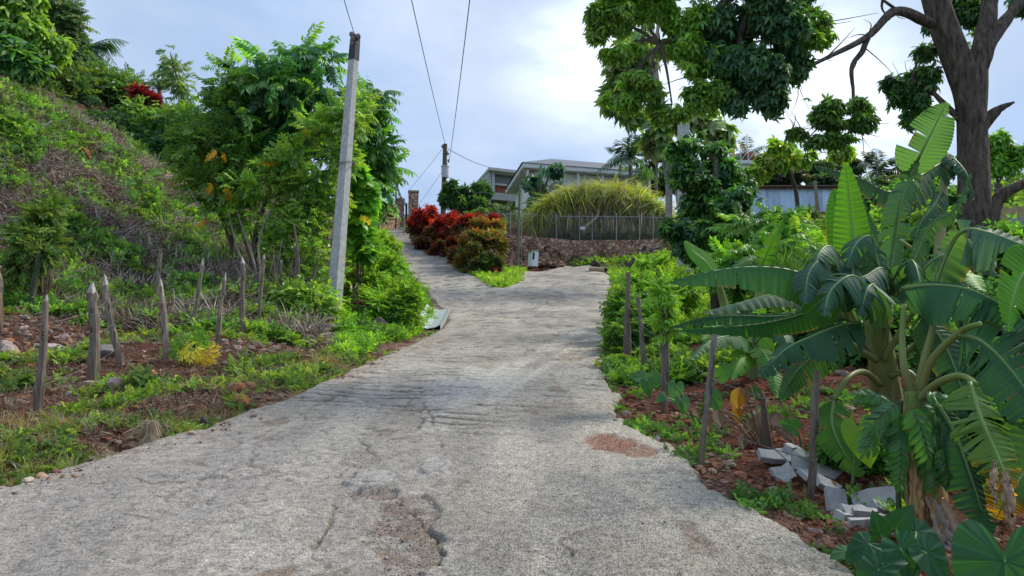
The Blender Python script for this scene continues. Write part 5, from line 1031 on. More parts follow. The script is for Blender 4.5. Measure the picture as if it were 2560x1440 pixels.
for i, (px, py, d) in enumerate(((1105, 640, 35.5), (1128, 652, 34), (1150, 664, 33), (1165, 676, 32), (1243, 680, 30.6), (1090, 632, 36.5))):
    q = P(px, py, d); t_ = thing('purple_cordyline', q, ('purple cordyline second from the gate along the drive edge', 'purple cordyline third from the gate along the drive edge', 'purple cordyline under the dark red croton', 'purple cordyline nearest the grass tip of the drive edge', 'magenta cordyline at the right foot of the orange shrub', 'purple cordyline nearest the gate along the drive edge')[i], 'plant', 'purple cordylines'); mb = MB(); tube(mb, [q - (0, 0, .3), q + (0, 0, .05)], .02, 5, (.1, .07, .06)); mb.build('stem', M_bark, t_)
    mb = MB(); scatter(mb, T_rosette(20, 1, .13, 0, 1.3, .5, 3, 50 + i), [q], [(0, 1, 0)], [(0, 0, 1)], .42 if i != 4 else .36, [(.10, .012, .045) if i != 4 else (.3, .02, .06)]); mb.build('foliage', M_leaf, t_)
for i, (px, py, d, lab) in enumerate(((1022, 574, 42.8, 'bright strappy plant at the foot of the gate pillar'), (1072, 610, 38.8, 'green strappy plant below the crimson croton'))):
    q = P(px, py, d); mb = MB(); scatter(mb, T_rosette(26, 1, .10, .2, 1.4, .5, 3, 70 + i), [q], [(0, 1, 0)], [(0, 0, 1)], .62, [(.13, .24, .04)]); tag(mb.build('strappy_plant', M_leaf, org=q), lab, 'plant')
# dark round tree behind hedge, palms and travellers palm before the house
tree('round_tree', 'dense dark green tree between the far wooden pole and the grey concrete house', 'tree', [(1190, 590, 48), (1180, 540, 48), (1170, 500, 48)], (.2, .1), [(1150, 492, 48, 40, 28), (1195, 485, 48, 38, 30), (1160, 515, 47.5, 40, 24), (1125, 470, 48, 16, 20), (1210, 520, 47, 36, 26), (1115, 500, 48, 20, 22)], 2300, TWd, .34, ((.03, .08, .025), (.04, .10, .03), (.055, .13, .035)), 30, shell=.55, gap=.2)
shrub('clipped_bush', 'green bush beneath the round tree behind the chain link fence', 'bush', [(1190, 545, 44.5, 34, 28), (1225, 560, 44, 30, 20)], 900, TWd, .28, ((.05, .12, .03), (.07, .15, .035)), 31)
palm('garden_palm', 'low yellow green palm in front of the grey concrete house', [(1262, 560, 46), (1262, 530, 46)], .12, 15, 1.7, 32, 'palms', colors=((.11, .19, .03), (.15, .22, .04)), up=(.0, 1.4), arc=.7)
palm('garden_palm', 'low palm left of the green post behind the fence', [(1235, 565, 45), (1236, 540, 45)], .1, 11, 1.2, 33, 'palms', colors=((.10, .17, .03), (.13, .2, .035)), up=(.1, 1.4), arc=.7)
shrub('fence_bush', 'grey green bush behind the chain link fence right of the green post', 'bush', [(1255, 570, 42.5, 34, 16), (1310, 560, 42.5, 30, 22), (1340, 575, 42, 26, 14)], 900, TSb, .28, ((.08, .14, .07), (.06, .12, .05)), 34)
tv = thing('travellers_palm', P(1355, 560, 46), 'fan shaped traveller palm with big dark paddle leaves before the white house', 'palm', 'palms'); rg = np.random.default_rng(35)
mb = MB(); tube(mb, [P(1352, 600, 46), P(1352, 500, 46)], [.2, .16], 9, (.2, .2, .12)); mb.build('trunk', M_bark, tv)
for k in range(13):
    a = R(-46 + 92 * k / 12 + rg.normal(0, 5)); base = P(1352, 500, 46); L = 1.9 * rg.uniform(.55, 1.12); v = np.array([math.sin(a), rg.uniform(-.1, .1), math.cos(a)]); e1 = base + v * L * .5; mb = MB()
    tube(mb, [base, e1], [.05, .03], 5, (.16, .22, .08)); sub = np.linspace(0, 1, 7)[1:]
    lf = T_leaf(1, .24, 9, .3, rg.uniform(.1, .7), wide=.5); scatter(mb, lf, [e1], [v + (rg.normal(0, .2), 0, -.45 * abs(v[0]))], [(v[2] * .5 + rg.normal(0, .6), -1, rg.normal(0, .4))], L * .60, [np.array((.035, .10, .06)) * rg.uniform(.8, 1.4)]); mb.build('leaf', M_leaf, tv)
shrub('blue_green_bush', 'drooping blue green broad leaved bush beside the green post under the white house', 'bush', [(1340, 470, 47, 22, 30), (1330, 520, 46, 24, 34), (1385, 430, 47, 24, 18)], 330, TW, .45, ((.03, .09, .06), (.05, .13, .08)), 36, shell=.2)

# ---------------------------------------------------------------- pandanus thicket
t_ = thing('pandanus_thicket', P(1500, 600, 41.5), 'huge rounded pandanus thicket of yellow green strap leaves above the stone wall', 'plant'); rg = np.random.default_rng(40)
mb = MB(); rows = [T_rosette(22, 1, .05, -.9, 1.4, 1.3, 5, 80 + i) for i in range(4)]
pos = []; 
for _ in range(420):
    th = rg.uniform(-1.35, 1.35); u_ = rg.uniform(-1, 1); x_ = math.sin(th); zc = max(.0, math.cos(th)) * (1 - .0 * u_)
    px = 1502 + 178 * x_ + rg.normal(0, 6); hgt = 117 * (1 - abs(x_) ** 2.6) ** .55 * rg.uniform(.62, 1.02); pos.append(P(px, 588 - hgt * 1.05, 41.5 + u_ * 1.3))
pos = np.array(pos); c_ = P(1500, 590, 41.5); out = nrm((pos - c_) * (1, 1.5, .8))
for i in range(4):
    s_ = np.arange(len(pos)) % 4 == i; m_ = s_.sum(); scatter(mb, rows[i], pos[s_], rg.normal(size=(m_, 3)) * (1, 1, .1), out[s_] * .7 + (0, -.1, .6), rg.uniform(.65, 1.0, m_), pal(((.24, .28, .05), (.16, .23, .05), (.36, .36, .07), (.10, .17, .05), (.28, .21, .08)), m_, rg, .2))
mb.build('foliage', M_leaf, t_)
mb = MB(); T_hang = [T_rosette(12, 1, .04, -1.55, -.9, .3, 4, 90 + i) for i in range(3)]; n_ = 520; px = rg.uniform(1338, 1676, n_); hh = 135 * (1 - (abs(px - 1505) / 172) ** 2.6).clip(0) ** .55; py = 585 - hh * rg.uniform(.22, .72, n_); pos = P(px, py, 40.3 + rg.uniform(-.1, 1.2, n_))
for i in range(3):
    s_ = np.arange(n_) % 3 == i; scatter(mb, T_hang[i], pos[s_], rg.normal(size=(s_.sum(), 3)) * (1, 1, .1), [(0, 0, 1)], rg.uniform(.6, 1.0, s_.sum()), pal(((.34, .27, .19), (.25, .19, .14), (.40, .34, .2), (.28, .29, .09)), s_.sum(), rg, .15))
mb.build('dead_leaves', M_dry, t_)
mb = MB()
for k in range(16):
    px0 = rg.uniform(1360, 1660); b0 = P(px0, 596, 40.6 + rg.uniform(0, .8)); e = b0 + (rg.uniform(-.7, .7), 0, rg.uniform(1.0, 1.9)); tube(mb, [b0, (b0 + e) / 2 + rg.normal(0, .12, 3), e], [.07, .06, .05], 7, (.30, .24, .18), n=8, rough=.1)
    for j in range(7): a_ = rg.uniform(0, 6.28); tube(mb, [b0 + (0, 0, rg.uniform(.3, .55)), b0 + (.28 * math.cos(a_), .2 * math.sin(a_) - .1, -.05)], [.02, .018], 4, (.27, .22, .19), n=2)
tube(mb, [P(1460, 590, 40.2), P(1462, 570, 40.2), P(1490, 545, 40.2), P(1500, 520, 40.4)], [.09, .09, .07, .07], 8, (.42, .32, .22), n=14)
mb.build('trunk', M_bark, t_, smooth=True)
for k in range(9): # low young rosettes at the wall edge
    px = 1440 + k * 26 + rg.uniform(-8, 8); q = P(px, 588, 40.0); mb = MB(); scatter(mb, T_rosette(26, 1, .06, .1, 1.4, 1.0, 4, 95 + k), [q], [(0, 1, 0)], [(0, 0, 1)], .62, [np.array((.08, .14, .06)) * rg.uniform(.8, 1.3)]); mb.build('young_shoot', M_leaf, t_)
# ---------------------------------------------------------------- far background right
palm('tall_palm', 'dark coconut palm rising behind the right end of the pandanus thicket', [(1577, 520, 46), (1578, 470, 46), (1575, 392, 46)], .13, 17, 2.3, 50, 'palms', up=(-.35, 1.5), colors=((.035, .09, .045), (.05, .12, .05)), pairs=26, arc=.35)
palm('tall_palm', 'fainter palm just right of the dark coconut palm', [(1640, 520, 50), (1640, 400, 50)], .12, 16, 2.4, 51, 'palms', up=(-.3, 1.4), colors=((.06, .13, .06), (.08, .15, .07)), pairs=26, arc=.5)
palm('distant_palm', 'distant palm with reddish lower fronds above the pale flat roof', [(1868, 470, 60), (1868, 385, 60)], .15, 14, 2.3, 52, 'palms', up=(-.3, 1.4), colors=((.06, .12, .07), (.30, .10, .05)), pairs=22, arc=.4)
palm('distant_palm', 'distant palm above the right end of the blue shack', [(2195, 520, 55), (2195, 425, 55)], .18, 15, 2.8, 53, 'palms', up=(-.3, 1.4), colors=((.05, .09, .06), (.07, .12, .07)), pairs=24, arc=.5)
palm('distant_palm', 'distant palm right of the one above the shack', [(2260, 530, 58), (2250, 440, 58)], .18, 14, 2.7, 54, 'palms', up=(-.3, 1.3), colors=((.05, .09, .06), (.06, .11, .07)), pairs=24, arc=.5)
BG = 'distant trees on the right skyline'
for i, (lab, bl, n, c) in enumerate((('dark distant tree behind the blue shack roof, left part', [(1900, 420, 62, 60, 30), (1960, 430, 60, 60, 30), (1930, 450, 58, 80, 26)], 1600, ((.04, .07, .035), (.06, .09, .05), (.09, .08, .06))),
    ('dark distant tree behind the blue shack roof, right part', [(2040, 430, 60, 60, 34), (2110, 420, 62, 50, 30), (2070, 455, 58, 70, 24)], 1500, ((.035, .07, .035), (.05, .09, .045))),
    ('bushy distant tree behind the upright torn banana leaf', [(2200, 480, 50, 70, 40), (2270, 450, 55, 60, 40), (2320, 420, 55, 50, 36)], 1600, ((.035, .07, .035), (.06, .10, .04))),
    ('green hillside trees seen right of the big trunk', [(2500, 480, 60, 60, 34), (2560, 460, 62, 50, 34), (2530, 520, 55, 60, 30), (2620, 480, 60, 60, 50)], 1700, ((.05, .11, .03), (.08, .15, .04))),
    ('dark distant tree behind the fainter palm', [(1700, 440, 58, 60, 34), (1660, 460, 55, 40, 40), (1760, 440, 62, 40, 24)], 1200, ((.04, .09, .04), (.05, .1, .045))))):
    tree('distant_tree', lab, 'tree', [(bl[0][0], 560, bl[0][2]), (bl[0][0], 480, bl[0][2])], (.2, .1), bl, n, TWd, .6, c, 300 + i, BG, shell=.5, gap=.25, lim=False)
tree('bright_tree', 'bright green tree right of the big trunk, partly behind it', 'tree', [(2500, 600, 26), (2495, 460, 26)], (.12, .06), [(2500, 370, 26, 50, 34), (2540, 390, 26, 36, 30), (2480, 400, 26, 30, 26), (2510, 420, 26, 36, 14)], 700, TW, .30, G_BR, 56, shell=.3)

# ---------------------------------------------------------------- cecropia with pale twin trunks
t_ = thing('twin_trunked_tree', P(1650, 560, 30), 'pale twin trunked tree with big lobed leaves behind the right concrete pole', 'tree'); mb = MB()
for pts in ([(1672, 560, 30), (1668, 430, 30), (1625, 240, 30), (1605, 60, 30)], [(1706, 560, 30), (1685, 400, 30), (1640, 180, 30), (1650, 20, 30)], [(1662, 380, 30), (1655, 250, 30), (1620, 150, 30)]): tube(mb, [P(*q) for q in pts], [.15, .13, .10, .06], 8, (.33, .30, .27), n=24, rough=.06)
mb.build('trunk', M_bark, t_, smooth=True); mb = MB(); rg = np.random.default_rng(57); TC = [T_whorl(8, 1, .40, -.25, seed=60 + i, jit=.15) for i in range(3)]
crown(mb, [cblob(*b) for b in ((1560, 190, 30, 50, 60), (1600, 110, 30, 60, 50), (1530, 260, 30, 34, 30), (1580, 290, 30, 40, 26), (1800, 330, 28, 50, 34), (1760, 290, 28, 40, 34), (1640, 330, 29, 30, 40), (1720, 300, 29, 30, 30))], 250, TC, .55, ((.11, .19, .07), (.08, .16, .05), (.16, .22, .11), (.13, .16, .08)), rg, shell=.2, gap=.2); mb.build('crown', M_leaf, t_)

# ---------------------------------------------------------------- the big tree
BT = 14.5; t_ = thing('big_shade_tree', P(2440, 720, BT), 'big dark barked tree forking at the upper right and overhanging the road', 'tree'); mb = MB(); BK_ = (.125, .10, .076)
tube(mb, [P(2450, 760, BT), P(2442, 660, BT), P(2436, 480, BT), P(2432, 350, BT), P(2418, 230, BT), P(2385, 130, BT), P(2345, 20, BT), P(2310, -120, BT)], [.40, .35, .29, .26, .25, .28, .25, .23, .21], 28, BK_, n=44, rough=.10, seed=3, lf=.12)
mb.build('trunk', M_bigbark, t_, smooth=True); mb = MB()
lims = [([(2135, 290, BT - 1.3), (2110, 310, BT - 1.5), (2070, 300, BT - 1.8), (2020, 345, BT - 2)], (.022, .02, .015, .01)), ([(2135, 290, BT - 1.3), (2150, 310, BT - 1.5), (2090, 350, BT - 1.9)], (.02, .015, .01)), ([(2436, 360, BT), (2434, 260, BT), (2448, 140, BT), (2470, 40, BT + .1), (2490, -120, BT + .2)], (.2, .22, .18, .16, .14)),
        ([(2440, 200, BT), (2475, 110, BT), (2530, 30, BT + .3), (2600, -60, BT + .5)], (.17, .13, .11, .09)),
        ([(2440, 330, BT), (2465, 300, BT), (2500, 272, BT - .1), (2536, 255, BT - .2)], (.17, .13, .075, .02)),
        ([(2470, 560, BT), (2495, 500, BT), (2540, 468, BT - .1), (2640, 440, BT - .2)], (.16, .13, .10, .08)), ([(2460, 720, BT), (2478, 600, BT), (2485, 520, BT), (2500, 495, BT)], (.2, .15, .12, .1)),
        ([(2330, 60, BT - .1), (2240, 28, BT - .6), (2170, 90, BT - 1.0), (2060, 148, BT - 1.6), (1990, 180, BT - 2.0)], (.10, .085, .06, .035, .02)),
        ([(2170, 88, BT - 1), (2155, 130, BT - 1), (2130, 165, BT - 1.1), (2133, 230, BT - 1.2), (2135, 300, BT - 1.3)], (.06, .05, .04, .03, .015)),
        ([(2310, -100, BT - .3), (2120, -150, BT - 1.5), (1900, -60, BT - 2.5), (1750, 60, BT - 3), (1650, 110, BT - 3.2)], (.16, .13, .10, .05, .02)), ([(1900, -60, BT - 2.5), (1850, 100, BT - 3), (1840, 230, BT - 3)], (.08, .05, .015)),
        ([(2210, -10, BT - .5), (2205, 20, BT - .6), (2225, 50, BT - .6)], (.03, .02, .01)), ([(2250, 30, BT - .6), (2180, -20, BT - .8), (2130, -60, BT - .8)], (.03, .02, .015)),
        ([(2400, 300, BT), (2330, 230, BT + .3), (2280, 200, BT + .5)], (.07, .04, .02))]
for pts, rr in lims: tube(mb, [P(*q) for q in pts], rr, 9, BK_, n=26, rough=.14, seed=int(pts[0][0]))
rg = np.random.default_rng(60); lp = np.vstack([interp_path([P(*q) for q in pts], 24) for pts, _ in lims[5:]])
for _ in range(34):
    a = lp[rg.integers(len(lp))]; v = rg.normal(0, .3, 3) + (0, 0, -.1); tube(mb, [a, a + v * .5 + rg.normal(0, .04, 3), a + v], [.014, .009, .003], 4, BK_, n=6)
mb.build('limb', M_bigbark, t_, smooth=True)
mb = MB(); TB = [T_whorl(6, 1, .34, -.45, seed=200 + i) for i in range(4)]; DKB = ((.035, .10, .05), (.045, .12, .05), (.065, .15, .05)); LTB = ((.12, .24, .04), (.15, .29, .045), (.08, .18, .04), (.19, .33, .055))
crown(mb, [cblob(*b) for b in ((1880, 30, 11.5, 95, 80), (1960, 90, 11.5, 60, 80), (1870, 150, 11.3, 90, 80), (1930, 210, 11.4, 55, 60), (1850, 240, 11.4, 45, 36), (1790, 60, 11.5, 60, 60), (1990, 170, 11.8, 34, 34), (1960, -20, 11.6, 90, 60), (1880, -90, 11.6, 160, 60))], 5200, TB, .135, DKB, rg, droop=.7, shell=.4, gap=.12, gs=1.5, sk=(.5, .75))
crown(mb, [cblob(*b) for b in ((1560, 30, 11.3, 90, 44), (1500, 60, 11.3, 50, 50), (1650, 40, 11.4, 60, 50), (1540, 130, 11.2, 50, 30), (1620, 210, 11.2, 90, 40), (1560, 255, 11.2, 55, 32), (1680, 270, 11.3, 60, 32), (1700, 130, 11.4, 60, 46), (1730, 200, 11.4, 50, 50), (2040, 40, 11.9, 46, 50), (1600, -30, 11.4, 160, 40), (2060, 100, 12, 30, 24), (1760, 150, 11.4, 60, 50), (1720, 50, 11.4, 70, 50), (1780, 240, 11.3, 50, 40), (2010, 110, 11.9, 46, 46))], 4500, TB, .125, LTB, rg, droop=.3, shell=.2, gap=.38, gs=1.9, sk=(.35, .62))
crown(mb, [cblob(*b) for b in ((2070, 290, 12.6, 60, 32), (2150, 310, 12.8, 46, 28), (2130, 260, 12.8, 46, 24), (2020, 350, 12.5, 46, 26), (2085, 350, 12.6, 60, 20), (1980, 330, 12.4, 20, 14))], 1150, TB, .13, ((.08, .17, .035), (.12, .25, .04), (.05, .12, .03)), rg, shell=.2, gap=.34, gs=1.9)
crown(mb, [cblob(*b) for b in ((2290, 190, BT + .5, 60, 50), (2260, 230, BT + .5, 46, 34), (2310, 130, BT + .5, 34, 30), (2300, 270, BT + .5, 44, 40), (2330, 60, BT + 1, 36, 30), (2420, 20, BT + 1.2, 60, 50), (2540, 10, BT + 1, 40, 30), (2270, 300, BT + .6, 22, 20), (2450, 100, BT + 1.4, 26, 40), (2230, 210, BT + .5, 20, 20))], 1500, TB, .15, ((.04, .10, .04), (.065, .15, .04)), rg, shell=.2, gap=.34, gs=1.6)
mb.build('crown', M_leaf, t_)
lp = np.vstack([interp_path([P(*q) for q in pts], 24) for pts, _ in lims])
for b in ((1880, 150, 11.3), (1930, 210, 11.4), (1560, 130, 11.2), (1620, 210, 11.2), (1560, 250, 11.2), (1680, 260, 11.3), (1500, 60, 11.3), (1730, 190, 11.4), (1990, 170, 11.8), (2070, 290, 12.6), (2150, 310, 12.8), (2020, 350, 12.5), (2085, 350, 12.6), (1980, 330, 12.4), (2290, 190, BT + .5), (2260, 230, BT + .5), (2300, 270, BT + .5), (2310, 130, BT + .5), (1560, 30, 11.3), (2040, 60, 11.9)):
    mb = MB(); c = P(*b); a = lp[np.argmin(np.linalg.norm(lp - c, axis=1))]; tube(mb, [a, (a + c) / 2 + (0, 0, .12), c], [.035, .022, .010], 6, BK_, n=10, rough=.1)
    for _ in range(6): e = c + rg.normal(0, .28, 3); tube(mb, [c, (c + e) / 2 + rg.normal(0, .04, 3), e], [.010, .007, .003], 4, BK_, n=5)
    mb.build('twig', M_bark, t_)
# climber-laden tree in front of the right pole
CLB = [(1790, 420, 17, 70, 60), (1740, 470, 16.8, 60, 55), (1810, 520, 16.6, 70, 55), (1760, 590, 16.2, 70, 60), (1840, 600, 16.2, 60, 50), (1710, 430, 17, 50, 34), (1700, 380, 17, 34, 30), (1740, 350, 17.2, 34, 36), (1700, 570, 16.4, 45, 28), (1730, 640, 16, 45, 30), (1860, 470, 16.8, 34, 30), (1790, 370, 17, 34, 30)]
tree('climber_laden_tree', 'dense tree loaded with glossy curling leaves in front of the right concrete pole', 'tree', [(1790, 760, 16.6), (1785, 600, 16.6), (1790, 400, 16.8)], (.12, .05), CLB, 2600, TW + [TP[0]], .19, ((.035, .11, .03), (.06, .17, .03), (.10, .24, .035), (.03, .085, .035)), 61, shell=.35, gap=.34, gs=1.8, droop=.5, cj=.35)
tree('yellow_green_sapling', 'yellow green leafy branches spreading left above the blue shack', 'tree', [(2000, 620, 18), (1990, 480, 18), (1960, 400, 17.6)], (.05, .02), [(1930, 410, 17.5, 55, 24), (1880, 430, 17.3, 40, 22), (1960, 370, 17.6, 50, 20), (2000, 395, 17.5, 36, 20), (2100, 380, 18, 40, 18)], 700, TW, .19, ((.16, .27, .035), (.11, .22, .03), (.22, .3, .045)), 62, shell=.1, gap=.38, gs=1.6, start=.3, twigs=3)
shrub('garden_shrub', 'bright leafy shrub below the climber laden tree with arching pinnate leaves', 'shrub', [(1890, 570, 15.6, 60, 40), (1930, 620, 15, 70, 34), (1850, 660, 14.6, 60, 40), (1940, 560, 15.8, 40, 24), (1980, 620, 15.4, 50, 30)], 700, TP, .42, ((.09, .23, .03), (.13, .28, .035), (.05, .14, .03)), 63, shell=.3, gap=.3, droop=.3)
shrub('garden_shrub', 'bright yellow green shrub in front of the rail fence and blue shack', 'shrub', [(2050, 620, 24, 60, 18), (2020, 640, 22, 80, 22), (1960, 650, 20, 60, 26), (2090, 640, 20, 50, 30)], 1000, TS, .34, ((.17, .31, .04), (.13, .26, .035)), 64, shell=.5, gap=.2)
shrub('garden_shrub', 'yellow flecked green shrub behind the upright banana leaf', 'shrub', [(2250, 640, 16, 70, 60), (2320, 560, 17, 60, 60), (2270, 520, 18, 40, 40), (2350, 640, 15, 60, 60)], 1200, TSb + [TPs[0]], .32, ((.07, .17, .03), (.12, .22, .035), (.04, .10, .03)), 65, shell=.4, gap=.25)
shrub('roadside_bush', 'bright fern leaved bush at the far right roadside behind the forked stake', 'bush', [(1650, 690, 19, 55, 45), (1600, 730, 17, 50, 45), (1690, 730, 17, 50, 45), (1640, 660, 22, 40, 24)], 2200, [TPs[0], TSb[0], TSb[1]], .24, ((.11, .26, .03), (.14, .30, .035), (.08, .19, .03)), 66, 'bushes along the right roadside', shell=.55, gap=.28, gs=2, mat=M_weed)
shrub('roadside_bush', 'darker green bush around the first two right stakes', 'bush', [(1560, 780, 14.2, 42, 50), (1600, 820, 13, 50, 50), (1550, 850, 12.6, 30, 34), (1650, 800, 13.4, 45, 50)], 2300, [TSb[0], TSb[1], TSb[2]], .17, ((.06, .16, .03), (.085, .2, .03), (.045, .12, .03)), 67, 'bushes along the right roadside', shell=.5, gap=.3, gs=2.5, mat=M_weed)
shrub('roadside_bush', 'leafy sprout growing over the top of the straight grey stake', 'bush', [(1662, 770, 7.9, 28, 40), (1650, 720, 8, 20, 24), (1668, 820, 7.9, 18, 24)], 230, TPs, .13, ((.09, .22, .03), (.12, .27, .035)), 68, 'bushes along the right roadside', shell=.1, gap=.2, mat=M_weed, base=P(1664, 780, 7.85), sr=.3)
shrub('grass_clump', 'long bladed dark grass clump in the middle of the right garden', 'grass clump', [(2010, 690, 13, 60, 30), (1950, 700, 12, 50, 24)], 170, T_rosette(14, 1, .035, .5, 1.4, .6, 4, 3), .40, ((.06, .15, .03), (.12, .24, .04)), 69, shell=.1, gap=.1)

# ---------------------------------------------------------------- banana plants
def ribbon(path, n): return interp_path(path, n)
BG1 = (.035, .125, .05); BG2 = (.05, .17, .04); BG3 = (.10, .30, .025); BG4 = (.06, .15, .085)
def banana_leaf(parent, pts, width, hint, col, droop=(.15, .15), tears=10, seed=0, tipc=None, curl=.25, shape=.5, start=.0, flop=.0, uw=7, wh=(1, 1), miss=.06):
    """pts: midrib (px,py,d); hint: direction the upper face looks; droop: how far each half hangs"""
    rg = np.random.default_rng(seed); n = 72; path = ribbon([P(*q) for q in pts], n); L = np.linalg.norm(np.diff(path, axis=0), axis=1).sum()
    T = nrm(np.gradient(path, axis=0)); Nn = np.asarray(hint, float) - (T @ np.asarray(hint, float))[:, None] * T; Nn = nrm(Nn); S = np.cross(T, Nn)
    t = np.linspace(0, 1, n); prof = np.clip(np.sin(np.pi * np.clip((t - start) / (1 - start), 0, 1) ** shape), 0, 1) ** .55; prof = np.where(t < start, 0, prof) * (1 - .25 * t)
    mb = MB(); C0 = np.asarray(col, float) * (.92 if max(col) < .2 else 1.0)
    for si, sg in enumerate((1, -1)):
        cuts = np.sort(rg.choice(np.arange(int(start * n) + 3, n - 3), min(tears, n // 2 - 8), replace=False)) if tears else np.array([], int)
        bounds = [int(start * n)] + list(cuts) + [n - 1]
        for k in range(len(bounds) - 1):
            i0, i1 = bounds[k], bounds[k + 1]
            if i1 - i0 < 1: continue
            idx = np.arange(i0, i1 + 1); dr = droop[si] * (1 + rg.normal(0, .18)) + (rg.uniform(0, flop)); slant = rg.normal(0, .08) + .12; leng = rg.uniform(.86, 1.05) * wh[si] * (rg.uniform(.3, .8) if (tears > 3 and rg.random() < miss) else 1)
            u = np.linspace(0, 1, uw); a = dr * (.35 + .65 * u)     # bending angle out of the blade plane
            w = width * prof[idx] * leng; m = len(idx); pinch = np.linspace(-1, 1, m)[:, None] * (0.0 if tears == 0 else .010 * (u[None] > .3) * u[None]) * -1
            side = S[idx] * sg; g = np.array([0, 0, -1.0]); gN = -Nn[idx] * .35 + g * .65 if abs(dr) > .5 else -Nn[idx]
            du = np.diff(u, prepend=0); cs = np.cumsum(np.cos(a) * du); sn = np.cumsum(np.sin(a) * du)
            Pp = path[idx][:, None] + w[:, None, None] * (cs[None, :, None] * (side[:, None] * 1.0 + T[idx][:, None] * slant) + sn[None, :, None] * gN[:, None]) + T[idx][:, None] * pinch[..., None] * L * .6
            rip = .012 * np.sin(np.arange(m) * 1.9 + k)[:, None] * u[None] * width / .3; Pp = Pp + Nn[idx][:, None] * (rip + curl * width * .1 * u[None] ** 2)[..., None]
            c = C0 * rg.uniform(.88, 1.14); cc = np.broadcast_to(c, (m, uw, 3)).copy()
            cc *= (1 + .10 * np.where(idx % 2 == 0, 1, -1))[:, None, None]      # parallel veins
            cc[:, 0] = cc[:, 0] * (1.4, 1.3, 1.2)
            if tipc is not None:
                f = smooth(.55, .95, t[idx][:, None] + .25 * (u[None] - .5) + rg.uniform(-.08, .12))[..., None]; cc = cc * (1 - f) + f * np.asarray(tipc) * rg.uniform(.5, 1.2)
            elif rg.random() < .25: f = smooth(.93, 1.0, u)[None, :, None] * .7; cc = cc * (1 - f) + f * np.array((.22, .15, .06))
            i = np.arange(m - 1)[:, None] * uw + np.arange(uw - 1)[None]; Qd = np.stack([i, i + 1, i + uw + 1, i + uw], -1).reshape(-1, 4)
            if sg < 0: Qd = Qd[:, ::-1]
            mb.add(Pp.reshape(-1, 3), Qd, cc.reshape(-1, 3))
    lf = mb.build('leaf', M_banana, parent, smooth=True)
    mb = MB(); rr = np.linspace(.015, .003, 6) * (width / .25) ** .5; tube(mb, path[::3] - Nn[::3] * .004, rr, 6, np.array([(.17, .26, .07), (.18, .30, .08), (.16, .30, .09)]) * (.6 + .4 * min(1, C0[1] / .2)), n=30); mb.build('midrib', M_rib, lf, smooth=True); return lf
def petiole(parent, pts, r=(.028, .016), col=((.20, .20, .07), (.16, .24, .05))):
    mb = MB(); tube(mb, [P(*q) for q in pts], r, 8, np.array(col), n=18); return mb.build('petiole', M_rib, parent, smooth=True)
UP = (0, -.35, 1); CAM = (0, -1, .15)
# plant A: nearest, right edge
A_ = thing('banana_plant', P(2310, 1340, 4.7), 'nearest banana plant at the right with dry husk covered stem and yellow tipped hanging leaf', 'banana plant', 'banana plants')
mb = MB(); tube(mb, [P(2322, 1380, 4.7), P(2316, 1250, 4.7), P(2300, 1100, 4.75), P(2290, 980, 4.8)], [.13, .115, .09, .07], 14, np.array([(.30, .20, .10), (.36, .24, .11), (.20, .17, .06), (.14, .2, .05)]), n=30, rough=.1, seed=2); mb.build('pseudostem', M_bark, A_, smooth=True)
def husk(parent, pts, w, col, seed):
    rg = np.random.default_rng(seed); p = ribbon([P(*q) for q in pts], 16); T = nrm(np.gradient(p, axis=0)); S = nrm(np.cross(T, (0.2, -1, .1))); Nn = np.cross(S, T); u = np.linspace(-1, 1, 9); mb = MB()
    fold = .30 * np.sin(u * 7 + seed); ww = w * np.sin(np.pi * np.linspace(.12, .9, 16)) ** .6
    V = p[:, None] + ww[:, None, None] * (u[None, :, None] * S[:, None] + fold[None, :, None] * Nn[:, None]) + rg.normal(0, .006, (16, 9, 3)); c = np.asarray(col) * (1 + .25 * np.sin(u * 9 + seed))[None, :, None] * np.ones((16, 9, 1))
    i = np.arange(15)[:, None] * 9 + np.arange(8)[None]; mb.add(V.reshape(-1, 3), np.stack([i, i + 1, i + 10, i + 9], -1).reshape(-1, 4), c.reshape(-1, 3)); return mb.build('dry_husk', M_dry, parent, smooth=True)
for i, (pts, w, c) in enumerate((([(2300, 1120, 4.55), (2290, 1220, 4.5), (2300, 1350, 4.5)], .045, (.40, .28, .13)), ([(2325, 1130, 4.55), (2330, 1250, 4.5), (2345, 1330, 4.45)], .055, (.42, .25, .10)), ([(2330, 1240, 4.5), (2360, 1310, 4.45), (2395, 1400, 4.4)], .08, (.30, .25, .21)), ([(2345, 1260, 4.55), (2400, 1350, 4.5), (2420, 1410, 4.4)], .07, (.26, .21, .18)), ([(2280, 1090, 4.6), (2268, 1160, 4.55), (2285, 1290, 4.55)], .04, (.30, .21, .12)), ([(2365, 1360, 4.4), (2400, 1385, 4.35), (2430, 1395, 4.35)], .05, (.34, .29, .26)), ([(2512, 1180, 3.98), (2522, 1250, 3.95), (2530, 1320, 3.95)], .035, (.36, .26, .17)), ([(2490, 1150, 3.98), (2482, 1210, 3.95), (2490, 1255, 3.95)], .02, (.40, .30, .2)))): husk(A_, pts, w, c, i)
for i, pts in enumerate((([(2295, 990, 4.8), (2330, 900, 4.7), (2400, 830, 4.5), (2450, 810, 4.3)]), ([(2300, 1000, 4.75), (2340, 960, 4.6), (2400, 940, 4.4), (2440, 960, 4.2)]), ([(2290, 990, 4.8), (2310, 900, 4.8), (2335, 800, 4.8), (2330, 720, 4.8)]), ([(2300, 1010, 4.75), (2330, 1000, 4.7), (2350, 1020, 4.6)]), ([(2285, 990, 4.8), (2260, 920, 4.8), (2255, 840, 4.85), (2260, 760, 4.85)]))): petiole(A_, pts)
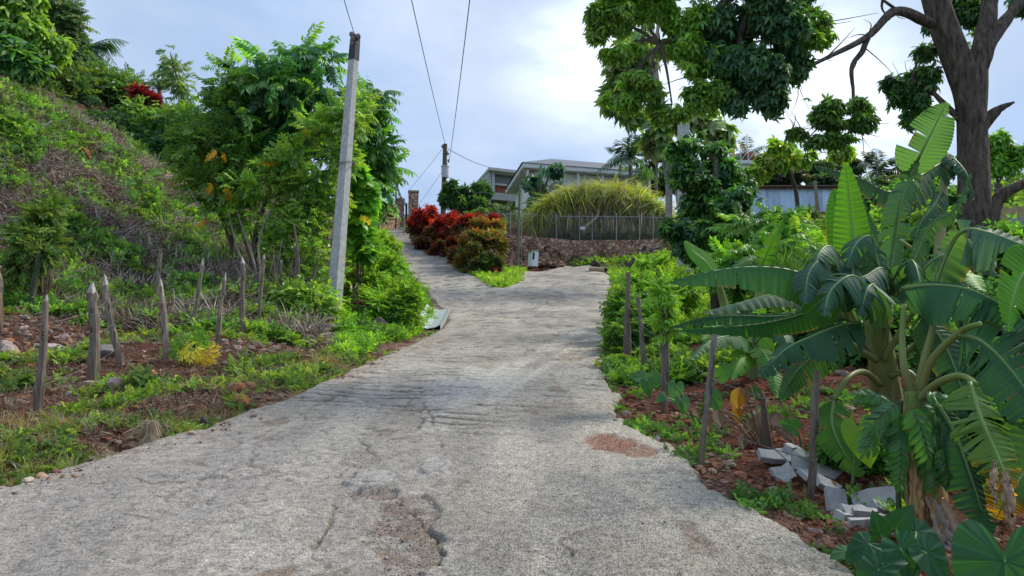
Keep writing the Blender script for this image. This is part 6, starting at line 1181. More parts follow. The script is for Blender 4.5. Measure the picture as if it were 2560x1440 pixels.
banana_leaf(A_, [(2395, 835, 4.5), (2450, 852, 4.45), (2510, 905, 4.4), (2590, 1010, 4.35), (2680, 1140, 4.3)], .34, (.15, -1, .15), (.035, .12, .05), (.12, .12), 11, 1, curl=.1, start=.02, shape=.62)
banana_leaf(A_, [(2425, 955, 4.2), (2455, 1050, 4.1), (2490, 1130, 4.05), (2515, 1190, 4.0), (2522, 1250, 4.0)], .20, (.1, -1, .3), (.10, .20, .04), (.3, .3), 22, 2, tipc=(.62, .34, .02), flop=.5)
banana_leaf(A_, [(2345, 1010, 4.6), (2390, 1090, 4.5), (2430, 1200, 4.4), (2475, 1340, 4.25)], .24, (-.3, -1, .35), (.035, .115, .05), (.2, .9), 7, 3, curl=.1, shape=.7)
banana_leaf(A_, [(2255, 720, 4.85), (2330, 712, 4.75), (2420, 722, 4.6), (2500, 760, 4.5), (2580, 820, 4.4)], .235, (0, -1, .25), (.035, .12, .055), (.3, .3), 9, 4, shape=.6, wh=(1.25, .12))
banana_leaf(A_, [(2330, 730, 4.9), (2370, 630, 4.9), (2410, 575, 4.8), (2470, 580, 4.7), (2560, 612, 4.6), (2680, 650, 4.4)], .27, (0, -1, .5), (.07, .16, .095), (.4, .5), 13, 5, shape=.6, flop=.3, wh=(1.25, .35))
banana_leaf(A_, [(2600, 640, 4.6), (2555, 690, 4.5), (2530, 760, 4.4), (2520, 830, 4.35)], .17, (.3, -1, .2), BG3, (.2, .3), 5, 6)
banana_leaf(A_, [(2620, 1060, 4.3), (2560, 1180, 4.25), (2520, 1240, 4.2), (2490, 1300, 4.2)], .22, (-.2, -1, .2), (.06, .16, .03), (.3, .2), 5, 7, tipc=(.4, .22, .02))
banana_leaf(A_, [(2640, 1120, 4.8), (2540, 1110, 4.8), (2440, 1150, 4.8), (2370, 1220, 4.8)], .22, (0, -.8, .7), (.03, .09, .04), (.6, .6), 6, 8)
# plant B: centre of the right group
B_ = thing('banana_plant', P(2215, 1010, 6.4), 'large banana plant with an upright bright leaf and a tall torn leaf', 'banana plant', 'banana plants')
mb = MB(); tube(mb, [P(2228, 1110, 6.4), P(2220, 1020, 6.4), P(2205, 900, 6.4), P(2190, 800, 6.4)], [.15, .13, .11, .09], 14, np.array([(.22, .15, .09), (.24, .19, .09), (.18, .2, .06), (.17, .25, .06)]), n=26, rough=.08, seed=5); mb.build('pseudostem', M_bark, B_, smooth=True)
for pts in ([(2195, 900, 6.35), (2150, 850, 6.2), (2120, 800, 6.0), (2110, 770, 5.9)], [(2200, 900, 6.35), (2195, 820, 6.3), (2150, 740, 6.2), (2140, 690, 6.2)], [(2205, 900, 6.35), (2220, 800, 6.3), (2225, 720, 6.3)], [(2210, 900, 6.3), (2250, 830, 6.2), (2300, 760, 6.1)], [(2190, 900, 6.3), (2130, 860, 6.1), (2090, 810, 5.9)], [(2200, 960, 6.3), (2160, 930, 6.1), (2120, 945, 5.9), (2085, 1000, 5.8)], [(2225, 940, 6.3), (2270, 930, 6.2), (2310, 970, 6.1)], [(2230, 900, 6.4), (2290, 860, 6.3), (2330, 780, 6.3)], [(2180, 880, 6.3), (2130, 790, 6.3), (2100, 730, 6.3)]): petiole(B_, pts, (.030, .017))
banana_leaf(B_, [(2140, 700, 6.25), (2136, 620, 6.3), (2128, 520, 6.35), (2116, 405, 6.4)], .195, (.05, -1, .1), (.12, .32, .02), (.05, .05), 0, 11, curl=.0, shape=.72)
banana_leaf(B_, [(2130, 680, 6.6), (2115, 620, 6.6), (2095, 540, 6.6), (2085, 470, 6.6)], .15, (-.2, -1, .1), (.045, .16, .035), (.1, .1), 1, 12, shape=.7)
banana_leaf(B_, [(2275, 440, 6.2), (2310, 370, 6.1), (2340, 310, 6.05), (2368, 255, 6.0)], .235, (-.1, -1, .15), (.085, .20, .09), (.08, .08), 4, 13, curl=.0, shape=.75, flop=.1, miss=.5)
banana_leaf(B_, [(2225, 720, 6.3), (2235, 620, 6.3), (2250, 520, 6.2), (2275, 440, 6.2), (2300, 390, 6.1)], .23, (.3, -1, .2), (.055, .14, .085), (.5, .8), 9, 130, curl=.0, shape=.7, flop=.7, miss=.3)
banana_leaf(B_, [(2110, 770, 5.9), (2085, 745, 5.8), (2040, 700, 5.7), (1960, 672, 5.6), (1860, 668, 5.5), (1770, 680, 5.4), (1668, 706, 5.3)], .235, (0, -1, .25), (.05, .155, .06), (.3, .25), 4, 14, shape=.5, curl=.1, wh=(.1, 1.3), miss=0)
banana_leaf(B_, [(2120, 800, 6.0), (2080, 760, 6.1), (2010, 738, 6.1), (1930, 736, 6.0), (1850, 756, 5.9), (1755, 782, 5.8)], .20, (0, -.6, .8), (.075, .17, .09), (.9, .5), 8, 15, shape=.55, flop=.4)
banana_leaf(B_, [(2150, 806, 5.6), (2100, 812, 5.5), (2030, 840, 5.3), (1965, 872, 5.2), (1895, 942, 5.1)], .235, (-.15, -.75, .65), (.03, .105, .05), (.95, .75), 15, 16, shape=.6, flop=.3)
banana_leaf(B_, [(2140, 700, 6.2), (2110, 655, 6.0), (2075, 615, 5.8), (2045, 640, 5.6), (2035, 720, 5.5)], .28, (-.3, -.7, .6), (.07, .15, .10), (1.2, 1.0), 14, 17, flop=.7)
banana_leaf(B_, [(2150, 700, 6.2), (2135, 660, 5.9), (2130, 700, 5.7), (2110, 780, 5.5)], .26, (.1, -.8, .5), (.06, .14, .085), (.7, .7), 12, 18, flop=.8)
banana_leaf(B_, [(2225, 720, 6.2), (2205, 670, 6.0), (2160, 690, 5.8), (2110, 700, 5.6)], .21, (0, -.5, .9), (.06, .145, .09), (1.2, 1.0), 14, 19, flop=.6)
banana_leaf(B_, [(2225, 730, 6.25), (2245, 680, 6.1), (2280, 650, 5.9), (2300, 700, 5.7), (2310, 770, 5.6)], .20, (.2, -.7, .6), (.05, .135, .07), (.9, .9), 12, 20, flop=.6)
banana_leaf(B_, [(2330, 780, 6.2), (2370, 700, 6.1), (2420, 690, 6.0), (2460, 730, 5.8)], .22, (.2, -.8, .5), (.11, .28, .03), (.5, .4), 6, 21)
banana_leaf(B_, [(2085, 1000, 5.8), (2080, 1060, 5.7), (2110, 1130, 5.6), (2160, 1190, 5.5)], .17, (-.3, -1, .2), (.07, .19, .03), (.4, .4), 6, 22, flop=.4)
banana_leaf(B_, [(2310, 970, 6.1), (2360, 1020, 6.0), (2400, 1100, 5.9)], .16, (.2, -1, .3), (.05, .14, .04), (.5, .5), 6, 23, flop=.4)
banana_leaf(B_, [(2070, 760, 6.3), (1990, 790, 6.3), (1880, 812, 6.2), (1690, 826, 6.0)], .17, (0, -1, .4), (.035, .13, .045), (.3, .3), 3, 24, shape=.5, wh=(.2, 1.1))
banana_leaf(B_, [(2060, 770, 6.5), (1950, 790, 6.6), (1800, 790, 6.6), (1672, 818, 6.6)], .13, (0, -1, .4), (.025, .09, .04), (.3, .3), 8, 25, shape=.5, wh=(.3, 1.1))
banana_leaf(B_, [(2235, 760, 6.8), (2290, 640, 6.9), (2330, 560, 6.9), (2390, 520, 6.8), (2430, 430, 6.8)], .15, (.2, -.8, .5), (.04, .11, .05), (.8, .8), 26, 26, flop=.6)
for i_, (pts, w, c, dr, te, fl) in enumerate((
  ([(2120, 720, 5.9), (2080, 665, 5.8), (2050, 650, 5.6), (2020, 690, 5.5), (2015, 760, 5.4)], .30, (.06, .14, .09), (.9, .9), 12, .7),
  ([(2160, 740, 5.8), (2150, 700, 5.6), (2120, 690, 5.4), (2075, 730, 5.3), (2060, 790, 5.2)], .30, (.05, .13, .08), (.9, 1.0), 14, .7),
  ([(2180, 760, 5.8), (2190, 715, 5.6), (2170, 720, 5.4), (2150, 790, 5.3)], .28, (.045, .12, .07), (.8, .8), 12, .7),
  ([(2215, 740, 6.0), (2190, 640, 6.0), (2175, 590, 5.9), (2140, 610, 5.8), (2115, 670, 5.7)], .30, (.05, .13, .075), (.9, .8), 12, .6),
  ([(2235, 740, 6.0), (2290, 690, 5.95), (2350, 640, 5.85), (2430, 640, 5.8), (2500, 690, 5.7)], .26, (.06, .15, .08), (.7, .9), 12, .5),
  ([(2230, 760, 6.6), (2210, 660, 6.7), (2170, 560, 6.8), (2150, 500, 6.8)], .17, (.05, .16, .04), (.3, .3), 5, .3),
  ([(2330, 760, 5.6), (2400, 740, 5.55), (2480, 790, 5.5), (2540, 860, 5.4)], .24, (.045, .13, .06), (.8, .6), 9, .4),
  ([(2110, 850, 6.2), (2050, 880, 6.3), (1990, 930, 6.3), (1950, 1000, 6.2)], .20, (.05, .14, .05), (.7, .7), 10, .5),
  ([(2300, 780, 6.2), (2360, 860, 6.1), (2400, 960, 6.0), (2420, 1060, 5.9)], .24, (.035, .11, .05), (.5, .5), 8, .4))):
    banana_leaf(B_, pts, w, (-.1, -.8, .6), c, dr, te, 400 + i_, flop=fl)
# plant C: behind
C_ = thing('banana_plant', P(2355, 620, 9.2), 'tall thin banana stalk with torn leaves standing just left of the big trunk', 'banana plant', 'banana plants')
mb = MB(); tube(mb, [P(2340, 800, 9.2), P(2350, 600, 9.2), P(2358, 480, 9.2), P(2364, 380, 9.2)], [.075, .06, .05, .035], 10, np.array([(.30, .30, .12), (.34, .33, .15), (.28, .28, .13)]), n=22); mb.build('pseudostem', M_rib, C_, smooth=True)
banana_leaf(C_, [(2364, 400, 9.2), (2300, 440, 8.8), (2230, 480, 8.4), (2140, 440, 8.2), (2030, 412, 8.0)], .27, (0, -1, .3), (.04, .10, .05), (.3, .3), 22, 31, flop=.3, wh=(.15, 1.1))
banana_leaf(C_, [(2364, 390, 9.2), (2390, 400, 9.0), (2420, 440, 8.8), (2435, 500, 8.7)], .20, (.3, -.8, .5), (.03, .085, .045), (1.0, 1.0), 22, 32, flop=.7)
banana_leaf(C_, [(2360, 470, 9.2), (2330, 520, 9.0), (2300, 560, 8.9), (2285, 620, 8.8)], .22, (-.3, -.8, .5), (.05, .13, .06), (.9, .9), 18, 33, flop=.6)
for pts in ([(2340, 700, 9.1), (2300, 640, 8.9), (2250, 600, 8.7)], [(2345, 700, 9.1), (2390, 650, 8.9)], [(2335, 720, 9.1), (2290, 700, 8.8), (2200, 690, 8.6)]): petiole(C_, pts, (.04, .02), ((.34, .36, .13), (.3, .36, .12)))
# plant D: small one behind the elbow stake
D_ = thing('banana_plant', P(1880, 930, 9.2), 'small banana plant behind the elbow shaped stake with a bright upright leaf', 'banana plant', 'banana plants')
mb = MB(); tube(mb, [P(1885, 960, 9.2), P(1882, 880, 9.2), P(1880, 830, 9.2)], [.085, .07, .05], 10, np.array([(.16, .18, .08), (.22, .27, .08), (.28, .34, .1)]), n=14); mb.build('pseudostem', M_rib, D_, smooth=True)
for i, (pts, w, c, dr, te) in enumerate((([(1882, 850, 9.2), (1895, 810, 9.2), (1905, 740, 9.2)], .17, (.13, .33, .03), (.1, .1), 1), ([(1880, 860, 9.1), (1840, 840, 8.8), (1780, 850, 8.5), (1725, 900, 8.2)], .2, (.05, .15, .05), (.8, .5), 9), ([(1885, 860, 9.1), (1930, 820, 8.9), (1960, 840, 8.7), (1980, 900, 8.5)], .2, (.05, .14, .06), (.8, .7), 9), ([(1878, 870, 9.0), (1850, 900, 8.7), (1830, 950, 8.5)], .17, (.10, .26, .03), (.5, .5), 5),
        ([(1885, 870, 9.0), (1910, 880, 8.7), (1935, 940, 8.4), (1945, 1000, 8.2)], .17, (.07, .2, .03), (.4, .4), 8), ([(1800, 800, 10), (1780, 820, 9.8), (1755, 850, 9.6)], .14, (.11, .27, .03), (.4, .4), 2), ([(1860, 800, 9.6), (1840, 780, 9.5), (1800, 790, 9.4)], .15, (.06, .16, .04), (.8, .8), 8), ([(1890, 850, 9.3), (1960, 790, 9.5), (2030, 800, 9.6)], .17, (.04, .12, .05), (.7, .7), 8))): banana_leaf(D_, pts, w, (0, -.8, .6), c, dr, te, 40 + i)
# plant E: young one near the right pole, F: another behind
E_ = thing('banana_plant', P(1790, 760, 9), 'young banana plant with one stiff leaf rising in front of the right concrete pole', 'banana plant', 'banana plants')
mb = MB(); tube(mb, [P(1830, 860, 9), P(1810, 760, 9), P(1790, 690, 8.8)], [.06, .05, .03], 9, (.2, .28, .08), n=12); mb.build('pseudostem', M_rib, E_, smooth=True)
banana_leaf(E_, [(1795, 700, 8.8), (1765, 655, 8.8), (1735, 630, 8.8), (1711, 602, 8.8)], .145, (.4, -1, .3), (.08, .24, .025), (.1, .1), 0, 51, curl=0, shape=.75)
F_ = thing('banana_plant', P(1900, 760, 11), 'banana plant with a short torn leaf sticking up in front of the garden shrubs', 'banana plant', 'banana plants')
mb = MB(); tube(mb, [P(1890, 880, 11), P(1895, 760, 11), P(1905, 670, 11)], [.09, .07, .04], 9, (.2, .27, .08), n=12); mb.build('pseudostem', M_rib, F_, smooth=True)
banana_leaf(F_, [(1900, 680, 11), (1915, 640, 10.9), (1935, 600, 10.8), (1957, 548, 10.8)], .20, (.3, -1, .2), (.09, .24, .035), (.3, .3), 9, 52, flop=.3)
banana_leaf(F_, [(1905, 680, 11), (1880, 650, 10.9), (1850, 660, 10.8), (1815, 690, 10.7)], .17, (-.1, -.8, .5), (.07, .19, .04), (.5, .5), 6, 53)
banana_leaf(F_, [(1905, 690, 11), (1870, 675, 10.9), (1810, 720, 10.7)], .17, (-.1, -.8, .5), (.06, .17, .05), (.8, .8), 8, 54)

# ---------------------------------------------------------------- elephant ears
def T_heart(n=16):
    rows = []; t = np.linspace(0, 1, n + 1); V = []; Cc = []; m = 9
    for i, tt in enumerate(t):
        w = .46 * (math.sin(math.pi * min(1, (tt * .93 + .07)) ** .62) ** .75); y0 = tt * 1.0
        for j, u in enumerate(np.linspace(-1, 1, m)):
            back = .40 * abs(u) ** 1.1 * (1 - tt) ** 1.6; yy = y0 - back - .02; z = .12 * (abs(u) * w) - .32 * tt ** 2 + .015 * math.sin(tt * 22 + u * 5) * abs(u)
            V.append((u * w, yy, z)); vein = 1.55 if j == 4 else (1.28 if (i % 3 == 0 and j not in (0, 8)) else 1.0); Cc.append(vein)
    i = np.arange(n)[:, None] * m + np.arange(m - 1)[None]; return np.array(V), np.stack([i, i + 1, i + m + 1, i + m], -1).reshape(-1, 4), np.array(Cc)
TH = T_heart()
def T_taro(rings=9, segs=36, veins=False):
    half = np.array([(0, -.06), (.10, -.26), (.24, -.36), (.38, -.30), (.47, -.12), (.49, .08), (.44, .32), (.33, .56), (.18, .80), (0, 1.0)]); hp = interp_path(np.column_stack([half, np.zeros(10)]), segs // 2 + 1)[:, :2]
    out = np.vstack([hp, hp[-2:0:-1] * (-1, 1)]); S_ = len(out); ks = np.linspace(0.02, 1, rings + 1); V = (ks[:, None, None] * out[None]).reshape(-1, 2); x, y = V[:, 0], V[:, 1]
    ang = np.arctan2(x, y); r = np.hypot(x, y); z = .10 * np.abs(x) - .28 * np.clip(y, 0, 1) ** 2 - .18 * np.clip(-y, 0, 1) + .018 * np.sin(ang * 9) * r * 2
    c = np.ones(len(V))
    if veins:
        v = np.abs(x) < .011 + .004 * (1 - y); f = (y - .62 * np.abs(x)) / .15; v |= (np.abs(f - np.round(f)) < .05) & (f > .4) & (f < 6.2); a2 = np.degrees(np.abs(ang)); v |= (y - .62 * np.abs(x) < .06) & ((np.abs(a2 - 105) < 2.2) | (np.abs(a2 - 128) < 2.2) | (np.abs(a2 - 152) < 2.2) | (np.abs(a2 - 82) < 2.2)) & (r > .01)
        c = np.where(v, 1.55, 1.0 + .06 * np.sin(ang * 40)); z = z + np.where(v, -.006, .0)
    i = np.arange(rings)[:, None] * S_ + np.arange(S_)[None]; j = np.arange(rings)[:, None] * S_ + (np.arange(S_)[None] + 1) % S_
    return np.column_stack([x, y, z]), np.stack([i, j, j + S_, i + S_], -1).reshape(-1, 4), c
TH = T_taro(); THV = T_taro(64, 150, True)
def ear(name, label, base, leaves, seed, grp='elephant ear plants', cat='plant', col=(.022, .085, .036)):
    rg = np.random.default_rng(seed); b = P(*base); t_ = thing(name, b, label, cat, grp)
    for (px, py, d, size, dx, dz, face) in leaves:
        q = P(px, py, d); mb = MB(); tube(mb, [b - (0, 0, .03), (b + q) / 2 + (0, 0, .05), q], [.012, .009, .006], 6, (.12, .24, .07), n=10); mb.build('stalk', M_rib, t_, smooth=True)
        mb = MB(); scatter(mb, THV if d < 4.2 else TH, [q], [(dx, -.25, dz)], [face], size * d / F, [np.asarray(col) * rg.uniform(.85, 1.3)]); mb.build('leaf', M_banana, t_, smooth=True)
ear('elephant_ear', 'very large veined elephant ear cut by the bottom right corner', (2520, 1560, 2.9), [(2512, 1402, 2.75, 255, -.10, -1, (-.15, -1, .55))], 1)
ear('elephant_ear', 'cluster of heart shaped elephant ears at the foot of the nearest banana plant', (2280, 1500, 3.7), [(2200, 1335, 3.9, 62, -.2, .6, (-.2, -.8, .7)), (2170, 1360, 3.75, 72, -.8, -.4, (-.1, -.8, .7)), (2250, 1370, 3.7, 100, .35, -.9, (0, -.9, .5)), (2195, 1425, 3.5, 90, -.6, -.7, (-.1, -.8, .7)), (2315, 1380, 3.7, 100, .55, -.75, (.2, -.9, .5)), (2290, 1330, 3.95, 80, .6, -.3, (.1, -.8, .7)), (2240, 1320, 4.0, 70, .2, .5, (0, -.7, .8)), (2205, 1410, 3.6, 60, .7, .2, (.1, -.8, .7))], 2)
ear('elephant_ear', 'single curled elephant ear beside the road at the bottom right', (2150, 1440, 3.8), [(2115, 1380, 3.85, 45, -.9, -.1, (0, -.6, .9))], 3, col=(.06, .17, .06))
ear('elephant_ear', 'mottled yellow edged leaf hanging right of the grey stake', (2130, 1210, 5.4), [(2150, 1075, 5.3, 95, .25, -1, (-.1, -1, .1))], 4, col=(.13, .25, .03))
ear('elephant_ear', 'small elephant ears between the straight grey stake and the elbow stake', (1740, 1060, 7.4), [(1690, 965, 7.5, 42, -.2, -1, (0, -1, .3)), (1705, 1000, 7.3, 38, .1, -1, (.1, -1, .3)), (1660, 990, 7.4, 26, -.6, -.3, (0, -1, .5)), (1780, 990, 7.2, 46, .4, -.8, (0, -1, .3)), (1800, 940, 7.4, 42, .5, .6, (.1, -1, .3))], 5, col=(.05, .15, .06))
ear('elephant_ear', 'leafy plant with three rounded leaves near the second right stake', (1625, 1000, 8.8), [(1610, 945, 8.7, 40, -.8, .2, (0, -1, .6)), (1630, 950, 8.6, 40, .7, .3, (0, -1, .5)), (1618, 955, 8.5, 36, .1, -.9, (0, -1, .5))], 6, col=(.05, .15, .055))
ear('elephant_ear', 'lone elephant ear leaf above the grey stake base, right of the withered leaves', (2010, 1160, 6.4), [(1990, 1070, 6.3, 46, -.8, .4, (0, -1, .4)), (2060, 1030, 6.4, 50, .6, .3, (0, -1, .5)), (2040, 1090, 6.2, 40, .4, -.7, (0, -1, .5))], 7, col=(.06, .17, .05))
for i, (px, py, s, dx, dz, lab) in enumerate(((30, 375, 46, -.9, .3, 'broad pale elephant ear at the left edge of the hillside'), (95, 355, 40, .7, -.9, 'bright elephant ear right of the pale one on the hillside'), (90, 385, 30, .2, -1, 'small hanging elephant ear on the hillside below the cut stick'), (262, 370, 30, .6, -.2, 'elephant ear right of the red boulder'), (250, 430, 56, .5, -.8, 'largest elephant ear below the red boulder'), (300, 395, 32, .4, -.6, 'elephant ear on the slope crest right of the boulder'), (310, 455, 34, .9, 0, 'flat elephant ear in the middle of the slope'), (325, 480, 30, .5, -.8, 'hanging elephant ear in the middle of the slope'), (375, 432, 34, 1, .1, 'elephant ear at the dark hedge edge on the slope'), (485, 560, 46, .2, -.9, 'elephant ear by the fence hollow near the saplings'), (500, 590, 40, .8, -.5, 'elephant ear lowest on the right part of the slope'), (425, 600, 36, .8, -.2, 'elephant ear just behind the dark mossy stake'), (150, 770, 34, -.5, -.3, 'small elephant ear behind the thickest stake'))):
    q = G(px, py + 14); d = q[1] - .2; ear('elephant_ear', lab, (px + 8, py + 30, d), [(px, py, d, s, dx, dz, (-.1, -.8, .7))], 20 + i, 'elephant ears on the left slope', col=(.12, .27, .05))
# papaya seedling, yellow
t_ = thing('papaya_seedling', P(495, 935, 10.2), 'young papaya with ragged yellow and green lobed leaves between two stakes', 'papaya'); mb = MB(); tube(mb, [P(496, 945, 10.2), P(494, 880, 10.2)], [.025, .018], 7, (.2, .22, .1)); mb.build('stem', M_rib, t_); rg = np.random.default_rng(70)
TPY = T_join([xf(T_pinnate(4, .42, .15, .15, .1, ang=45, start=.15, seed=7), rotm(0, 0, a), (0, 0, 0), 1) for a in np.linspace(-2.1, 2.1, 7)])
for i, (px, py, c, dx, dz, s) in enumerate(((480, 872, (.72, .62, .04), -.3, -.3, .17), (515, 880, (.62, .46, .03), .6, -.6, .15), (448, 870, (.12, .26, .03), -1, 0, .14), (498, 850, (.10, .24, .03), .3, .8, .14), (460, 855, (.14, .28, .03), -.6, .6, .12), (505, 895, (.45, .22, .05), .4, -1, .12), (470, 905, (.12, .25, .03), -.5, -.5, .12))):
    q = P(px, py, 10.05); mb = MB(); tube(mb, [P(494, 885, 10.2), q], .005, 4, (.3, .3, .1)); scatter(mb, TPY, [q], [(dx, -.3, dz)], [(0, -1, .5)], s, [c]); mb.build('leaf', M_leaf, t_)
# withered leaves cluster
t_ = thing('withered_taro', P(1900, 1100, 6.6), 'withered brown and orange leaf clump in front of the small banana plant', 'plant'); rg = np.random.default_rng(71)
for i, (px, py, s, dx, c) in enumerate(((1850, 985, 58, -.3, (.62, .30, .03)), (1840, 1030, 44, .1, (.55, .27, .03)), (1880, 1060, 40, -.2, (.30, .20, .12)), (1905, 1040, 56, .1, (.34, .23, .14)), (1940, 1045, 60, .2, (.33, .23, .15)), (1860, 1100, 40, -.2, (.28, .19, .12)), (1920, 1110, 44, .2, (.24, .17, .11)), (1795, 1040, 44, 0, (.32, .22, .14)), (1770, 1060, 36, -.1, (.36, .22, .1)), (1960, 1085, 40, .5, (.22, .16, .11)), (1878, 980, 50, .7, (.06, .16, .03)))):
    q = P(px, py - 15, 6.7 + rg.uniform(-.2, .2)); mb = MB(); scatter(mb, T_join([xf(T_leaf(1, .5, 6, -.9, -.2 + .2 * j), rotm(0, .5 * j, .12 * j), (0, 0, 0), 1 - .1 * abs(j), 1 - .15 * j) for j in (-1, 0, 1)]), [q], [(dx, -.1, -1)], [(.3 * dx, -1, 0)], s * 6.7 / F, [c]); mb.build('withered_leaf', M_dry if i != 10 else M_leaf, t_)
    mb = MB(); tube(mb, [P(1905, 1130, 6.6), (P(1905, 1130, 6.6) + q) / 2 + (0, 0, .1), q], [.012, .006], 5, (.22, .17, .10), n=6); mb.build('stalk', M_bark, t_)
mb = MB(); tube(mb, [P(1925, 1160, 6.4), P(1915, 1060, 6.4), P(1905, 980, 6.5)], [.035, .03, .02], 8, (.12, .09, .07), rough=.15); mb.build('stem', M_bark, t_, smooth=True)
# drooping pinnate shrub hanging before banana A
t_ = thing('drooping_leaf_shrub', P(2260, 1330, 4.9), 'shrub with drooping rows of pointed leaves in front of the husk covered banana stem', 'shrub'); mb = MB(); tube(mb, [P(2250, 1350, 4.9), P(2245, 1150, 4.8), P(2255, 1000, 4.6)], [.02, .016, .01], 7, (.1, .14, .06)); mb.build('stem', M_bark, t_)
mb = MB(); rg = np.random.default_rng(72); TD = [T_pinnate(7, .27, .105, .25, .30, ang=50, start=.12, seed=40 + i, rows=4) for i in range(4)]
for i, (px, py, dx, dz, L) in enumerate(((2240, 1010, -.9, .2, 90), (2250, 1000, -.6, -.3, 110), (2240, 1020, -.5, -.7, 110), (2250, 1010, -.2, -1, 130), (2270, 1000, .3, -.9, 140), (2290, 1000, .7, -.6, 120), (2290, 1010, .5, -1, 150), (2260, 1050, -.3, -1, 120), (2290, 1060, .2, -1, 130), (2310, 1040, .5, -.8, 130), (2330, 1060, .5, -1, 110), (2230, 1050, -.9, -.5, 100), (2250, 1090, -.1, -1, 110), (2300, 1100, .3, -1, 120), (2340, 1110, .3, -1, 90), (2220, 1000, -1, .3, 80), (2300, 990, .9, 0, 80), (2200, 1060, -.7, -.9, 80))):
    scatter(mb, TD[i % 4], [P(px, py, 4.45 + rg.uniform(-.1, .15))], [(dx, -.35, dz)], [(dx * .3, -1, .5)], L * 4.5 / F, [np.array((.055, .165, .05)) * rg.uniform(.8, 1.25)])
mb.build('foliage', M_leaf, t_)

for i, (lab, bl, n, c) in enumerate((('leafy green bush beneath the big trunk on its left side', [(2330, 640, 13, 70, 50), (2400, 660, 13, 60, 40)], 1100, G_MID), ('green bush right of the big trunk foot in front of the block wall', [(2520, 640, 13.5, 60, 46), (2590, 620, 13.5, 50, 60)], 1000, G_MID + G_BR), ('low bright bush behind the rail fence, right of the blue shack', [(2150, 580, 30, 60, 26), (2230, 570, 30, 60, 30), (2300, 560, 30, 60, 30)], 1500, G_BR), ('dark bush behind the rail fence, far right part', [(2180, 520, 36, 70, 34), (2290, 510, 36, 80, 40), (2400, 520, 36, 80, 40)], 1900, G_DK + G_MID), ('green bush left of the blue shack behind the climber laden tree', [(1830, 560, 33, 60, 34), (1760, 580, 33, 60, 40)], 1500, G_MID))):
    shrub('garden_bush', lab, 'bush', bl, n, TSb + TWd, .30 if i < 2 else .5, c, 180 + i, 'bushes around the right garden', shell=.4, gap=.22)

for i, (lab, bl, n, c) in enumerate((('dark leafy undergrowth behind the large banana plant', [(2120, 830, 9.5, 80, 40), (2010, 850, 10, 60, 40), (2220, 820, 9.5, 60, 50)], 1000, G_DK + G_MID), ('leafy undergrowth right of the large banana plant', [(2400, 880, 8, 80, 60), (2480, 800, 8.5, 60, 60)], 1100, G_DK + G_MID), ('dark leafy bush behind the yellow tipped banana leaf at the right edge', [(2500, 1080, 6.0, 90, 70), (2560, 1200, 5.6, 70, 60)], 1300, G_DK + G_MID), ('low weeds between the grey stake and the nearest banana stem', [(2110, 1130, 5.9, 50, 30), (2200, 1150, 5.7, 40, 30)], 420, G_MID))):
    shrub('undergrowth', lab, 'bush', bl, n, TSb + TWd, .24 if i < 2 else (.16 if i == 2 else .13), c, 190 + i, 'undergrowth in the right garden', shell=.3, gap=.3)
# ---------------------------------------------------------------- ground cover (nobody could count it)
def fan(n, px0, px1, d0, d1, rg, pw=1.0):
    d = d0 * (d1 / d0) ** (rg.random(n) ** pw); px = rg.uniform(px0, px1, n); x = (px - 1280) / F * d; sd = sdpoly(x, d); return x, d, sd
def surf(x, y): return np.stack([x, y, ground(x, y)], -1)
def strew(mb, Ts, x, y, size, cols, rg, lift=0.0, tilt=.45, up=True, w=None, jit=.2):
    p = surf(x, y) + (0, 0, lift); n = len(p); pick = rg.integers(len(Ts), size=n); a = rg.uniform(0, 6.283, n); Y = np.stack([np.cos(a), np.sin(a), rg.normal(.25 if up else 0, tilt * .5, n)], -1); Z = np.stack([rg.normal(0, tilt, n), rg.normal(-.15, tilt, n), np.ones(n)], -1); col = pal(cols, n, rg, jit, w); s = size * rg.uniform(.6, 1.35, n)
    for i, t in enumerate(Ts): k = pick == i; scatter(mb, t, p[k], Y[k], Z[k], s[k], col[k])
def T_clump(seed, n=6, kind='p'):
    r_ = np.random.default_rng(seed); parts = []
    base = TPs if kind == 'p' else TSb
    for k in range(n):
        a = 6.283 * k / n + r_.uniform(-.4, .4); el = r_.uniform(.15, 1.1); parts.append(xf(base[k % 3], rotm(0, 0, a) @ rotm(el, 0, 0) @ rotm(0, r_.uniform(-.4, .4), 0), (0, 0, 0), r_.uniform(.6, 1.1), r_.uniform(.8, 1.2)))
    return T_join(parts)
TCp = [T_clump(i) for i in range(4)]; TCs = [T_clump(10 + i, 7, 's') for i in range(4)]
TG = [T_rosette(14, 1, .03, .7, 1.45, .5, 3, 500 + i) for i in range(3)]
def T_straw(seed):
    r_ = np.random.default_rng(seed); parts = []
    for k in range(7):
        a = r_.uniform(0, 6.28); parts.append(xf(T_leaf(1, .04, 3, .1, r_.uniform(-.2, .5)), rotm(0, 0, a) @ rotm(r_.uniform(-.1, .55), 0, 0), r_.uniform(-.3, .3, 3) * (1, 1, .15), r_.uniform(.5, 1.2), r_.uniform(.7, 1.3)))
    return T_join(parts)
TST = [T_straw(i) for i in range(5)]
def mk(name, label, mb, mat, cat): return tag(mb.build(name, mat), label, cat, kind='stuff')
rg = np.random.default_rng(80)
patch = lambda x, y, s=0, f=.8: fbm(x * f + 31, y * f + 7, 3, 600 + s)
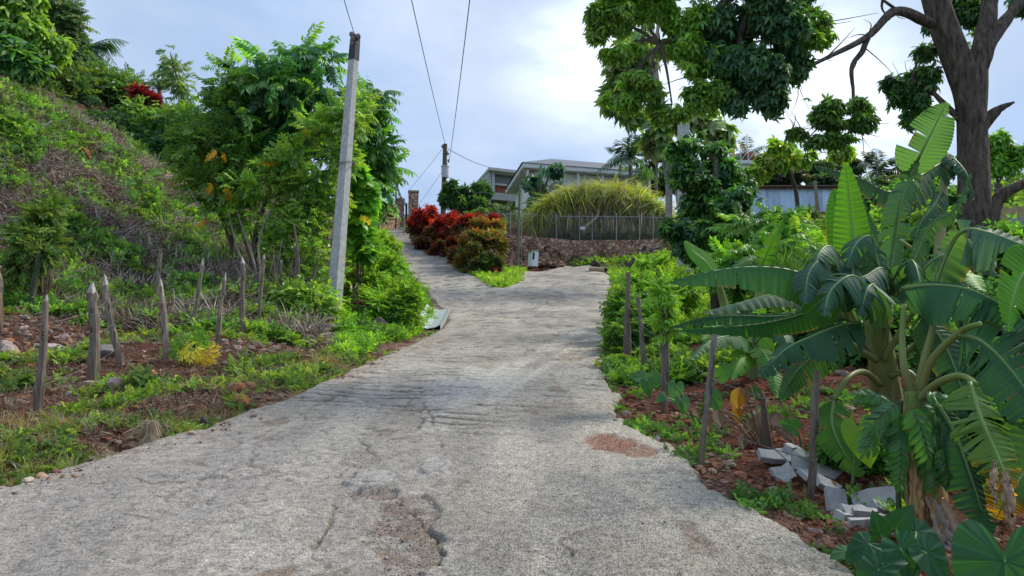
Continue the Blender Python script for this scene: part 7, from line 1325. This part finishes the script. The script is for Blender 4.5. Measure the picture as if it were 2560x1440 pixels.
# left hillside weeds and straw
x, y, sd = fan(15000, -250, 760, 12.5, 26, rg); k = (x < -1.8) & (sd > .5); x, y, sd = x[k], y[k], sd[k]; g = patch(x, y + H(x, y) * .8, 0, 1.5)
mb = MB(); kk = g > .50; strew(mb, TCp + TCs, x[kk], y[kk], .25, ((.085, .20, .04), (.11, .25, .045), (.06, .15, .035), (.14, .28, .05), (.04, .10, .03)), rg); mk('hillside_weeds', 'green weeds growing in patches over the left hillside', mb, M_weed, 'weeds')
mb = MB(); x2, y2, sd2 = fan(24000, -250, 800, 12.8, 26, rg); k = (x2 < -1.8) & (sd2 > .4) & (patch(x2, y2 + H(x2, y2) * .8, 0, 1.5) < .60); strew(mb, TST, x2[k], y2[k], .34, ((.38, .32, .27), (.26, .21, .17), (.46, .40, .34), (.13, .09, .07)), rg, tilt=.7, lift=.03); mk('dry_straw', 'grey brown dead straw and stalks lying over the left hillside', mb, M_dry, 'straw')
# flat strip behind the fence
x, y, sd = fan(4200, -200, 900, 6.5, 14, rg); k = (x < -1.3) & (sd > .25); x, y, sd = x[k], y[k], sd[k]; g = patch(x, y, 3, 1.5)
mb = MB(); kk = g > .60; strew(mb, TCp + TCs, x[kk], y[kk], .14, ((.09, .18, .035), (.13, .24, .04), (.06, .13, .03), (.17, .25, .05)), rg)
x3, y3, sd3 = fan(5200, -100, 1120, 4.7, 17, rg); k = (x3 < -.8) & (sd3 > .02) & (sd3 < .85) & (patch(x3, y3, 5, 1.6) > .59); strew(mb, TCs + TCp[:2], x3[k], y3[k], .095, ((.11, .20, .045), (.15, .25, .05), (.08, .16, .04), (.05, .11, .03)), rg); mk('roadside_weeds', 'low green weeds along the left road edge and around the stakes', mb, M_weed, 'weeds')
mb = MB(); x3, y3, sd3 = fan(15000, -100, 1000, 5.2, 15, rg); k = (x3 < -1) & (sd3 > .15); strew(mb, TST + [T_leaf(1, .5, 2, .3, .3)], x3[k], y3[k], .13, ((.22, .16, .12), (.16, .10, .07), (.30, .24, .18), (.20, .09, .05)), rg, tilt=.5)
mk('leaf_litter', 'dry twigs and brown leaf litter on the flat ground behind the left stakes', mb, M_dry, 'litter')
mb = MB(); x3, y3, sd3 = fan(3000, -100, 1000, 4.7, 12, rg); k = (x3 < -1) & (sd3 > .0) & (sd3 < 1.4) & (patch(x3, y3, 9, 1.1) > .5); strew(mb, TG, x3[k], y3[k], .14, ((.16, .18, .07), (.26, .22, .12), (.10, .17, .04)), rg); mk('roadside_grass', 'thin mixed green and straw coloured grass tufts at the left road edge', mb, M_weed, 'grass')
# pale bush and grass tufts that can be told apart
shrub('pale_bush', 'pale grey green twiggy bush at the road edge below the papaya seedling', 'bush', [(495, 990, 8.6, 62, 52), (450, 1010, 8.6, 40, 40), (540, 1020, 8.4, 36, 36)], 1500, TS, .095, ((.17, .22, .10), (.13, .19, .07), (.22, .26, .13)), 81, shell=.2, gap=.3, gs=4, mat=M_weed)
LW = 'leafy weeds at the left road edge'
for i, (lab, bl, n, s, T) in enumerate((('big leafy weed clump at the far left road edge', [(60, 1140, 6.0, 80, 40), (150, 1150, 5.9, 50, 34), (10, 1180, 5.6, 50, 30)], 420, .11, TSb), ('fern leaved weed clump left of the pale bush', [(385, 975, 8.7, 45, 45), (370, 1020, 8.2, 55, 30)], 420, .14, TPs), ('fern leaved weed clump near the straw tuft', [(265, 1110, 6.7, 55, 26), (235, 1080, 7.0, 40, 24)], 260, .13, TPs),
        ('bushy weeds under the papaya seedling toward the red rocks', [(600, 950, 10, 70, 36), (650, 920, 10.6, 60, 30)], 700, .16, TPs + TSb), ('low bright weeds along the road edge right of the red rocks', [(720, 965, 9.3, 60, 18), (790, 935, 10.3, 60, 18), (860, 905, 11.5, 55, 16)], 900, .12, TSb), ('leafy green weeds left of the papaya seedling', [(330, 880, 11.2, 50, 30), (380, 870, 11.5, 40, 20)], 380, .17, TPs), ('tall leafy weeds wrapping the living trunk post', [(95, 600, 12.9, 60, 40), (80, 650, 12.7, 50, 50), (110, 540, 13.2, 40, 34)], 620, .24, TPs), ('weed clump at the left edge of the flat ground', [(40, 960, 9, 60, 34), (20, 1010, 8.4, 40, 30)], 380, .15, TPs + TSb))):
    shrub('roadside_weed', lab, 'weed', bl, n, T, s, ((.075, .15, .035), (.11, .19, .045), (.05, .11, .03)), 160 + i, LW, shell=.25, gap=.3, gs=3, mat=M_weed, stems=8)
q = P(375, 1105, 6.4); mb = MB(); rg2 = np.random.default_rng(82)
for k in range(60):
    a = rg2.normal(0, .5); v = np.array([math.sin(a) * .13 + rg2.normal(0, .02), rg2.normal(0, .04), .19 * rg2.uniform(.5, 1.1)]); tube(mb, [q + (0, 0, .05), q + v * .6 + (0, 0, .07), q + v * (1.2, 1, .3)], [.004, .004, .002], 4, np.array((.48, .38, .25)) * rg2.uniform(.7, 1.1), n=6)
for k in range(30):
    v = np.array([rg2.normal(0, .06), -.06, -.1 * rg2.uniform(.5, 1.6)]); tube(mb, [q + (0, 0, .12), q + v], .003, 4, (.46, .36, .24), n=3)
tag(mb.build('dead_grass_tuft', M_dry, org=q), 'arching dead straw coloured grass tuft at the left road edge', 'grass tuft')
# strip between drive and bank, island, far verge
mb = MB(); x, y, sd = fan(9000, 850, 1130, 11.5, 44, rg); k = (sd > .28 + .5 * patch(x, y, 22, 1.5) * smooth(24, 18, y)) & (sd < 2.5) & (x < 0); strew(mb, TCs, x[k], y[k], .17, ((.10, .24, .03), (.13, .28, .035), (.075, .19, .03)), rg); mk('bank_cover', 'low green cover on the bank between the leaning pole and the side drive', mb, M_weed, 'ground cover')
mb = MB(); x, y, sd = fan(9000, 1060, 1310, 26.5, 45, rg); k = (sd > .05) & (y < 37.2); strew(mb, TCs + TG, x[k], y[k], .24, ((.14, .28, .04), (.18, .31, .05), (.10, .22, .03)), rg); mk('island_grass', 'bright grass and weeds on the point between the road and the side drive', mb, M_weed, 'grass')
mb = MB(); x, y, sd = fan(5200, 1430, 1760, 15, 38, rg); k = (sd > .15) & (x > 0) & (patch(x, y, 12) > .42); strew(mb, TCs + TCp, x[k], y[k], .26, ((.11, .24, .03), (.15, .29, .04), (.07, .18, .03)), rg); mk('verge_cover', 'green weeds on the right verge up to the foot of the stone wall', mb, M_weed, 'ground cover')
mb = MB(); x, y, sd = fan(9000, 1500, 2500, 9.5, 30, rg); k = (sd > .2) & (x > 0) & (patch(x, y, 14, .6) > .47); strew(mb, TCs + TCp, x[k], y[k], .22, ((.08, .19, .03), (.12, .25, .035), (.05, .13, .03)), rg); mk('garden_cover', 'green weeds covering the right garden behind the banana plants', mb, M_weed, 'ground cover')
mb = MB(); x, y, sd = fan(3000, 1480, 2500, 3.8, 13, rg); k = (sd > .0) & (x > 0) & (patch(x, y, 15, 2.0) > .55); strew(mb, TCs + TCp, x[k], y[k], .095, ((.055, .15, .035), (.075, .19, .035), (.04, .11, .03)), rg); mk('garden_weeds', 'small dark green weeds on the red soil of the right garden', mb, M_weed, 'weeds')
mb = MB(); x, y, sd = fan(9000, 1480, 2600, 3.8, 14, rg); k = (sd > .05) & (x > 0); strew(mb, TST + [T_leaf(1, .55, 2, .4, .3), T_leaf(1, .45, 2, .5, .5)], x[k], y[k], .075, ((.15, .08, .05), (.09, .045, .03), (.24, .16, .11), (.20, .08, .04)), rg, tilt=.6); mk('garden_litter', 'brown leaf litter and twigs on the red soil of the right garden', mb, M_dry, 'litter')
# clods and gravel
mb = MB(); lumps = []
for s in range(6):
    t = MB(); rock(t, (0, 0, 0), (1, 1, .7), 700 + s, (1, 1, 1), 3, .4, rot=np.eye(3)); lumps.append((np.vstack(t.V), np.vstack(t.Q), np.vstack(t.C)[:, 0]))
x, y, sd = fan(7000, 1480, 2600, 3.7, 14, rg); k = (sd > .0) & (x > 0) & (rg.random(len(x)) < np.clip(1.2 - sd * .35, .25, 1)); x, y = x[k], y[k]
p = surf(x, y); n = len(p); pk = rg.integers(6, size=n); sz = rg.uniform(.012, .045, n) * (1 + (rg.random(n) > .93) * 1.6) * np.clip(y / 6, .7, 1.6); col = pal(((.16, .06, .03), (.24, .11, .06), (.11, .045, .025), (.28, .19, .13), (.20, .15, .12)), n, rg, .2); a = rg.uniform(0, 6.28, n)
for i in range(6): k = pk == i; scatter(mb, lumps[i], p[k], np.stack([np.cos(a[k]), np.sin(a[k]), 0 * a[k]], -1), [(0, 0, 1)], sz[k], col[k])
mk('red_clods', 'crumbly red earth clods and pebbles of the right garden', mb, M_rock, 'clods')
mb = MB(); x, y, sd = fan(14000, -150, 1000, 4.3, 14, rg); k = (x < -.8) & (sd > -.35 * rg.random(len(x)) ** 2.5) & (rg.random(len(x)) < np.clip(1.1 - sd * .5, .25, 1)); x, y = x[k], y[k]
p = surf(x, y) + (0, 0, .05) * (sdpoly(x, y) < 0)[:, None]; n = len(p); pk = rg.integers(6, size=n); sz = rg.uniform(.008, .03, n) * (1 + (rg.random(n) > .95) * 2) * np.clip(y / 6, .8, 1.5); col = pal(((.32, .22, .15), (.26, .11, .065), (.36, .29, .23), (.18, .10, .07), (.30, .14, .08)), n, rg, .2); a = rg.uniform(0, 6.28, n)
for i in range(6): k = pk == i; scatter(mb, lumps[i], p[k], np.stack([np.cos(a[k]), np.sin(a[k]), 0 * a[k]], -1), [(0, 0, 1)], sz[k], col[k])
mk('roadside_gravel', 'loose pebbles and crumbs along the left road edge', mb, M_rock, 'gravel')
mb = MB(); n = 260; x, y, sd = fan(n, 0, 2000, 4, 22, rg); k = sd < -.1; x, y = x[k], y[k]; p = np.stack([x, y, H(x, y) + .062], -1); n = len(p); a = rg.uniform(0, 6.28, n)
scatter(mb, lumps[0], p, np.stack([np.cos(a), np.sin(a), 0 * a], -1), [(0, 0, 1)], rg.uniform(.006, .018, n), pal(((.25, .22, .19), (.12, .10, .09), (.4, .36, .3)), n, rg)); mk('road_grit', 'grit and pebbles scattered on the concrete road', mb, M_rock, 'grit')

mb = MB(); x, y, sd = fan(3500, -200, 800, 11, 24, rg); k = (x < -1.8) & (sd > .6); x, y = x[k], y[k]; p = surf(x, y); n = len(p); pk = rg.integers(6, size=n); a = rg.uniform(0, 6.28, n); col = pal(((.20, .15, .12), (.26, .13, .08), (.14, .10, .08), (.30, .25, .21)), n, rg, .2)
sz = rg.uniform(.03, .10, n) * (1 + (rg.random(n) > .95) * 1.2)
for i in range(6): k = pk == i; scatter(mb, lumps[i], p[k], np.stack([np.cos(a[k]), np.sin(a[k]), 0 * a[k]], -1), [(0, 0, 1)], sz[k], col[k])
mk('hillside_clods', 'earth clods and small stones scattered over the left hillside', mb, M_rock, 'clods')
mb = MB(); rg3 = np.random.default_rng(99)
for _ in range(260):
    px, d = rg3.uniform(-50, 760), rg3.uniform(12.5, 22); x0 = (px - 1280) / F * d; z0_ = float(ground(np.array([x0]), np.array([d]))[0]); a = np.array([x0, d, z0_]); v = np.array([rg3.normal(0, .5), rg3.normal(0, .3), rg3.uniform(-.1, .35)]) * rg3.uniform(.4, 1.3); tube(mb, [a + (0, 0, .03), a + v * .5 + (0, 0, .08) + rg3.normal(0, .05, 3), a + v], [.014, .010, .005], 4, np.array((.26, .20, .16)) * rg3.uniform(.5, 1.4), n=7)
mk('hillside_sticks', 'fallen sticks and bare stalks lying over the left hillside', mb, M_bark, 'sticks')

mb = MB(); n = 900; px = rg.uniform(1215, 1415, n); d = rg.uniform(37.4, 40.4, n); x = (px - 1280) / F * d; p = surf(x, d); pk = rg.integers(6, size=n); a = rg.uniform(0, 6.28, n)
col = pal(((.16, .085, .05), (.24, .13, .08), (.10, .06, .04), (.30, .19, .12)), n, rg, .25)
for i in range(6): k = pk == i; scatter(mb, lumps[i], p[k], np.stack([np.cos(a[k]), np.sin(a[k]), 0 * a[k]], -1), [(0, -.5, 1)], rg.uniform(.06, .32, k.sum()), col[k])
mk('bank_rocks', 'jagged brown rocks of the cut bank behind the white meter box', mb, M_rock, 'rocks')

mb = MB(); n = len(HOLE); a = rg.uniform(0, 6.28, n); pk = rg.integers(6, size=n); sz = rg.uniform(.004, .012, n) * (1 + (rg.random(n) > .93) * 1.5); col = pal(((.26, .23, .19), (.20, .15, .11), (.33, .30, .27), (.15, .11, .09)), n, rg, .2)
for i in range(6): k = pk == i; scatter(mb, lumps[i], HOLE[k] + (0, 0, .002), np.stack([np.cos(a[k]), np.sin(a[k]), 0 * a[k]], -1), [(0, 0, 1)], sz[k], col[k])
mk('pothole_rubble', 'crumbled concrete and pebbles lying in the broken hollows of the road', mb, M_rock, 'rubble')

mb = MB(); x, y, sd = fan(9000, 1900, 5200, 14, 75, rg); k = sd > 1; x, y = x[k], y[k]; strew(mb, TCs + TCp, x, y, .75, ((.07, .15, .03), (.10, .20, .035), (.04, .10, .03)), rg, lift=.05); mk('right_hillside_scrub', 'green scrub covering the rising ground beyond the right garden', mb, M_weed, 'scrub')
mb = MB(); x, y, sd = fan(7000, -3200, -100, 12, 60, rg); k = sd > 1; x, y = x[k], y[k]; strew(mb, TCs + TCp, x, y, .6, ((.08, .17, .035), (.11, .22, .04), (.05, .12, .03)), rg, lift=.05); mk('left_hillside_scrub', 'green scrub covering the hillside at the far left', mb, M_weed, 'scrub')
